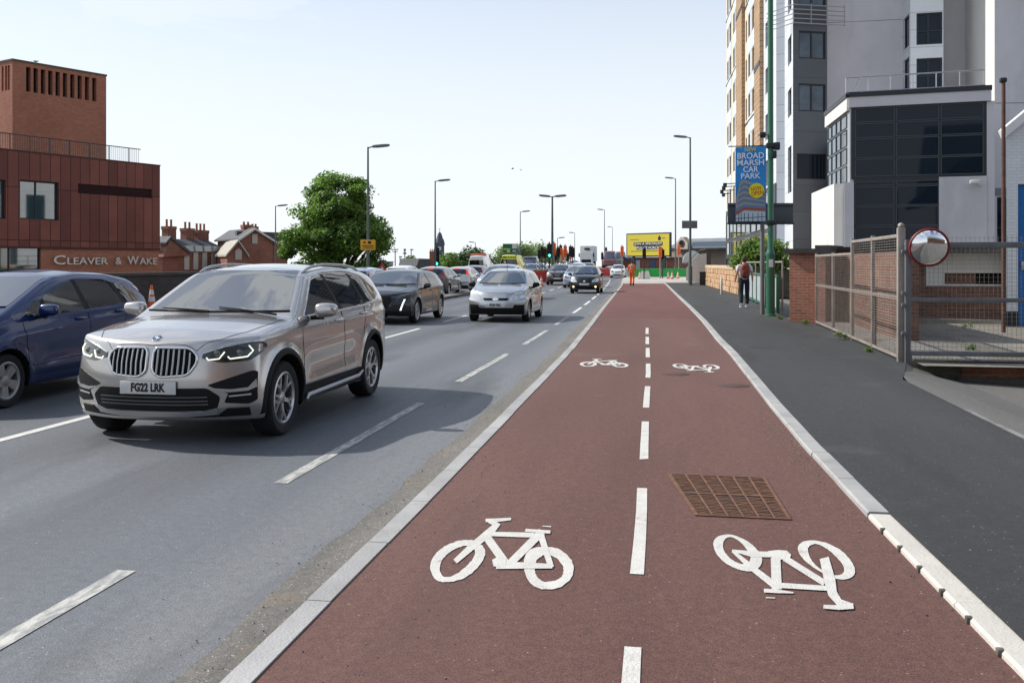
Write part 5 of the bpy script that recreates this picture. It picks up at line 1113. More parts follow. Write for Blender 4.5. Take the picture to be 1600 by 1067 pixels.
def back(kx=1., kz=1., tl=None, tm='redlamp', low=True, third=None):
    out = [('P', 'tail_light', 'b', roundpoly(sc_(tl or [(.60, 1.02), (.60, 1.20), (.66, 1.22), (.72, 1.02), (.76, .80), (.64, .78)], kx, kz), .02), tm, .006, True)]
    if low: out.append(('P', 'bumper_trim', 'b', sc_([(-.66, .40), (.66, .40), (.66, .25), (-.66, .25)], kx, kz), 'black', .005))
    if third: out.append(('P', 'brake_light', 'b', sc_([(-.14, 1.325), (.14, 1.325), (.14, 1.30), (-.14, 1.30)], kx, kz), 'redlit', .02))
    return out
silver_p = paint('silver_paint', (.50, .515, .53), .75, .30); black_p = mat('black_paint', (.006, .008, .011), .3, 0., coat=.7); blue_p = mat('blue_paint', (.001, .020, .105), .28, .2, coat=.7); white_p = paint('white_paint', (.74, .75, .76), .0, .3)
grey_p = paint('grey_paint', (.20, .215, .235), .7, .3); brown_p = paint('bronze_paint', (.11, .095, .085), .7, .3); navy_p = paint('navy_paint', (.03, .042, .065), .5, .28); lblue_p = paint('pale_blue_paint', (.36, .43, .52), .7, .3); dgrey_p = paint('dark_grey_paint', (.07, .078, .09), .6, .28)
QUEUE, FARQ = 'cars queuing towards the camera', 'cars heading away beyond the central reservation'
def oval(z, m='chrome', ry=.085, rz=.036, off=.02): return ('P', 'badge', 'f', [(ry * math.cos(R(20 * i)), z + rz * math.sin(R(20 * i))) for i in range(18)], m, off)

# blue people carrier cut by the left edge of the photo
JZ = hatch(3.9, 2.5, .8475, 1.525, blue_p, 'five', nf=.13, pf=.34, crown=.05,
    top=[(1.97, .74), (1.88, .85), (1.68, .95), (1.42, 1.03), (1.30, 1.06), (1.22, 1.09), (.28, 1.44), (.05, 1.49), (-.4, 1.525), (-1.0, 1.505), (-1.45, 1.44), (-1.58, 1.40), (-1.86, 1.02), (-1.92, .92)],
    belt=[(1.97, .76), (1.2, .945), (.7, .97), (-1.0, 1.05), (-1.92, 1.03)], wind=(1.105, 1.44), rear=(1.08, 1.36),
    side=[[(.98, .985), (.62, 1.17), (.56, 1.15), (.56, .99)], [(.48, .99), (.48, 1.19), (.24, 1.30), (-.02, 1.365), (-.20, 1.39), (-.20, 1.02)], [(-.30, 1.03), (-.28, 1.40), (-.80, 1.395), (-.98, 1.36), (-1.05, 1.075)], [(-1.15, 1.08), (-1.06, 1.34), (-1.30, 1.28), (-1.52, 1.15), (-1.50, 1.10)]],
    pillar=[[(-.195, 1.02), (-.195, 1.393), (-.285, 1.40), (-.305, 1.03)], [(-1.045, 1.075), (-.975, 1.362), (-1.065, 1.342), (-1.155, 1.08)], [(.475, .99), (.475, 1.19), (.565, 1.15), (.565, .99)]],
    gaps=[[(.98, .96), (.94, .7), (.92, .34)], [(-.25, 1.0), (-.28, .7), (-.28, .33)], [(-1.10, 1.06), (-1.05, .8), (-.9, .64)], [(.92, .33), (-.85, .33)]],
    tgaps=[], mirror=(.70, .95, 1.055), mdim=(.23, .15, .14), handles=[(-.08, .92), (-.95, .975)], Rw=.30, Ra=.35,
    rimm=mat('dull_alloy', (.36, .36, .36), .45, .6))
JZ['feat'] = face(1., 1.08) + back(1.0, 1.06) + [('L', 'side_moulding', 'l', [(.84, .44), (.2, .47), (-.8, .50)], blue_p, .012, .0, True)]
car(JZ, (-8.03, 10.72), FACE, 'dark blue people carrier beside the SUV, cut by the photo edge', group=None, name='hatchback_car', lod=3)

# silver three door hatchback
FI = hatch(3.92, 2.49, .84, 1.46, silver_p, 'small', mm=MT['black'], plate=[('f', .475, 'FD09 FRC', 'platew')])
FI['feat'] = face(extra=(oval(.632),), bumper=[(-.76, .485), (-.50, .485), (-.46, .40), (.46, .40), (.50, .485), (.76, .485), (.74, .22), (-.74, .22)], hl=[(.37, .605), (.40, .68), (.50, .80), (.60, .84), (.70, .82), (.765, .72), (.75, .60), (.62, .585)], lampm='lampclear') + back() + [('F', lambda S, root, WMx, P, Ln: (lambda b: (b.tube([(.1, 0, 1.40), (-.08, 0, 1.68)], [.008, .003], 6), b.build('aerial', MT['black'], root, WMx)))(MB()))]
car(FI, (-4.55, 27.25), FACE, 'small silver hatchback with black mirrors and plate FD09 FRC', group=QUEUE, name='hatchback_car', lod=3)

# black hatchback with fang shaped running lights
PG = hatch(4.37, 2.675, .925, 1.45, black_p, 'turbine', nf=.09, Rw=.325, Ra=.372, crease=.93, tumble=.56)
def fang(S, root, WMx, P, Ln):
    for sg in (1, -1):
        for i in range(5):
            t = i / 5; y0, z0 = .735 - .10 * t, .66 - .30 * t; b = MB(); S.patch(b, 'f', [(sg * (y0 - .015), z0), (sg * (y0 + .02), z0), (sg * (y0 + .008), z0 - .042), (sg * (y0 - .027), z0 - .042)], .012, 0, .04); b.build('running_light', MT['drlw'], root, WMx, 30)
    b = MB(); S.patch(b, 'f', [(-.06, .62), (.06, .62), (.065, .70), (0, .735), (-.065, .70)][::-1], .012, 0, .05); b.build('badge', MT['lampdark'], root, WMx, 30)
PG['feat'] = face(1.08, 1., hl=[(.38, .69), (.40, .735), (.55, .775), (.72, .82), (.77, .82), (.765, .765), (.60, .705)], grille=[(-.36, .745), (.36, .745), (.40, .62), (.30, .43), (-.30, .43), (-.40, .62)], low=[(-.55, .36), (.55, .36), (.60, .26), (-.60, .26)], lampm='lamp') + [('F', fang)] + back(1.08, 1.)
car(PG, (-7.50, 26.1), FACE, 'black hatchback with slanted dotted running lights behind the blue car', group=QUEUE, name='hatchback_car', lod=3)

# bronze crossover, black city car with fog lamps lit, white hatchback, grey estate behind the silver one
CX_ = hatch(4.1, 2.53, .90, 1.58, brown_p, 'turbine', Rw=.34, Ra=.39, zb=.24)
CX_['feat'] = face(1.05, 1.12, hl=[(.42, .66), (.46, .72), (.62, .76), (.78, .80), (.77, .72), (.60, .655)], grille=[(-.34, .74), (-.27, .74), (-.15, .56), (.15, .56), (.27, .74), (.34, .74), (.24, .48), (-.24, .48)], lampm='lampclear', bumper=[(-.72, .34), (.72, .34), (.70, .22), (-.70, .22)])
CX_['plate'] = [('f', .50, '', 'platew')]
d = 70.5; p = A(871, d); car(CX_, (p.x, p.y + 1.9), FACE, 'bronze crossover car in the middle lane left of the black car', group=QUEUE, name='hatchback_car', lod=2)
BK = hatch(3.6, 2.38, .80, 1.50, black_p, 'small', plate=[('f', .50, '', 'platew')])
BK['feat'] = face(.98, 1.03, fog=(.60, .36, 'foglit'), lampm='lampclear', low=[(-.40, .40), (.40, .40), (.50, .27), (-.50, .27)], extra=(oval(.66, 'chrome', .06, .035, .012),))
d = 50.5; p = A(913, d); car(BK, (p.x, p.y + 1.75), FACE, 'black city car with lit fog lamps nearest the cycle track', group=QUEUE, name='hatchback_car', lod=2)
WH = hatch(3.9, 2.5, .85, 1.50, white_p, 'small'); WH['feat'] = face(1., 1.03)
d = 106; p = A(965, d); car(WH, (p.x, p.y + 1.8), FACE, 'white hatchback beside the man in orange', group=QUEUE, name='hatchback_car', lod=2)
GE = hatch(4.3, 2.65, .90, 1.58, lblue_p, 'five', plate=[('f', .5, '', 'platew')]); GE['feat'] = face(1.05, 1.06)
d = 41; p = A(772, d); car(GE, (p.x, p.y + 2.1), FACE, 'pale blue grey car hidden behind the small silver hatchback', group=QUEUE, name='hatchback_car', lod=2)
for px, d, pt, h_, lb in ((899, 62, lblue_p, 1.5, 'pale blue car directly behind the black city car'), (898, 76, silver_p, 1.66, 'silver tall car second behind the black city car'), (915, 88, navy_p, 1.7, 'navy tall car in the distant queue before the lorry'), (893.5, 118, dgrey_p, 1.6, 'dark grey car far up the queue beside the lorry'), (900, 104, white_p, 1.75, 'white car just in front of the lorry')):
    s_ = hatch(4.1, 2.55, .87, h_, pt, 'small'); s_['feat'] = face(1., h_ / 1.46); p = A(px, d); car(s_, (p.x, p.y + 2, rise(p.y + 2)), FACE, lb, group=QUEUE, name='hatchback_car', lod=1)
# far carriageway, tails towards the camera
DK = hatch(4.05, 2.55, .86, 1.47, dgrey_p, 'five', plate=[('b', .80, '', 'platey')]); DK['feat'] = back(1.02, 1., tm='redlamp', third=True)
car(DK, (-11.45, 47.2), AWAY, 'dark grey hatchback seen from behind over the black car', group=FARQ, name='hatchback_car', lod=2)
FO = hatch(4.15, 2.615, .85, 1.44, silver_p, 'small', plate=[('b', .80, '', 'platey')]); FO['feat'] = back(1.02, 1., tl=[(.56, 1.0), (.53, 1.30), (.60, 1.31), (.66, 1.10), (.70, .98)], tm='redlit', third=True) + [('L', 'bumper_strip', 'b', [(-.7, .58), (.7, .58)], 'black', .018, .0)]
car(FO, (-11.45, 53.2), AWAY, 'silver hatchback with high red tail lamps, seen from behind', group=FARQ, name='hatchback_car', lod=2)
D2 = hatch(4.3, 2.6, .88, 1.5, black_p, 'small', plate=[('b', .80, '', 'platey')]); D2['feat'] = back(1.02, 1., third=True)
car(D2, (-12.1, 60.4), AWAY, 'black car with brake lamp lit ahead of the silver tail', group=FARQ, name='hatchback_car', lod=2)
s_ = hatch(4.2, 2.6, .87, 1.47, lblue_p, 'small'); s_['feat'] = back(); car(s_, (-11.7, 36.2), AWAY, 'pale blue car showing only its roof behind the SUV', group=FARQ, name='hatchback_car', lod=2)
s_ = hatch(4.3, 2.6, .88, 1.5, white_p, 'small'); s_['feat'] = back(); car(s_, (-15.1, 54), AWAY, 'white car showing its roof over the black hatchback', group=FARQ, name='hatchback_car', lod=2)
# vans, ambulance, lorry
def van(pt, **k):
    return hatch(5.3, 3.2, .99, 2.45, pt, 'small', sm=.06, tumble=.12, nf=.08, pf=.2, pr=.05, Rw=.34, Ra=.39, zb=.3, crown=.06,
        top=[(2.55, .95), (2.4, 1.08), (2.0, 1.22), (1.85, 1.30), (1.15, 2.10), (.9, 2.32), (.4, 2.43), (-1.5, 2.45), (-2.5, 2.42), (-2.66, 2.36), (-2.68, 2.0)], belt=[(2.55, .96), (1.8, 1.20), (-2.68, 1.25)], wind=(1.34, 2.08), rear=(1.5, 1.9), mirror=(1.5, 1.1, 1.4), gaps=[], tgaps=[],
        side=[[(1.55, 1.28), (1.05, 1.9), (.5, 1.92), (.5, 1.28)]], pillar=[], handles=[], wipers=[], **k)
yel = mat('ambulance_yellow', (.88, .84, .03), .4, coat=.6); dkgreen = mat('ambulance_green', (.01, .16, .06), .4)
AM = van(yel); d = 88; p = A(795, d)
def amb(S, root, WMx, P, Ln):
    P('rear_glass', 'b', roundpoly([(-.80, 1.08), (.80, 1.08), (.74, 2.0), (-.74, 2.0)], .05), MT['sideglass'], .012)
    for sg in (1, -1):
        for i in range(5):
            z = .5 + i * .34; b = MB(); S.patch(b, 'b', [(sg * .93, z), (sg * .83, z + .10), (sg * .83, z + .27), (sg * .93, z + .17)], .012, 0, .1); b.build('chevron', MT['redlamp'], root, WMx, 0)
    M_ = WMx @ Matrix.Translation((S.hit('b', 0, 2.2)[0].x - .03, 0, 2.2)) @ Matrix.Rotation(R(-90), 4, 'Z') @ Matrix.Rotation(R(90), 4, 'X')
    b = MB(); text_mb(b, 'AMBULANCE', .25, M_, 0, .003, .008); b.build('lettering', dkgreen, root, Matrix(), 0)
    b = MB(); b.cbox(-1.6, -2.4, -.7, .7, 2.45, 2.56, .03); b.build('light_bar', MT['blue'], root, WMx)
    b = MB(); b.ball((S.hit('b', -.35, 1.7)[0].x - .02, .35, 1.72), (.015, .09, .09)); b.build('emblem', MT['white'], root, WMx)
AM['feat'] = [('F', amb)]; AM['rear'] = (1.4, 1.9)
car(AM, (p.x, p.y + 2.7), AWAY, 'yellow ambulance with dark rear window seen from behind', 'ambulance', None, 'ambulance', 2)
WV = van(white_p); WV['rear'] = (1.3, 1.95); d = 97; p = A(744, d); WV['feat'] = [('P', 'rear_glass', 'b', roundpoly([(-.75, 1.35), (.75, 1.35), (.7, 1.95), (-.7, 1.95)], .06), 'sideglass', .012)] + [('P', 'tail_light', 'b', [(.84, .9), (.94, .9), (.94, 1.3), (.84, 1.3)], 'redlamp', .012, True)]
car(WV, (p.x, p.y + 2.7), AWAY, 'white van with orange roof bar in the far carriageway', 'van', None, 'delivery_van', 2)
o = MB(); o.cbox(p.x - .8, p.x + .8, p.y + 1, p.y + 1.4, 2.46, 2.64, .05); o = o.build('beacon_bar', mat('amber', (.55, .16, .06), .4), None, Matrix()); tag(o, 'amber beacon bar across the white van roof', 'beacon')
BV = van(black_p); d = 105; p = A(823, d); car(BV, (p.x, p.y + 2.7), FACE, 'black box van just right of the ambulance', 'van', None, 'delivery_van', 1)
s_ = hatch(4.3, 2.6, .9, 1.62, navy_p, 'small'); s_['feat'] = face(); p = A(824, 92); car(s_, (p.x, p.y + 2), FACE, 'navy car in front of the black van', group=QUEUE, name='hatchback_car', lod=1)
s_ = hatch(4.3, 2.6, .9, 1.62, lblue_p, 'small'); s_['feat'] = face(); p = A(838, 100); car(s_, (p.x, p.y + 2), FACE, 'pale blue car beside the red barriers', group=QUEUE, name='hatchback_car', lod=1)
d = 158; p = A(916, d); g0 = rise(p.y); lo = thing('box_lorry', (p.x, p.y, g0), 'white box lorry at the head of the distant queue', 'lorry'); Mo = lo.matrix_basis
b = MB(); b.cbox(-1.22, 1.22, 2.0, 8, 1.0, 3.6, .05); b.build('cargo_box', mat('lorry_box', (.66, .66, .64), .5), lo, Mo)
b = MB(); b.prism([(0, .5), (0, 1.5), (.35, 2.6), (1.8, 2.7), (1.8, .5)], lambda y, z, t: ((t - .5) * 2.1, y, z)); b.build('cab', white_p, lo, Mo, 30, True)
b = MB(); b.add([(-.9, .03, 1.55), (.9, .03, 1.55), (.85, .30, 2.5), (-.85, .30, 2.5)], [(0, 1, 2, 3)], 0); b.build('windscreen', MT['carglass'], lo, Mo @ Matrix.Translation((0, -.03, 0)), 0)
b = MB(); b.box(-.8, .8, -.02, .0, .75, 1.3); b.build('grille', MT['black'], lo, Mo, 0); b = MB(); b.cbox(-.45, .45, 1.7, 2.0, 2.9, 3.2, .03); b.build('fridge_unit', MT['black'], lo, Mo)
for y in (.9, 5.5, 6.8):
    for sg in (1, -1): b = MB(); b.lathe([(.2, -.14), (.48, -.14), (.5, 0), (.48, .14), (.2, .14)], 16, 0, Matrix.Translation((sg * .95, y, .5)), 'x'); b.build('wheel', MT['rubber'], lo, Mo)
for sg in (1, -1): b = MB(); b.cbox(sg * 1.2 - .1, sg * 1.2 + .1, .2, .3, 1.7, 2.3, .03); b.build('wing_mirror', MT['black'], lo, Mo)
# ------------------------------------------------------------------ left side: viaduct wall, corten building, tower, houses
pw = thing('viaduct_wall', (-19.2, 60, .1), 'long dark parapet wall along the far footway', 'wall')
b = MB(); b.box(-19.35, -19.05, -8, 160, -1, 1.16); b.build('wall', brick('blue_brick', (.045, .036, .034), (.07, .055, .05), (.06, .055, .05), .225, .075, .01), pw, Matrix(), 0)
b = MB(); b.box(-19.42, -18.98, -8, 160, 1.16, 1.27); b.build('coping', mat('wall_coping', (.085, .075, .068), .9, var=.3, vs=.8), pw, Matrix(), 0)
corten = brick('rust_red_cladding', (.135, .036, .026), (.235, .072, .048), (.035, .011, .009), .62, 2.9, .026, .7, .0, .3, .22, .35)
towerbrick = brick('tower_brick', (.33, .115, .066), (.43, .165, .098), (.30, .17, .12), .24, .08, .010, .9, .5, .3, .15, .35)
cw = thing('corten_building', (*A(250, 60), -7), 'rust red metal clad restaurant building with brick base, lettering and roof railing', 'building')
WC = WL(-160, 46.8, 250, 60); zx = lambda py, px: WC.zz(py, px)
ztop = zx(260, 248); zbr = zx(389, 200)
w1 = (WC.x(31.5), WC.x(92), zx(343.5, 60), zx(283, 60)); w0 = (WC.x(-42), WC.x(9), zx(342, 0), zx(281, 0)); vent = (WC.x(122), WC.x(237.5), zx(306, 180), zx(291.5, 180))
b = MB(); holed(b, 0, WC.L, zbr, ztop, [w0, w1, vent], .25); b.build('cladding', corten, cw, WC.M, 0)
b = MB(); b.box(0, WC.L + .02, -.03, .25, ztop, ztop + .09); b.box(0, WC.L, -.04, 0, zbr - .06, zbr + .05); b.build('parapet_cap', mat('dark_red_trim', (.06, .02, .018), .6), cw, WC.M, 0)
for w, br_ in ((w1, (WC.x(58.5),)), (w0, (WC.x(-15),))): window(WC, cw, *w, y=.22, bars=br_, glass='skyglass', fw=.08)
b = MB(); b.box(vent[0], vent[1], .18, .25, vent[2], vent[3])
for z in np.arange(vent[2] + .05, vent[3], .09): b.box(vent[0], vent[1], .06, .17, z, z + .03)
b.build('louvre', mat('louvre', (.045, .012, .012), .7), cw, WC.M, 0)
lw = (WC.x(-60), WC.x(65), zx(436, 20), zx(386, 20)); b = MB(); holed(b, 0, WC.L - .05, -7, zbr - .06, [lw], .2); b.build('brick_base', towerbrick, cw, Matrix(WC.M) @ Matrix.Translation((0, .06, 0)), 0)
window(WC, cw, *lw, y=.24, bars=(WC.x(17), WC.x(-20)), glass='skyglass', fw=.07)
SIGNM = mat('sign_silver', (.62, .60, .58), .35, .5); b = MB(); zc_ = (zx(400.5, 160) + zx(413.5, 160)) / 2
def sign(s, p0, p1, h):
    c = (WC.x(p0) + WC.x(p1)) / 2; wd_ = WC.x(p1) - WC.x(p0); t = MB(); text_mb(t, s, 1., Matrix(), 0, 0, 0); xs = [v[0] for v in t.V]; ys = [v[1] for v in t.V]; kx = wd_ / (max(xs) - min(xs)); ky = h / (max(ys) - min(ys)); x0 = (max(xs) + min(xs)) / 2; y0 = min(ys)
    base = zc_ - .24
    text_mb(b, s, 1., Matrix.Translation((c, -.13, base)) @ Matrix.Rotation(R(90), 4, 'X') @ Matrix.Diagonal((kx, ky, 1, 1)) @ Matrix.Translation((-x0, -y0, 0)), 0, .035, .006)
for s, p0, p1, h in (('C', 82, 99.5, .52), ('LEAVER', 103, 166, .40), ('&', 178.5, 187.5, .42), ('W', 197, 214, .50), ('AKE', 216, 243, .40)):
    sign(s, p0, p1, h)
    if s in ('LEAVER', '&', 'AKE'): b.build('sign_lettering', SIGNM, cw, WC.M, 0); b = MB()
b = MB()
for px in np.arange(-100, 229, 31): x = WC.x(px); b.box(x - .025, x + .025, .5, .55, ztop, ztop + 1.0)
xe = WC.x(228); b.box(0, xe, .5, .54, ztop + .97, ztop + 1.02); b.box(0, xe, .51, .53, ztop + .1, ztop + .13)
for x in np.arange(0, xe, .14): b.box(x, x + .018, .515, .53, ztop + .1, ztop + .98)
b.build('roof_railing', MT['frame'], cw, WC.M, 0)
prism_core('mass', [(WC.M @ Vector(q)).to_2d() for q in ((.05, .5, 0), (WC.L - .03, .5, 0), (WC.L - .03, 14, 0), (.05, 14, 0))], -7, ztop - .02, mat('dark_roof', (.06, .03, .028), .9), cw)
bt = thing('brick_tower', (*A(20, 61), 0), 'square brick tower with rows of narrow slots at the top, behind the corten building', 'tower')
T1 = WL(19.5, 61, 166, 66.2); T2 = WL(-70, 64.6, 19.5, 61); zt_ = T1.zz(92, 20)
for W_, ps, hw in ((T1, np.linspace(44.5, 147.5, 10), .155), (T2, (-18, -10, -3, 4.0, 9.3, 13.5), .12)):
    hs_ = [(W_.x(p) - hw, W_.x(p) + hw, zt_ - 1.98, zt_ - .38) for p in ps]; b = MB(); holed(b, 0, W_.L, 4, zt_ - .12, hs_, .35); b.build('wall', towerbrick, bt, W_.M, 0)
    b = MB(); b.box(-.04, W_.L + .04, -.05, .3, zt_ - .12, zt_); b.build('coping', mat('tower_cap', (.10, .085, .06), .8), bt, W_.M, 0)
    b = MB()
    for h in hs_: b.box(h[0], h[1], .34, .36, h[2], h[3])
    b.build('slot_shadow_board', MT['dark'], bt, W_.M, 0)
prism_core('mass', [(T1.M @ Vector(q)).to_2d() for q in ((.45, .5, 0), (T1.L - .02, .5, 0), (T1.L - .02, 5.5, 0), (.45, 5.5, 0))], 4, zt_ - .15, towerbrick, bt)
def bird(loc, rz, label, flying, s=.3):
    b = MB(); Mb = Matrix.Translation(loc) @ Matrix.Rotation(rz, 4, 'Z')
    b.ball((0, 0, 0), (s * .5, s * .17, s * .17), 0, 1, 2, Mb); b.ball((s * .5, 0, s * .14), (s * .15, s * .12, s * .12), 0, 1, 1, Mb); b.add([(-s * .4, -.05 * s, 0), (-s * .4, .05 * s, 0), (-s * .9, .14 * s, -.02), (-s * .9, -.14 * s, -.02)], [(0, 1, 2, 3)], 0, Mb)
    for sg in (1, -1):
        if flying: b.add([(s * .3, sg * .1 * s, .02), (-s * .2, sg * .1 * s, .02), (-s * .35, sg * 1.0 * s, s * .3), (s * .05, sg * .9 * s, s * .36)], [(0, 1, 2, 3)], 0, Mb)
        else: b.tube([(0, sg * .05, -.1 * s), (0, sg * .05, -s * .4)], .01, 4, 0, False, Mb)
    o = b.build('bird', mat('bird_grey', (.08, .08, .09), .8)); return tag(o, label, 'bird')
p = A(54, 62.3); bird((p.x, p.y + .1, zt_ + .12), 1.0, 'pigeon perched on the edge of the brick tower', False)
for px, py, d, r, l in ((801, 264, 95, .4, 'bird gliding in the open sky, the higher one'), (814, 266, 100, 2.2, 'bird flapping in the open sky, the lower one')): p = A(px, d); bird((p.x, p.y, HZ(py, d)), r, l, True, .24)

slate = brick('slate', (.065, .07, .078), (.085, .09, .10), (.03, .032, .036), .35, .22, .015, .75, .5, .3, .2, .6)
housebrick = brick('house_brick', (.25, .085, .055), (.32, .115, .075), (.20, .13, .10), .24, .08, .012, .9, .5, .4, .25, .6)
stone_m = mat('pale_stone', (.42, .39, .34), .9, var=.15, vs=1.5); potm = mat('chimney_pot', (.32, .15, .085), .8, var=.2, vs=3)
def chimney(parent, W_, px0, px1, pyt, pyb, pots, pyp, yd=3.5):
    M_ = W_.M @ Matrix.Translation((0, yd, 0)); x0, x1 = W_.x(px0), W_.x(px1); zt, zb_ = W_.zz(pyt, (px0 + px1) / 2), W_.zz(pyb, (px0 + px1) / 2); zp = W_.zz(pyp, (px0 + px1) / 2); sx = 1 + yd / 108
    b = MB(); w = (x1 - x0) * sx; xo = x0 + yd * .0; zt *= sx; 
    b.box(xo + .06, xo + w - .06, 0, 1.0, zb_ - 1, zt - .35); b.box(xo, xo + w, -.06, 1.06, zt - .35, zt); 
    for i in range(3): b.box(xo + .1 + i * (w - .3) / 2, xo + .22 + i * (w - .3) / 2, -.05, 0, zb_, zt - .36)
    c = b.build('chimney', housebrick, parent, M_, 0)
    for i in range(pots):
        q = xo + w * (i + .5) / pots; b = MB(); b.lathe([(.15, 0), (.13, .15), (.12, (zp * sx - zt)), (.17, zp * sx - zt + .08), (.1, zp * sx - zt + .1)], 10, 0, Matrix.Translation((q, .5, zt))); b.build('chimney_pot', potm, c, M_)
H1 = WL(254, 103, 356, 112); th = thing('terraced_house', (*A(300, 107), -6), 'row of red brick station cottages with tall chimneys and silver hooded dormers', 'house')
ze, zr_ = H1.zz(391, 300), H1.zz(376, 300)
b = MB(); b.box(0, H1.L, 0, 7, -6, ze); b.build('wall', housebrick, th, H1.M, 0)
b = MB(); b.add([(-.3, -.35, ze - .15), (H1.L + .3, -.35, ze - .15), (H1.L + .3, 3.6, zr_ + .25), (-.3, 3.6, zr_ + .25), (-.3, 7.3, ze), (H1.L + .3, 7.3, ze)], [(0, 1, 2, 3), (3, 2, 5, 4), (0, 3, 4), (1, 5, 2)]); b.build('roof', slate, th, H1.M, 0)
for i in range(5):
    x = H1.x(293 + i * 14); b = MB(); b.box(x - .75, x + .35, -.6, .6, ze - .15, ze + .12); b.box(x - .7, x + .3, -.55, 1.2, ze + .12, ze + .5); dm = b.build('dormer', mat('lead_hood', (.36, .40, .43), .4, .6), th, H1.M, 0)
    b = MB(); b.box(x - .55, x + .15, -.12, -.02, ze - 2.2, ze - .2); b.build('window', mat('white_sash', (.55, .55, .52), .5), th, H1.M, 0)
for a in ((264, 283, 351.5, 372, 3, 342), (298, 311, 355.5, 376, 2, 346), (326.5, 339, 358.5, 378, 2, 350), (344.5, 361, 361.5, 379, 3, 352.5)): chimney(th, H1, *a)
gz = MB(); gz.prism([(-.4, ze - .8), (H1.x(262), H1.zz(370, 260)), (H1.x(293), ze - .6)], lambda x, z, t: (x, -.5 + 1.5 * t, z)); gz.build('gable', housebrick, th, H1.M, 0, True)
gz = MB(); gz.prism([(H1.x(252), H1.zz(379, 255)), (H1.x(260), H1.zz(369, 260)), (H1.x(295), H1.zz(396, 290)), (H1.x(290), H1.zz(397, 290)), (H1.x(260), H1.zz(372.5, 260)), (H1.x(252), H1.zz(382, 255))], lambda x, z, t: (x, -.7 + 1.8 * t, z)); gz.build('verge', slate, th, H1.M, 0, True)
H2 = WL(377, 106, 426, 108); gh = thing('gabled_house', (*A(400, 107), -6), 'red brick gabled house with pale verge boards beside the tree', 'house')
za, zev = H2.zz(359, 397), H2.zz(376, 425); xa_ = H2.x(397)
b = MB(); b.prism([(0, -6), (H2.L, -6), (H2.L, zev), (xa_, za), (0, zev + .2)], lambda x, z, t: (x, 9 * t, z)); b.build('wall', housebrick, gh, H2.M, 0, True)
b = MB()
for (x0, z0), (x1, z1) in (((xa_, za), (H2.L + .35, zev - .25)), ((-.35, zev - .05), (xa_, za))): b.add([(x0, -.3, z0 + .04), (x1, -.3, z1 + .04), (x1, 9.2, z1 + .04), (x0, 9.2, z0 + .04), (x0, -.3, z0 + .2), (x1, -.3, z1 + .2), (x1, 9.2, z1 + .2), (x0, 9.2, z0 + .2)], [(0, 1, 2, 3), (7, 6, 5, 4), (0, 4, 5, 1), (1, 5, 6, 2), (2, 6, 7, 3), (3, 7, 4, 0)])
b.build('roof', slate, gh, H2.M, 0)
b = MB(); b.prism([(-.4, zev - .15), (xa_, za - .05), (H2.L + .4, zev - .35), (H2.L + .4, zev - .1), (xa_, za + .22), (-.4, zev + .12)], lambda x, z, t: (x, -.4 + .1 * t, z)); b.build('verge_board', mat('cream_board', (.6, .58, .54), .6), gh, H2.M, 0, True)
b = MB(); b.box(H2.x(393.5), H2.x(402), -.12, .05, H2.zz(381, 397), H2.zz(366, 397)); b.build('window', stone_m, gh, H2.M, 0)
chimney(gh, H2, 391, 404, 352, 362, 2, 348.5, 2.5); chimney(gh, H2, 425.5, 435, 356, 364, 2, 353, 7)
H4 = WL(402, 107.5, 450, 109); b = MB(); b.prism([(-2, zev - .5), (H4.L, zev - .8), (H4.L, H4.zz(363, 440)), (-2, za - .1)], lambda x, z, t: (x, 1.5 + 1.5 * t, z)); b.build('roof', slate, gh, H4.M, 0, True); b = MB(); b.box(0, H4.L, .3, 5, -6, zev - .6); b.build('wall', housebrick, gh, H4.M, 0)
H3 = WL(355, 104, 386, 105); pg = thing('gabled_porch', (*A(370, 104), -6), 'small brick gable with arched pale window between the cottages and the gabled house', 'house')
b = MB(); b.prism([(0, -6), (H3.L, -6), (H3.L, H3.zz(400, 385)), (H3.x(372), H3.zz(376, 372)), (0, H3.zz(399, 356))], lambda x, z, t: (x, 6 * t, z)); b.build('wall', housebrick, pg, H3.M, 0, True)
b = MB(); b.prism([(-.2, H3.zz(398, 356)), (H3.x(372), H3.zz(374.5, 372)), (H3.L + .2, H3.zz(399, 385)), (H3.L + .2, H3.zz(402, 385)), (H3.x(372), H3.zz(378, 372)), (-.2, H3.zz(401, 356))], lambda x, z, t: (x, -.35 + 6.5 * t, z)); b.build('verge', stone_m, pg, H3.M, 0, True)
b = MB(); xc_ = H3.x(372.5); b.prism([(xc_ - .35, H3.zz(406, 372)), (xc_ + .35, H3.zz(406, 372)), (xc_ + .35, H3.zz(392, 372)), (xc_, H3.zz(388, 372)), (xc_ - .35, H3.zz(392, 372))], lambda x, z, t: (x, -.15 + .2 * t, z)); b.build('window', stone_m, pg, H3.M, 0, True)

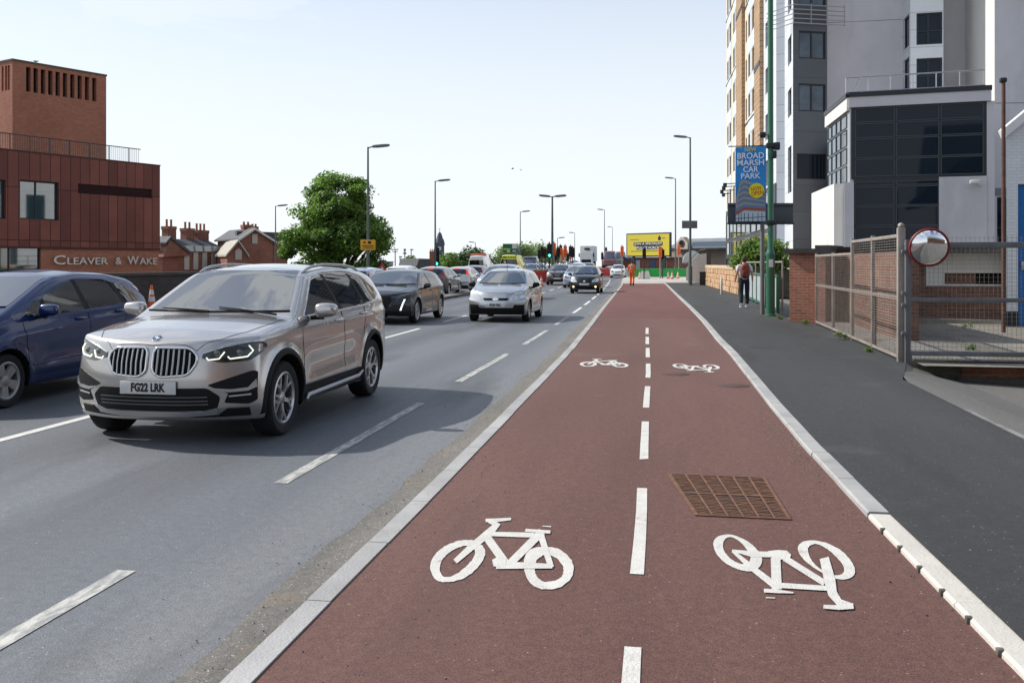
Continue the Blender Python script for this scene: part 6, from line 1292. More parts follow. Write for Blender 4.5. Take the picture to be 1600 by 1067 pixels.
# ------------------------------------------------------------------ lamp columns
col_m = mat('column_green_grey', (.10, .125, .115), .5, .2, var=.15, vs=2); head_m = mat('lantern_grey', (.16, .165, .17), .45, .3)
def lamp_post(px, d, pyt, side, label, w=.075, double=False, mcol=None, zb=.1, armlen=1.1, name='street_lamp'):
    p = A(px, d); z = HZ(pyt, d); zb = zb + rise(p.y) if p.x > -19 else zb; t = thing(name, (p.x, p.y, zb), label, 'street lamp', 0, 'street lamps along the road'); m = mcol or col_m
    b = MB(); b.tube([(p.x, p.y, zb), (p.x, p.y, zb + 1.3)], [w * 1.7, w * 1.7], 10); b.tube([(p.x, p.y, zb + 1.28), (p.x, p.y, z)], [w * 1.05, w * .62], 10); b.build('column', m, t, Matrix())
    for sg in ((1, -1) if double else (side,)):
        for dy in ((0, .55) if double else (0,)):
            ex = Vector((CT, ST)) * sg
            b = MB(); b.tube([(p.x, p.y + dy * .3, z - .06), (p.x + ex.x * .25, p.y + ex.y * .25 + dy, z + .03)], .035, 6); o = b.build('arm', m, t, Matrix())
            b = MB(); M_ = Matrix.Translation((p.x + ex.x * (.25 + armlen * .4), p.y + ex.y * (.25 + armlen * .4) + dy, z + .06)) @ Matrix.Rotation(math.atan2(ex.y, ex.x), 4, 'Z') @ Matrix.Rotation(R(-5), 4, 'Y')
            b.ball((0, 0, 0), (armlen * .46, .15, .085), 0, .6, 2, M_); b.build('lantern', head_m, t, Matrix())
    return t
for a in ((575, 51, 230, 1, 'tall street lamp in front of the big tree, carrying a yellow sign'), (680, 73.5, 283, 1, 'street lamp beside the green traffic light and clock tower'), (813, 115, 331, 1, 'slim street lamp right of the green direction sign'),
          (863, 82, 307, 1, 'double headed lamp column on the central island', .12, True), (944.5, 155, 328, -1, 'street lamp with lantern to the left, right of the lorry'), (957, 215, 355, -1, 'most distant short lamp near the orange covered signal'),
          (1078.5, 66.5, 215, -1, 'tall lamp column at the footway with a dark sign plate', .09), (1055.5, 104, 279, -1, 'lamp column standing before the yellow billboard edge', .085), (898, 190, 364, -1, 'curly distant lamp column left of the lorry'), (871, 150, 372, 1, 'short lamp behind the double headed column'),
          (430.5, 92, 322, 1, 'thin mast lamp in front of the gabled house'), (743, 165, 379, -1, 'distant lamp above the white van')):
    lamp_post(*a)
for px, py, d in ((617.5, 390, 190), (625, 393, 190), (632.5, 390, 185), (642.5, 391, 185)):
    p = A(px, d); t = thing('floodlight_mast', (p.x, p.y, -6), {617.5: 'floodlight mast with a wide crossbar over the parapet', 625: 'short thin mast over the parapet between two masts', 632.5: 'camera mast with dark boxes over the parapet', 642.5: 'mast with a tilted lamp, rightmost over the parapet'}[px], 'mast')
    z = HZ(py, d); z = z - 1.2 if px == 625 else z; b = MB(); b.tube([(p.x, p.y, -6), (p.x, p.y, z)], [.16, .09], 6); b.build('mast', col_m, t, Matrix())
    b = MB(); 
    if px == 617.5: b.cbox(p.x - .65, p.x + .65, p.y - .1, p.y + .1, z - .1, z + .1, .02); b.cbox(p.x - .5, p.x + .5, p.y - .1, p.y + .1, z - .55, z - .4, .02)
    elif px == 632.5: b.cbox(p.x - .2, p.x + .2, p.y - .2, p.y + .2, z - .3, z + .15, .05); b.cbox(p.x - .28, p.x + .28, p.y - .2, p.y + .2, z - .9, z - .55, .05)
    else: b.cbox(p.x - .2, p.x + .45, p.y - .1, p.y + .1, z, z + .22, .04)
    b.build('lamp_head', head_m, t, Matrix())
# yellow roadworks sign on the lamp in front of the tree
def panel_sign(name, px, d, x0, x1, y0, y1, m, label, cat='sign', text=(), post=None, edge=None, zb=.1):
    p = A((x0 + x1) / 2, d); W_ = WL(x0, d, x1, d); t = thing(name, (p.x, p.y, HZ(y1, d)), label, cat); z0, z1 = HZ(y1, d), HZ(y0, d)
    b = MB(); b.cbox(0, W_.L, -.03, .03, z0, z1, .015); b.build('sign_plate', m, t, W_.M)
    for fx0, fx1, fz0, fz1, mm in text:
        b = MB(); b.box(W_.L * fx0, W_.L * fx1, -.036, -.03, z0 + (z1 - z0) * fz0, z0 + (z1 - z0) * fz1); b.build('sign_marking', mm, t, W_.M, 0)
    if post:
        for q in post: b = MB(); b.tube([(W_.L * q, .05, zb), (W_.L * q, .05, z1)], .05, 8); b.build('post', col_m, t, W_.M)
    return t, W_
yell_m = mat('sign_yellow', (.72, .36, .015), .5); redm = mat('sign_red', (.45, .03, .025), .5); grn_s = mat('sign_green', (.01, .17, .075), .45)
panel_sign('roadworks_sign', 575, 50.8, 563.5, 586.5, 375, 391, yell_m, 'small amber roadworks sign fixed to the lamp before the tree', text=((.18, .36, .64, .86, redm), (.5, .72, .62, .88, MT['letter']), (.12, .9, .38, .46, MT['letter']), (.2, .85, .2, .27, MT['letter'])))
panel_sign('direction_sign', 797, 118, 785.5, 808.5, 381, 394, grn_s, 'green and white direction sign on two posts above the ambulance', text=((.64, .97, .42, .95, MT['platew']), (.06, .6, .62, .9, mat('sign_green_dark', (.01, .12, .05), .5)), (.05, .5, .28, .42, MT['platey']), (.3, .5, .02, .22, MT['platew']), (.66, .9, .06, .2, MT['platew'])), post=(.2, .8), zb=rise(115))
panel_sign('dark_sign_plate', 1077, 66.3, 1065.5, 1089.5, 345, 357, galvd, 'dark back of a road sign on the tall footway lamp column', post=None)
# warning triangle left
d = 39; p = A(597, d); t = thing('warning_triangle', (p.x, p.y, .1), 'red edged warning triangle roadworks sign before the parapet', 'sign'); Mt = Matrix.Translation((p.x, p.y, 0)) @ Matrix.Rotation(TH, 4, 'Z')
tri = [(-.42, HZ(434, d)), (.42, HZ(434, d)), (0, HZ(410.5, d))]
b = MB(); b.prism(roundpoly(tri, .06), lambda x, z, q: (x, .02 * q, z)); b.build('sign_plate', redm, t, Mt, 0, True); c_ = (sum(x for x, z in tri) / 3, sum(z for x, z in tri) / 3)
b = MB(); b.prism([(c_[0] + (x - c_[0]) * .62, c_[1] + (z - c_[1]) * .62) for x, z in tri], lambda x, z, q: (x, -.006 + .006 * q, z)); b.build('sign_face', MT['platew'], t, Mt, 0, True)
b = MB(); b.box(-.04, .04, -.012, -.006, c_[1] - .06, c_[1] + .12); b.build('sign_marking', MT['letter'], t, Mt, 0); b = MB(); b.tube([(-.3, .06, .1), (-.3, .03, tri[0][1] + .05)], .02, 6); b.tube([(.3, .06, .1), (.3, .03, tri[0][1] + .05)], .02, 6); b.build('sign_stand', MT['frame'], t, Mt)

# ------------------------------------------------------------------ green lamp post with banner, road sign back
d = 27.3; p = A(1204, d); gp_ = thing('banner_post', (p.x, p.y, .09), 'thick dark green lamp post rising out of the picture beside the brick wall', 'street lamp')
b = MB(); b.lathe([(.165, 0), (.165, .04), (.125, .06), (.125, 1.75), (.132, 1.8), (.11, 1.86), (.085, 1.95), (.075, 10.5)], 20, 0, Matrix.Translation((p.x, p.y, .09))); b.build('column', grn, gp_, Matrix())
b = MB(); b.box(p.x - .06, p.x + .06, p.y - .135, p.y - .12, 1.5, 1.72); b.build('number_tag', MT['platew'], gp_, Matrix(), 0)
zt_, zb_ = HZ(229.5, d), HZ(346.5, d); Wb = WL(1149, 27.45, 1197, 27.2)
b = MB()
for z in (zt_ + .03, zb_ - .03): b.tube([p.to_3d() + Vector((0, 0, z)), Wb.M @ Vector((-.2, 0, z))], .016, 6); b.cbox(p.x - .13, p.x + .13, p.y - .13, p.y + .13, z - .07, z + .07, .02)
b.cbox(p.x + .08, p.x + .26, p.y - .1, p.y + .06, zt_ - .1, zt_ + .12, .03); b.cbox(p.x + .02, p.x + .16, p.y - .14, p.y - .02, zt_ - .35, zt_ - .12, .03)
b.tube([p.to_3d() + Vector((0, 0, zt_ + .35)), Wb.M @ Vector((Wb.L * .75, -.05, zt_ + .32))], .014, 6); b.cbox(p.x - .30, p.x - .14, p.y - .08, p.y + .08, zt_ + .26, zt_ + .42, .02)
b.build('bracket', MT['frame'], gp_, Matrix())
bn = thing('car_park_banner', (*A(1173, d), zb_), 'blue vertical banner reading NEW BROAD MARSH CAR PARK NOW OPEN hung on the green post', 'banner')
bm_ = bpy.data.materials.new('banner_blue'); bm_.use_nodes = True; nt_ = bm_.node_tree; bb = nt_.nodes['Principled BSDF']; bb.inputs['Base Color'].default_value = (.014, .25, .64, 1); bb.inputs['Roughness'].default_value = .6
b = MB(); nx_, nz_ = 10, 24; vs = []
def bw_(u, v): return .035 * math.sin(u * 4.2 + v * 2.2) * .6 + .012 * math.sin(v * 9 + u * 3)
for j in range(nz_ + 1):
    for i in range(nx_ + 1): u, v = i / nx_, j / nz_; vs.append((Wb.L * u, bw_(u, v), zb_ + (zt_ - zb_) * v))
b.add(vs, [(j * (nx_ + 1) + i, j * (nx_ + 1) + i + 1, (j + 1) * (nx_ + 1) + i + 1, (j + 1) * (nx_ + 1) + i) for j in range(nz_) for i in range(nx_)]); b.build('cloth', bm_, bn, Wb.M)
def on(px, py): return Wb.x(px), HZ(py, d)
def btext(s, px0, px1, py0, py1, m, name, rot=0., off=-.075):
    t = MB(); text_mb(t, s, 1., Matrix(), 0, 0, .012); xs = [v[0] for v in t.V]; ys = [v[1] for v in t.V]; x0, z1 = on(px0, py0); x1, z0 = on(px1, py1)
    b = MB(); text_mb(b, s, 1., Matrix.Translation(((x0 + x1) / 2, off, (z0 + z1) / 2)) @ Matrix.Rotation(R(90), 4, 'X') @ Matrix.Rotation(R(rot), 4, 'Z') @ Matrix.Diagonal(((x1 - x0) / (max(xs) - min(xs)), (z1 - z0) / (max(ys) - min(ys)), 1, 1)) @ Matrix.Translation((-(max(xs) + min(xs)) / 2, -(max(ys) + min(ys)) / 2, 0)), 0,   .002, .012)
    b.build(name, m, bn, Wb.M, 0)
wl_ = mat('banner_white', (.78, .80, .82), .6); yl_ = mat('banner_yellow', (.75, .62, .02), .6); rd_ = mat('banner_red', (.5, .06, .02), .6)
b = MB(); 
btext('NEW', 1164, 1182, 231, 237, yl_, 'lettering'); btext('BROAD', 1152.5, 1194, 239, 248.5, wl_, 'lettering'); btext('MARSH', 1152, 1194, 250, 259, wl_, 'lettering'); btext('CAR', 1161.5, 1185, 260.5, 269.5, wl_, 'lettering'); btext('PARK', 1158, 1188.5, 271, 279.5, wl_, 'lettering')
# printed picture of the car park: glazed storeys with pale and red bands
pc = [mat('print_glass', (.10, .20, .32), .6), mat('print_slab', (.30, .27, .27), .6), mat('print_red', (.30, .07, .05), .6), mat('print_pale', (.42, .52, .60), .6), mat('print_dark', (.05, .075, .11), .6)]
def bp(pts, mi, off):
    b = MB(); b.prism([on(x, y) for x, y in pts], lambda x, z, t: (x, off + (.003 if t else 0), z)); b.build('printed_picture', pc[mi], bn, Wb.M, 0, True)
bp([(1150, 313), (1157, 283), (1163, 280.5), (1195.5, 296), (1196.2, 346), (1150, 346)], 1, -.056)
for k in range(5):
    y = 285 + k * 8.6; xl_ = 1157 - k * 1.6; bp([(xl_, y + 5.5), (1162, y), (1195.5, y + 11 - k * 2.), (1195.5, y + 16 - k * 2.2), (1162, y + 4.6), (xl_ - .8, y + 10)], 0, -.060)
bp([(1150, 331), (1163, 323.5), (1195.8, 326.5), (1195.8, 330), (1163, 327.5), (1150, 335)], 2, -.064); bp([(1150.5, 346), (1150.5, 337), (1163, 329.5), (1196, 331.5), (1196, 346)], 3, -.062)
for x in (1154, 1158, 1163, 1169, 1176, 1184, 1190): bp([(x, 346), (x, 333), (x + 1, 333), (x + 1, 346)], 4, -.066)
bp([(1150.5, 341), (1196, 338.6), (1196, 339.6), (1150.5, 342)], 4, -.067)
cx_, cz_ = on(1182.3, 298.5); b = MB(); b.lathe([(.001, .004), (.215, .004), (.215, 0)], 32, 0, Matrix.Translation((cx_, -.072, cz_)) @ Matrix.Rotation(R(90), 4, 'X'), cap=False); b.build('roundel', mat('banner_roundel', (.72, .66, .01), .6), bn, Wb.M, 0)
btext('NOW', 1173.5, 1190, 292.2, 298, rd_, 'lettering', 8, -.079); btext('OPEN', 1174, 1193, 299, 305.5, rd_, 'lettering', 8, -.079)
d = 28.2; ps = thing('road_sign', (*A(1190.5, d), .09), 'dark back of a wide road sign on a grey post behind the banner', 'sign'); Ws = WL(1137, d, 1239, d)
b = MB(); b.cbox(0, Ws.L, -.02, .02, HZ(349, d), HZ(317.5, d), .01); b.build('sign_plate', mat('sign_back', (.072, .085, .10), .55, .2, var=.08, vs=2), ps, Ws.M)
b = MB(); b.cbox(-.02, Ws.L + .02, -.06, -.021, HZ(351, d), HZ(347.5, d), .008); b.cbox(0, Ws.L, -.04, -.021, HZ(323, d), HZ(320.5, d), .006); b.build('sign_rail', MT['frame'], ps, Ws.M)
b = MB(); x = Ws.x(1190.5); b.tube([(x, -.05, .09), (x, -.05, HZ(322, d))], .065, 12); b.build('post', mat('grey_post', (.16, .165, .17), .5, .3), ps, Ws.M)
# ------------------------------------------------------------------ trees and bushes
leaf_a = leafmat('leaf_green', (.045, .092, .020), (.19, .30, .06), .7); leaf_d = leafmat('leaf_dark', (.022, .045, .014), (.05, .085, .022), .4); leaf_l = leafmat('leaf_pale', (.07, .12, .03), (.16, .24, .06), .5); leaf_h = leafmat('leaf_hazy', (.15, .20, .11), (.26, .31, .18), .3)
bark = mat('bark', (.07, .055, .04), .95, var=.3, vs=4, bump=.8, bs=20)
def tree(name, loc, h, rx, ry, trunk, nclump, nleaf, ls, m, label, cat='tree', seed=1, group=None, flat=1., lobes=None, cz=None):
    r = random.Random(seed); t = thing(name, loc, label, cat, 0, group); X, Y, Z = loc; czz = cz if cz is not None else Z + trunk + (h - trunk) * .5; rz = (h - trunk) * .5
    L = lobes or [(0, 0, 0, 1, 1, 1)]; C = []
    while len(C) < nclump:
        lx, ly, lz, ax, ay, az = r.choice(L); v = Vector((r.gauss(0, 1), r.gauss(0, 1), r.gauss(0, 1))).normalized() * (r.random() ** .38)
        q = Vector((X + lx * rx + v.x * rx * ax, Y + ly * ry + v.y * ry * ay, czz + lz * rz + v.z * rz * az))
        if q.z < Z + trunk * .75: continue
        C.append(q)
    if trunk > .3:
        b = MB(); b.tube([(X, Y, Z), (X + .05, Y, Z + trunk), (X, Y, czz)], [h * .035, h * .026, h * .012], 8)
        for i in range(min(16, nclump)):
            c = C[i]; s = Vector((X, Y, Z + trunk * (.8 + .5 * r.random()))); b.tube([s, s.lerp(c, .5) + Vector((0, 0, .3)), c], [h * .014, h * .008, h * .003], 5)
        b.build('trunk', bark, t, Matrix())
    rn = np.random.default_rng(seed); per = nleaf // nclump; V = []; 
    cr_ = (rx + ry) / 2 * (1.45 / nclump ** .33)
    for c in C:
        k = int(per * r.uniform(.5, 1.5)); s = cr_ * r.uniform(.6, 1.1); D = rn.normal(size=(k, 3)); D /= np.linalg.norm(D, axis=1)[:, None]; rad = rn.random(k)[:, None] ** .45
        P = np.array(c) + D * rad * s * np.array([1, 1, .62 * flat]) 
        U = rn.normal(size=(k, 3)); U /= np.linalg.norm(U, axis=1)[:, None]; N_ = D * .6 + np.array([0, 0, .6]) + rn.normal(size=(k, 3)) * .5; Vv = np.cross(N_, U); Vv /= np.linalg.norm(Vv, axis=1)[:, None] + 1e-9; U = np.cross(Vv, N_); U /= np.linalg.norm(U, axis=1)[:, None] + 1e-9
        w = ls * rn.uniform(.6, 1.3, size=(k, 1)); V.append(np.stack([P - U * w, P + Vv * w * .6, P + U * w, P - Vv * w * .6], 1).reshape(-1, 3))
    V = np.concatenate(V); n = len(V) // 4; me = bpy.data.meshes.new('crown'); me.vertices.add(len(V)); me.vertices.foreach_set('co', V.astype(np.float32).ravel()); me.loops.add(4 * n); me.loops.foreach_set('vertex_index', np.arange(4 * n, dtype=np.int32)); me.polygons.add(n); me.polygons.foreach_set('loop_start', np.arange(0, 4 * n, 4, dtype=np.int32)); me.materials.append(m); me.update(calc_edges=True); me.validate()
    link('crown', me, t, Matrix()); return t
d = 75; p = A(523, d); tree('broadleaf_tree', (p.x, p.y, -5), 14.2, 4.4, 4.2, 3.6, 180, 72000, .125, leaf_a, 'large dense broadleaf tree behind the parapet wall', seed=11, cz=3.6,
     lobes=[(0, 0, .12, .82, .85, .88), (0, 0, .12, .86, .85, .86), (.1, 0, .45, .6, .6, .5), (-.05, 0, .38, .70, .7, .55), (-.05, 0, .2, .8, .8, .5), (-.5, 0, -.25, .58, .7, .62), (.45, 0, .0, .6, .7, .52), (.70, 0, .06, .42, .5, .30), (.55, 0, -.3, .5, .6, .4), (0, 0, -.2, .9, .9, .75), (0, 0, -.5, .9, .9, .5)])
FARTREE = 'trees beyond the junction'
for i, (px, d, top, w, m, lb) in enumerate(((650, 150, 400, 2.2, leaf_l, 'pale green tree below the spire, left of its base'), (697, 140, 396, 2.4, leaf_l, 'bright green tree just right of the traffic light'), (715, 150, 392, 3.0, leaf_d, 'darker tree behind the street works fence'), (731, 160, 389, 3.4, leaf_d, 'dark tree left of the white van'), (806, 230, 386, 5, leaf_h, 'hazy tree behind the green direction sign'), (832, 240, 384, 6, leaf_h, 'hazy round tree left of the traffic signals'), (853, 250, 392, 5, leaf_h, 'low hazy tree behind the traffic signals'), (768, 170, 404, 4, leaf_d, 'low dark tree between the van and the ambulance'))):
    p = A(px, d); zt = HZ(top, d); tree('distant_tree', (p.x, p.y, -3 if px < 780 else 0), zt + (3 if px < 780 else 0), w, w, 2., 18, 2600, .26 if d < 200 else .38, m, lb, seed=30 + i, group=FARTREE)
for i, (px, d, top, w, lb) in enumerate(((1184, 46.5, 376, 1.0, 'leafy bush behind the grey sign post'), (1221, 44.5, 378, .9, 'leafy bush between the green post and the brick wall'), (1160, 49.5, 396, .8, 'low bush behind the pedestrian'), (1200, 45.5, 384, .9, 'bush just left of the green post'))):
    p = A(px, d); p.x = max(p.x, 4.4); tree('garden_bush', (p.x, p.y, 1.2), HZ(top, d) - 1.2, w, 1.0, .0, 16, 3200, .085, leaf_l if i < 2 else leaf_a, lb, 'bush', 50 + i, 'bushes above the panel railing', 1.3)
for i, (x, y, s) in enumerate(((3.42, 19.6, .16), (3.45, 24.3, .14), (3.40, 16.9, .10), (5.2, 17.4, .13), (3.05, 26.5, .10), (6.9, 23.2, .2), (8.8, 22.9, .25), (5.2, 14.05, .10), (6.2, 14.0, .12))):
    tree('weed', (x, y, .09 if y > 14.1 else -.25), s * 1.0, s * .7, s * .7, .0, 6, 200, .02, leaf_l, ['weed tuft at the foot of the mesh fence by its middle post', 'weed tuft at the corner of fence and brick pier', 'small weed near the fence end post', 'green tuft in the yard behind the gate', 'weed at the foot of the green lamp post wall', 'weeds along the yard wall, left of the slot', 'weeds along the yard wall below the slot', 'weed below the brick plinth near its concrete end', 'weed at the bottom of the brick plinth'][i], 'weed', 70 + i, None, 1.2)

# ------------------------------------------------------------------ far junction: clock tower, signals, billboard, barriers
def spire():
    d = 300; p = A(687, d); t = thing('clock_tower', (p.x, p.y, -4), 'distant dark stone clock tower with pointed spire', 'tower'); Mt = Matrix.Translation((p.x, p.y, 0)) @ Matrix.Rotation(TH, 4, 'Z'); sm = mat('spire_stone', (.10, .115, .13), .9, var=.2, vs=1); zk = HZ(383, d)
    b = MB(); b.box(-1.35, 1.35, -1.35, 1.35, -4, zk); b.box(-1.55, 1.55, -1.55, 1.55, zk, zk + .3); b.box(-1.5, 1.5, -1.5, 1.5, zk - 2.6, zk - 2.4); b.build('shaft', sm, t, Mt, 0)
    b = MB(); b.lathe([(1.75, zk + .3), (1.35, zk + 1.2), (.62, zk + 3.6), (.06, HZ(362, d))], 8, 0, Mt @ Matrix.Rotation(R(22.5), 4, 'Z')); b.build('spire', mat('spire_slate', (.08, .10, .115), .8), t, Mt.inverted() @ Mt @ Matrix(), 0)
    b = MB(); b.lathe([(.001, 0), (.62, 0), (.66, -.05)], 20, 0, Mt @ Matrix.Translation((0, -1.38, zk - 1.1)) @ Matrix.Rotation(R(90), 4, 'X'), cap=False); b.build('clock_face', MT['platew'], t, Matrix(), 0)
    b = MB(); b.tube([Mt @ Vector((0, 0, HZ(363, d))), Mt @ Vector((0, 0, HZ(357, d)))], .06, 5); b.tube([Mt @ Vector((-.4, 0, HZ(358.5, d))), Mt @ Vector((.4, 0, HZ(357.5, d)))], .05, 5); b.build('weather_vane', MT['frame'], t, Matrix())
    for sx in (-1, 1): b = MB(); b.lathe([(.35, zk + .3), (.3, zk + 1.0), (.02, zk + 1.9)], 6, 0, Mt @ Matrix.Translation((sx * 1.3, -1.3, 0))); b.build('pinnacle', sm, t, Matrix(), 0)
spire()
W5 = WL(647, 128, 672, 130); o = thing('slate_roof_house', (*A(660, 129), -4), 'dark slate roof rising over the parapet near the traffic light', 'house'); b = MB(); b.prism([(0, HZ(417, 129)), (.5, HZ(415, 129)), (.85, HZ(404, 129)), (W5.L, HZ(404.5, 129)), (W5.L, HZ(417, 129))], lambda x, z, t: (x, 4 * t, z)); b.build('roof', slate, o, W5.M, 0, True); b = MB(); b.box(.3, W5.L, .3, 3.6, -4, HZ(416.5, 129)); b.build('wall', housebrick, o, W5.M, 0)
W6 = WL(671, 132, 682, 132); o = thing('chimney_block', (*A(676, 132), -4), 'plain red brick chimney block with four pots beside the clock tower', 'building'); b = MB(); b.box(0, W6.L, 0, 3, -4, HZ(394, 132)); b.box(-.05, W6.L + .05, -.05, 3.05, HZ(394, 132), HZ(393, 132)); b.build('wall', housebrick, o, W6.M, 0)
for i in range(4): b = MB(); b.lathe([(.09, 0), (.07, .28), (.1, .32)], 8, 0, W6.M @ Matrix.Translation((.12 + i * .24, .5, HZ(393, 132)))); b.build('chimney_pot', potm, o, Matrix())
W7 = WL(586, 150, 607, 150); o = thing('low_office', (*A(597, 150), -4), 'low pale flat roofed office right of the tree over the parapet', 'building'); b = MB(); b.box(0, W7.L, 0, 6, -4, HZ(409.5, 150)); b.build('wall', mat('pale_clad', (.36, .38, .40), .7), o, W7.M, 0); b = MB(); b.box(-.1, W7.L + .1, -.1, 6.1, HZ(409.5, 150), HZ(408.5, 150)); b.build('roof', galvd, o, W7.M, 0)

orange_m = mat('orange_cover', (.72, .12, .025), .6); whiteb = mat('barrier_white', (.66, .66, .64), .5); redb = mat('barrier_red', (.50, .045, .04), .5)
def signal(px, d, pyt, label, cover=0, lit=False, zb=.1, w=.20, h=1.05, pole='green'):
    p = A(px, d); zt = HZ(pyt, d); zb = rise(p.y) + zb; t = thing('traffic_light', (p.x, p.y, zb), label, 'traffic light', 0, 'traffic signals at the junction'); Mt = Matrix.Translation((p.x, p.y, 0)) @ Matrix.Rotation(TH, 4, 'Z')
    b = MB(); b.tube([(0, .08, zb), (0, .08, zt + .15)], .06, 8); b.build('pole', galv if pole == 'grey' else MT['frame'], t, Mt)
    b = MB(); b.cbox(-w, w, -.12, .06, zt - h, zt, .03); hd_ = b.build('signal_head', orange_m if cover == 2 else MT['black'], t, Mt)
    if cover != 2:
        for i in range(3):
            z = zt - h * (i + .5) / 3; on_ = lit and i == 2
            b = MB(); b.lathe([(.001, .02), (.105, .015), (.11, 0)], 14, 0, Mt @ Matrix.Translation((0, -.125, z)) @ Matrix.Rotation(R(90), 4, 'X'), cap=False); b.build('lens', SIGG if on_ else LENSD, hd_, Matrix(), 0)
            b = MB(); b.prism([(.13 * math.cos(R(q)), .13 * math.sin(R(q))) for q in range(0, 181, 20)] + [(.115 * math.cos(R(q)), .115 * math.sin(R(q))) for q in range(180, -1, -20)], lambda x, zz, q: (x, -.12 - .16 * q, z + zz)); b.build('visor', MT['black'], hd_, Mt, 0, True)
    if cover == 1: b = MB(); b.cbox(w + .02, w + .30, -.15, .15, zt - h * .8, zt - .05, .06); b.build('orange_bag', orange_m, t, Mt)
SIGG = mat('green_signal', (.05, .8, .5), .4, emit=(.08, 1., .62), es=3.0); LENSD = mat('unlit_lens', (.03, .012, .01), .2)
for a in ((682.5, 74, 387, 'traffic light showing green in the far carriageway'), (858.5, 78, 381, 'traffic light showing green beside the double lamp column')): signal(*a, 0, True, h=1.5 if a[0] < 700 else 1.15)
for px, d, py, l, c, pl in ((865.5, 84, 380, 'signal wrapped in a bright orange cover, beside the green light', 2, 'grey'), (847, 96, 386, 'dark signal head at the left of the cluster', 0, ''), (851.5, 100, 389, 'dark signal set just behind the leftmost one', 0, ''), (872, 95, 387, 'dark signal with small orange bag', 1, ''), (876, 104, 383.5, 'red grey capped signal in the middle of the cluster', 0, 'grey'), (883, 92, 384, 'orange wrapped signal on a slim grey pole', 2, 'grey'), (891.5, 88, 385, 'dark signal at the right end of the cluster', 0, 'grey'), (895, 92, 387, 'dark signal partly behind the rightmost one', 0, ''), (842.5, 108, 391, 'small far signal at the extreme left of the cluster', 0, ''), (868.5, 112, 394, 'far signal low beside the orange cover', 0, ''), (879.5, 115, 392.5, 'far orange wrapped signal between two dark heads', 2, 'grey'), (887, 112, 396, 'far low signal with orange bag', 1, 'grey'), (941, 130, 395, 'low far signal at the maroon van', 0, ''),
                        (947, 150, 387, 'dark signal beside the lamp with its lantern to the left', 0, ''), (972, 98, 385, 'slim orange wrapped signal left of the billboard', 2, 'grey'), (1006.5, 92, 388.5, 'black signal standing before the billboard', 0, ''), (1031.5, 96, 386, 'orange wrapped signal before the right edge of the billboard', 2, 'grey'), (1035.5, 97, 390, 'dark signal turned aside at the billboard edge', 0, ''), (1060.5, 102, 383, 'bright orange wrapped signal before the station gable', 2, 'grey')):
    signal(px, d, py, l, c, False, .1, .17, .95 if c != 2 else 1.05, pl)
# billboard
d = 128; Wd_ = WL(978.5, 128.5, 1047.5, 123); bd = thing('billboard', (*A(1013, 126), 1.), 'large yellow billboard reading JOIN A SPECIALIST POLICE FORCE in a black frame', 'billboard'); z0 = lambda px: Wd_.zz(402, px)
zb0, zb1 = Wd_.zz(401.5, 1013), Wd_.zz(364, 1013)
b = MB(); b.cbox(0, Wd_.L, 0, .3, zb0, zb1, .03); b.build('frame', MT['frame'], bd, Wd_.M); b = MB(); b.box(.18, Wd_.L - .18, -.012, .0, zb0 + .18, zb1 - .18); b.build('poster', mat('poster_yellow', (.60, .50, .045), .5), bd, Wd_.M, 0)
def bt_(s, px0, px1, py0, py1):
    x0, x1 = Wd_.x(px0), Wd_.x(px1); z1, z0_ = Wd_.zz(py0, 1013), Wd_.zz(py1, 1013); b = MB(); b.box(x0 - .1, x1 + .1, -.02, -.013, z0_ - .07, z1 + .07); b.build('caption_strip', MT['letter'], bd, Wd_.M, 0)
    t = MB(); text_mb(t, s, 1., Matrix(), 0, 0, .01); xs = [v[0] for v in t.V]; ys = [v[1] for v in t.V]; b = MB()
    text_mb(b, s, 1., Matrix.Translation(((x0 + x1) / 2, -.03, (z0_ + z1) / 2)) @ Matrix.Rotation(R(90), 4, 'X') @ Matrix.Diagonal(((x1 - x0) / (max(xs) - min(xs)), (z1 - z0_) / (max(ys) - min(ys)), 1, 1)) @ Matrix.Translation((-(max(xs) + min(xs)) / 2, -(max(ys) + min(ys)) / 2, 0)), 0, .003, .008); b.build('lettering', wl_, bd, Wd_.M, 0)
bt_('JOIN A SPECIALIST', 991, 1034.5, 379.2, 383.4); bt_('POLICE FORCE', 995.5, 1029.5, 385.2, 389.2)
b = MB(); x = Wd_.x(1030.5); z = Wd_.zz(373, 1013); b.prism([(x - .22, z - .25), (x + .22, z - .25), (x + .25, z + .1), (x, z + .4), (x - .25, z + .1)], lambda u, v, q: (u, -.02 + .008 * q, v)); b.box(x + .4, x + .95, -.02, -.012, z - .02, z + .06); b.build('emblem', MT['letter'], bd, Wd_.M, 0, True)
b = MB(); z = Wd_.zz(374.5, 1013); b.box(Wd_.x(985), Wd_.x(998.5), -.02, -.012, z, z + .06); z = Wd_.zz(393, 1013); b.box(Wd_.x(986), Wd_.x(1028), -.02, -.012, z, z + .07); b.build('small_print', MT['letter'], bd, Wd_.M, 0)
for q in (.15, .85): b = MB(); b.box(Wd_.L * q - .15, Wd_.L * q + .15, .1, .4, 0, zb0); b.build('leg', MT['frame'], bd, Wd_.M, 0)
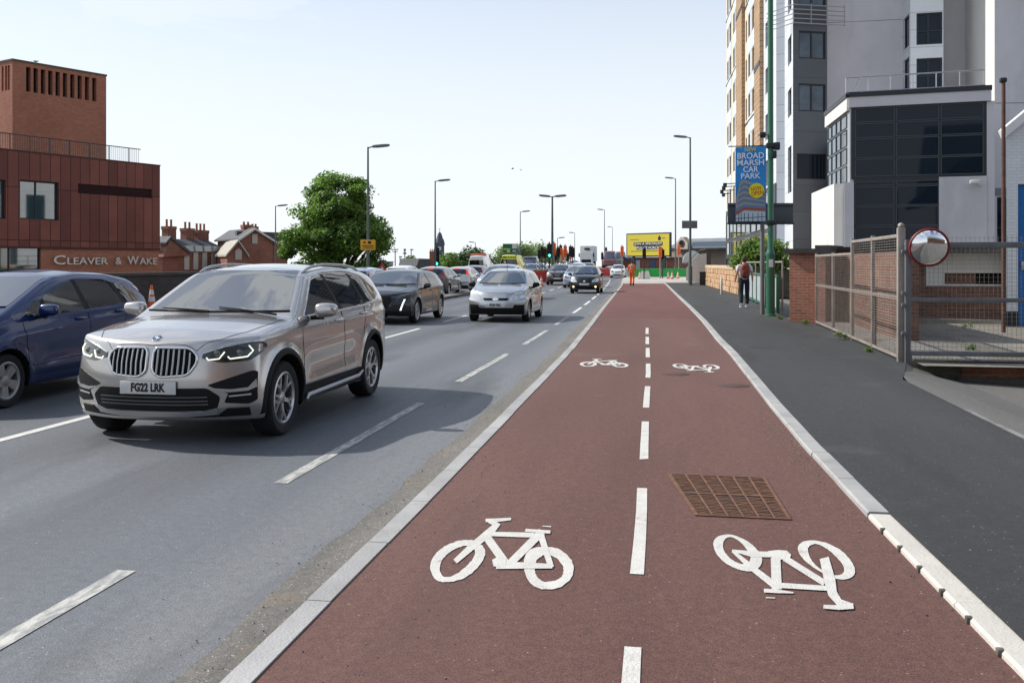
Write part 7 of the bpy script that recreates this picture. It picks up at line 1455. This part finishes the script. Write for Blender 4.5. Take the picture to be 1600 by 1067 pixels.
# low shop and wall under the billboard
sh = thing('low_shop', (*A(1010, 132), 0), 'low brick shop with shuttered windows under the billboard', 'building'); W8 = WL(974, 133, 1062, 130); b = MB(); b.box(0, W8.L, 0, 6, 0, HZ(403.5, 131)); b.build('wall', housebrick, sh, W8.M, 0)
for i, (a, c_) in enumerate(((986, 990), (994, 1000), (1016, 1024), (1034, 1042))): b = MB(); b.box(W8.x(a), W8.x(c_), -.06, .02, HZ(420, 131), HZ(406.5, 131)); b.build('window', [MT['frame'], pc[3], mat('shutter_blue', (.07, .12, .2), .5), stone_m][i], sh, W8.M, 0)
b = MB(); b.box(W8.x(978.5), W8.x(988.5), -.2, -.06, HZ(406.5, 131), HZ(403, 131)); b.build('shop_sign', mat('shop_sign_blue', (.02, .12, .32), .5), sh, W8.M, 0)
b = MB(); b.box(-.2, W8.L + .2, -.2, 6.2, HZ(403.5, 131), HZ(402, 131)); b.build('roof', galvd, sh, W8.M, 0)
# station range behind
stn = thing('station_building', (*A(1090, 185), 0), 'long stone station building with round windowed gable behind the footway lamp', 'building'); W9 = WL(1046, 190, 1142, 178); zz9 = lambda y: W9.zz(y, 1090)
b = MB(); b.box(0, W9.L, 0, 12, 0, zz9(387)); b.build('wall', mat('station_stone', (.26, .22, .19), .9, var=.2, vs=.8), stn, W9.M, 0)
b = MB(); b.prism([(-.4, zz9(388)), (-.4, zz9(386)), (5, zz9(371.5)), (7, zz9(371.5)), (12.4, zz9(388))], lambda y, z, t: ((W9.L + .4) * t - .2, y, z)); b.build('roof', mat('station_roof', (.19, .20, .215), .8, var=.1, vs=.5), stn, W9.M, 0, True)
b = MB(); b.box(W9.x(1083), W9.L, -.3, .2, zz9(388), zz9(378)); b.build('glazed_band', mat('glazing_blue', (.10, .14, .19), .3), stn, W9.M, 0)
xg_ = W9.x(1070); b = MB(); b.prism([(xg_ - 1.5, zz9(392)), (xg_ + 1.5, zz9(392)), (xg_ + 1.5, zz9(380)), (xg_ + .5, zz9(372)), (xg_ + .4, zz9(370)), (xg_ - .4, zz9(370)), (xg_ - .5, zz9(372)), (xg_ - 1.5, zz9(380))], lambda x, z, t: (x, -.9 + 1.2 * t, z)); gbl = b.build('gable', mat('gable_stone', (.45, .38, .32), .9), stn, W9.M, 0, True)
b = MB(); b.lathe([(.45, .0), (.5, .08), (.72, .08), (.74, 0)], 18, 0, W9.M @ Matrix.Translation((xg_, -.92, zz9(380.5))) @ Matrix.Rotation(R(90), 4, 'X')); b.build('round_window', MT['frame'], gbl, Matrix(), 0)
b = MB(); b.box(W9.x(1064), W9.L, -3.5, -.2, zz9(391), zz9(389.5)); b.build('canopy', MT['frame'], stn, W9.M, 0)
cp = MB(); d = 118; p = A(1082, d); 
for i in range(13):
    pass
arc = [(1.2 * math.cos(R(q)), 1.55 * math.sin(R(q))) for q in range(0, 181, 15)]
cp.prism([(x, HZ(411, d) + z) for x, z in arc], lambda x, z, t: (p.x + x, p.y + 5 * t, z)); o = cp.build('domed_shelter', MT['silver'], None, Matrix(), 40, True); tag(o, 'silver rounded shelter roof behind the stair flank', 'shelter')
# street works: green mesh barriers, cones, red and white barriers, water filled blocks
gmesh = mat('green_mesh', (.02, .36, .07), .6)
def barrier(px, d, w, label, m, name='barrier', zb=.064, h=1.0):
    p = A(px, d); W_ = WL(px - w * F / d / 2, d, px + w * F / d / 2, d); zb = zb + rise(p.y); t = thing(name, (p.x, p.y, zb), label, 'barrier', 0, 'street works barriers')
    b = MB(); b.box(.03, W_.L - .03, -.012, .012, zb + .16, zb + h - .04); b.build('panel', m, t, W_.M, 0)
    b = MB()
    for z in (zb + .12, zb + h): b.tube([(0, 0, z), (W_.L, 0, z)], .025, 6)
    for x in (0, W_.L): b.tube([(x, 0, zb), (x, 0, zb + h)], .025, 6); b.box(x - .05, x + .05, -.3, .3, zb, zb + .05)
    b.build('barrier_frame', m, t, W_.M)
for i, px in enumerate((1002, 1021, 1043, 1063)): barrier(px, 100 + i * .5, 1.5, ['green mesh barrier just right of the man in orange', 'green mesh barrier left of the middle signal pole', 'green mesh barrier below the right edge of the billboard', 'green mesh barrier nearest the stair flank'][i], gmesh)
for i, (px, d) in enumerate(((845, 82), (849, 74), (843, 92), (838, 97))): barrier(px, d, 1.1, ['red barrier beside the bronze crossover, farther one', 'red barrier nearest the silver hatchback', 'green barrier behind the red ones', 'second green barrier behind the red ones'][i], redb if i < 2 else gmesh, zb=.0)
for i, (px, d, l_) in enumerate(((872, 108, 'red barrier under the orange wrapped signal'), (884, 106, 'red barrier at the foot of the slim grey pole'), (895, 109, 'red barrier behind the dark signal at the right end'), (860, 96, 'red barrier beside the green light pole'), (936, 112, 'red barrier right of the queue'), (944, 110, 'red barrier below the lamp facing left'))): barrier(px, d, 1.3, l_, redb if i != 4 else whiteb, zb=0.)
for i, (px, d) in enumerate(((690, 92), (706, 94))): barrier(px, d, 1.6, ['red barrier beneath the green traffic light', 'red barrier ahead of the silver tail'][i], redb, zb=.1)
def cone(px, d, label, zb=.064, h=.75):
    p = A(px, d); t = thing('traffic_cone', (p.x, p.y, zb), label, 'cone', 0, 'traffic cones'); Mt = Matrix.Translation((p.x, p.y, zb + (rise(p.y) if p.x < 3 else 0)))
    b = MB(); b.lathe([(.14, .04), (.125, h * .22)], 14, 0, Mt, cap=False); b.lathe([(.10, h * .45), (.085, h * .55)], 14, 0, Mt, cap=False); b.lathe([(.06, h * .78), (.03, h), (.001, h)], 14, 0, Mt, cap=False); b.build('cone_body', orange_m, t, Matrix())
    b = MB(); b.lathe([(.125, h * .22), (.10, h * .45)], 14, 0, Mt, cap=False); b.lathe([(.085, h * .55), (.06, h * .78)], 14, 0, Mt, cap=False); b.build('reflective_sleeve', whiteb, t, Matrix()); b = MB(); b.cbox(-.2, .2, -.2, .2, 0, .05, .02, 0, Mt); b.build('base', orange_m, t, Matrix())
for px, d, l in ((999.5, 96, 'cone just right of the man in orange'), (1044, 97, 'cone left of the pair by the barrier'), (1050, 95, 'cone in the middle of three by the green barrier'), (1059, 98, 'cone beside the lamp column foot'), (853, 88, 'cone left of the bronze crossover'), (897, 96, 'cone between the queue and the signals'), (840, 70, 'cone by the silver hatchback corner'), (846, 66, 'cone beside the farther red barrier'), (904, 99, 'cone right of the dark signals'), (868, 92, 'cone beneath the orange wrapped signal'), (940, 104, 'cone between the black city car and the white hatchback')): cone(px, d, l, .064 if px > 930 else 0)
d = 24.0; p = A(236, 24.0); 
cone(237, 33.5, 'orange cone on the far footway seen over the SUV mirror', .1, .74)
for i, px in enumerate((1004.5, 1011)): p = A(px, 95); b = MB(); b.prism(roundpoly([(-.32, 0), (.32, 0), (.24, .55), (.14, .8), (-.14, .8), (-.24, .55)], .05), lambda x, z, t: (p.x + x, p.y - .25 + .5 * t, z + .064)); o = b.build('water_barrier', whiteb, None, Matrix(), 30, True); tag(o, ['white weighted block nearest the cone', 'white weighted block right of its twin'][i], 'barrier', 'white weighted blocks')
for px, d, l, c in ((952, 130, 'dark maroon van roof beside the distant lamp', (.14, .03, .03)), (968, 140, 'grey green parked van behind the white hatchback', (.09, .12, .11))):
    p = A(px, d); V_ = van(paint('van_' + str(px), c, .2)); car(V_, (p.x, p.y + 2.6, rise(p.y)), FACE, l, 'van', None, 'parked_van', 1)

# ------------------------------------------------------------------ warehouse whose reflection shows in the annexe glass (it stands behind the photographer)
wh = thing('brick_warehouse', (22, -16, 0), 'brick warehouse with corrugated roof mirrored in the dark glass', 'building')
b = MB(); b.box(6, 52, -26, -9, -.3, 7.5); b.build('wall', oldbrick, wh, Matrix(), 0)
b = MB(); b.prism([(-26.5, 7.4), (-8.5, 7.4), (-17.5, 14.5)], lambda y, z, t: (5.5 + 47 * t, y, z)); b.build('roof', brick('corrugated_roof', (.17, .175, .18), (.20, .205, .21), (.08, .08, .085), .45, 30, .06, .7, 0, .4, .15, .5), wh, Matrix(), 0, True)

# ------------------------------------------------------------------ people
def skin(name, V, E, Rd, m, parent, root=0, sub=2, extra=None):
    me = bpy.data.meshes.new('t'); me.from_pydata([tuple(v) for v in V], E, []); o = bpy.data.objects.new('t', me); COL.objects.link(o)
    md = o.modifiers.new('s', 'SKIN'); md.use_smooth_shade = True
    for i, sv in enumerate(me.skin_vertices[0].data): r = Rd[i]; sv.radius = r if isinstance(r, tuple) else (r, r); sv.use_root = i == root
    o.modifiers.new('b', 'SUBSURF').levels = sub; o.modifiers['b'].render_levels = sub
    bpy.context.view_layer.update(); dg = bpy.context.evaluated_depsgraph_get(); ev = o.evaluated_get(dg); m2 = bpy.data.meshes.new_from_object(ev); vs = [tuple(v.co) for v in m2.vertices]; fs = [tuple(p.vertices) for p in m2.polygons]
    bpy.data.objects.remove(o); bpy.data.meshes.remove(me); bpy.data.meshes.remove(m2)
    b = MB(); b.add(vs, fs, 0); 
    if extra: extra(b)
    return b.build(name, m, parent, WM(parent), 80)
skin_m = mat('skin', (.46, .25, .17), .55, var=.06, vs=12)
def figure(loc, rz, label, J, cloth, hairm, scale=1.):
    """J: joints in the person's frame, facing +y; body, then clothes grown a little wider over the same skeleton"""
    t = thing('person', loc, label, 'person', rz); g = {k: Vector(v) for k, v in J.items()}
    def S_(names, edges, rad, nm, m, root=0, extra=None): return skin(nm, [g[n] for n in names], [(names.index(a), names.index(b)) for a, b in edges], [rad[n] for n in names], m, t, root, 2, extra)
    n = ['pel', 'waist', 'chest', 'neck', 'head', 'crown', 'shL', 'elL', 'wrL', 'haL', 'shR', 'elR', 'wrR', 'haR', 'hipL', 'knL', 'anL', 'toL', 'hipR', 'knR', 'anR', 'toR']
    e = [('pel', 'waist'), ('waist', 'chest'), ('chest', 'neck'), ('neck', 'head'), ('head', 'crown'), ('chest', 'shL'), ('shL', 'elL'), ('elL', 'wrL'), ('wrL', 'haL'), ('chest', 'shR'), ('shR', 'elR'), ('elR', 'wrR'), ('wrR', 'haR'), ('pel', 'hipL'), ('hipL', 'knL'), ('knL', 'anL'), ('anL', 'toL'), ('pel', 'hipR'), ('hipR', 'knR'), ('knR', 'anR'), ('anR', 'toR')]
    rad = dict(pel=(.13, .10), waist=(.125, .095), chest=(.145, .105), neck=.058, head=(.078, .092), crown=(.06, .07), shL=.058, elL=.042, wrL=.028, haL=(.038, .018), shR=.058, elR=.042, wrR=.028, haR=(.038, .018), hipL=.082, knL=.058, anL=.04, toL=(.042, .03), hipR=.082, knR=.058, anR=.04, toR=(.042, .03))
    def hands(b):
        for s in 'LR':
            h, w = g['ha' + s], g['wr' + s]; dr = (h - w).normalized(); fw = Vector((0, 1, 0)); inn = Vector((-1 if s == 'R' else 1, 0, 0)) * (-1)
            for q in range(4):
                o = h + fw * (.027 - .018 * q) + dr * .02; ln = (.062, .072, .066, .05)[q]; b.tube([o, o + dr * ln * .5 + inn * .004, o + dr * ln * .85 + inn * .02], [.0095, .0088, .006], 6)
            o = h + fw * .03 - dr * .02; b.tube([o, o + dr * .03 + fw * .022, o + dr * .058 + fw * .026], [.011, .010, .007], 6)
        hd = g['head']; up = (g['crown'] - hd).normalized()
        for s in (1, -1): b.ball(hd + Vector((s * .078, -.005, 0)), (.012, .022, .032))
        b.ball(hd + Vector((0, .092, -.005)), (.014, .022, .02)); b.ball(hd + Vector((0, .08, -.05)), (.026, .012, .008))
        for s in (1, -1): b.ball(hd + Vector((s * .03, .08, .02)), (.014, .01, .008))
    S_(n, e, rad, 'body', skin_m, 0, hands)
    # trousers
    nt = ['pel', 'waist', 'hipL', 'knL', 'anL', 'hipR', 'knR', 'anR']; S_(nt, [('pel', 'waist'), ('pel', 'hipL'), ('hipL', 'knL'), ('knL', 'anL'), ('pel', 'hipR'), ('hipR', 'knR'), ('knR', 'anR')], dict(pel=(.15, .125), waist=(.135, .11), hipL=.102, knL=.082, anL=cloth['cuff'], hipR=.102, knR=.082, anR=cloth['cuff']), 'trousers', cloth['legs'])
    # top
    if cloth['sleeve'] == 'short':
        g['slL'] = g['shL'].lerp(g['elL'], .75); g['slR'] = g['shR'].lerp(g['elR'], .75); ns = ['pel', 'waist', 'chest', 'neck0', 'shL', 'slL', 'shR', 'slR']; ee = [('shL', 'slL'), ('shR', 'slR')]; rr = dict(slL=.068, slR=.068)
    else: ns = ['pel', 'waist', 'chest', 'neck0', 'shL', 'elL', 'wrL', 'shR', 'elR', 'wrR']; ee = [('shL', 'elL'), ('elL', 'wrL'), ('shR', 'elR'), ('elR', 'wrR')]; rr = dict(elL=.062, wrL=.05, elR=.062, wrR=.05)
    g['neck0'] = g['chest'].lerp(g['neck'], .55); S_(ns, [('pel', 'waist'), ('waist', 'chest'), ('chest', 'neck0'), ('chest', 'shL'), ('chest', 'shR')] + ee, dict(pel=(.158, .132), waist=(.155, .122), chest=(.165, .125), neck0=.075, shL=.075, shR=.075, **rr), 'top', cloth['top'], 1)
    for s in 'LR':
        b = MB(); a, to = g['an' + s], g['to' + s]; m_ = a.lerp(to, .55); b.tube([a + Vector((0, -.05, -.01)), a + Vector((0, -.02, -.03)), m_ + Vector((0, 0, -.012)), to + Vector((0, .05, -.008))], [.05, .058, .05, .03], 10); sh_ = b.build('shoe', cloth['shoe'], t, WM(t), 60)
        b = MB(); lo_ = min(a.z - .085, to.z - .035); b.cbox(a.x - .045, a.x + .045, a.y - .09, to.y + .07, to.z - .045 if abs(a.z - to.z) < .12 else a.z - .1, to.z - .02 if abs(a.z - to.z) < .12 else a.z - .075, .01); b.build('sole', MT['platew'] if cloth['shoe'] is not MT['black'] else MT['rubber'], sh_, WM(t))
    b = MB(); hd = g['head']; b.ball(hd + Vector((0, -.022, .045)), (.088, .098, .088), 0, .95, 3); b.ball(hd + Vector((0, -.05, -.01)), (.08, .06, .07), 0, 1, 2); b.build('hair', hairm, t, WM(t))
    return t, g
hair1 = mat('dark_hair', (.035, .022, .015), .7, var=.3, vs=40)
d = 32.8; p = A(1163, d)
J1 = dict(pel=(0, 0, .95), waist=(0, .01, 1.10), chest=(0, .0, 1.36), neck=(0, .02, 1.50), head=(0, .045, 1.62), crown=(0, .04, 1.695), shL=(-.19, 0, 1.42), elL=(-.265, -.03, 1.15), wrL=(-.30, .07, .92), haL=(-.305, .11, .85), shR=(.19, 0, 1.42), elR=(.26, -.06, 1.15), wrR=(.275, -.02, .92), haR=(.275, .0, .85),
          hipL=(-.095, 0, .90), knL=(-.105, .03, .50), anL=(-.12, -.12, .12), toL=(-.13, .02, .045), hipR=(.095, 0, .90), knR=(.11, .10, .50), anR=(.105, .08, .09), toR=(.12, .23, .045))
ped, gj = figure((p.x, p.y, .095), TH * 0 + R(4), 'pedestrian in white t-shirt and dark trousers with a rust red backpack walking away', J1, dict(legs=mat('dark_trousers', (.012, .016, .026), .85, var=.2, vs=8), top=mat('white_tshirt', (.58, .59, .62), .8, var=.06, vs=6), sleeve='short', shoe=mat('grey_trainer', (.30, .30, .31), .7), cuff=.07), hair1)
bp_ = thing('backpack', (p.x, p.y - .17, 1.30), 'rust red backpack worn by the pedestrian', 'backpack'); MP = WM(ped)
b = MB(); b.ball((0, -.215, 1.24), (.155, .095, .25), 0, .62, 3); b.build('bag', mat('red_nylon', (.20, .032, .018), .6, var=.2, vs=9), bp_, MP)
b = MB(); b.ball((0, -.295, 1.15), (.115, .05, .12), 0, .6, 3); b.build('pocket', mat('red_nylon_dark', (.13, .022, .014), .6, var=.2, vs=9), bp_, MP)
for s in (1, -1): b = MB(); b.tube([(s * .09, -.15, 1.44), (s * .11, -.02, 1.52), (s * .12, .13, 1.42), (s * .14, .12, 1.22), (s * .13, -.12, 1.06)], .018, 6); b.build('strap', MT['black'], bp_, MP)
b = MB(); b.tube([(-.03, -.2, 1.47), (0, -.2, 1.51), (.03, -.2, 1.47)], .01, 6); b.build('handle', MT['black'], bp_, MP)
d = 66.5; p = A(987.5, d); or_m = mat('hi_vis_orange', (.80, .14, .012), .7, var=.08, vs=5)
J2 = dict(J1, anL=(-.11, .16, .11), toL=(-.12, .30, .05), knL=(-.10, .14, .50), knR=(.10, -.0, .50), anR=(.11, -.16, .13), toR=(.12, -.03, .045), wrL=(-.29, -.02, .93), haL=(-.29, .0, .86))
wk_, gj = figure((p.x, p.y, .064), R(-6), 'worker in full orange high visibility clothing walking on the cycle track', J2, dict(legs=or_m, top=or_m, sleeve='long', shoe=MT['black'], cuff=.075), hair1)
b = MB()
for z, rx_, ry_ in ((1.20, .172, .138), (1.34, .175, .135)):
    b.lathe([(1, -.025), (1.01, 0), (1, .025)], 20, 0, Matrix.Translation((0, 0, z)) @ Matrix.Diagonal((rx_, ry_, 1, 1)), cap=False)
b.build('reflective_band', mat('reflective_grey', (.55, .50, .42), .4), wk_, WM(wk_))
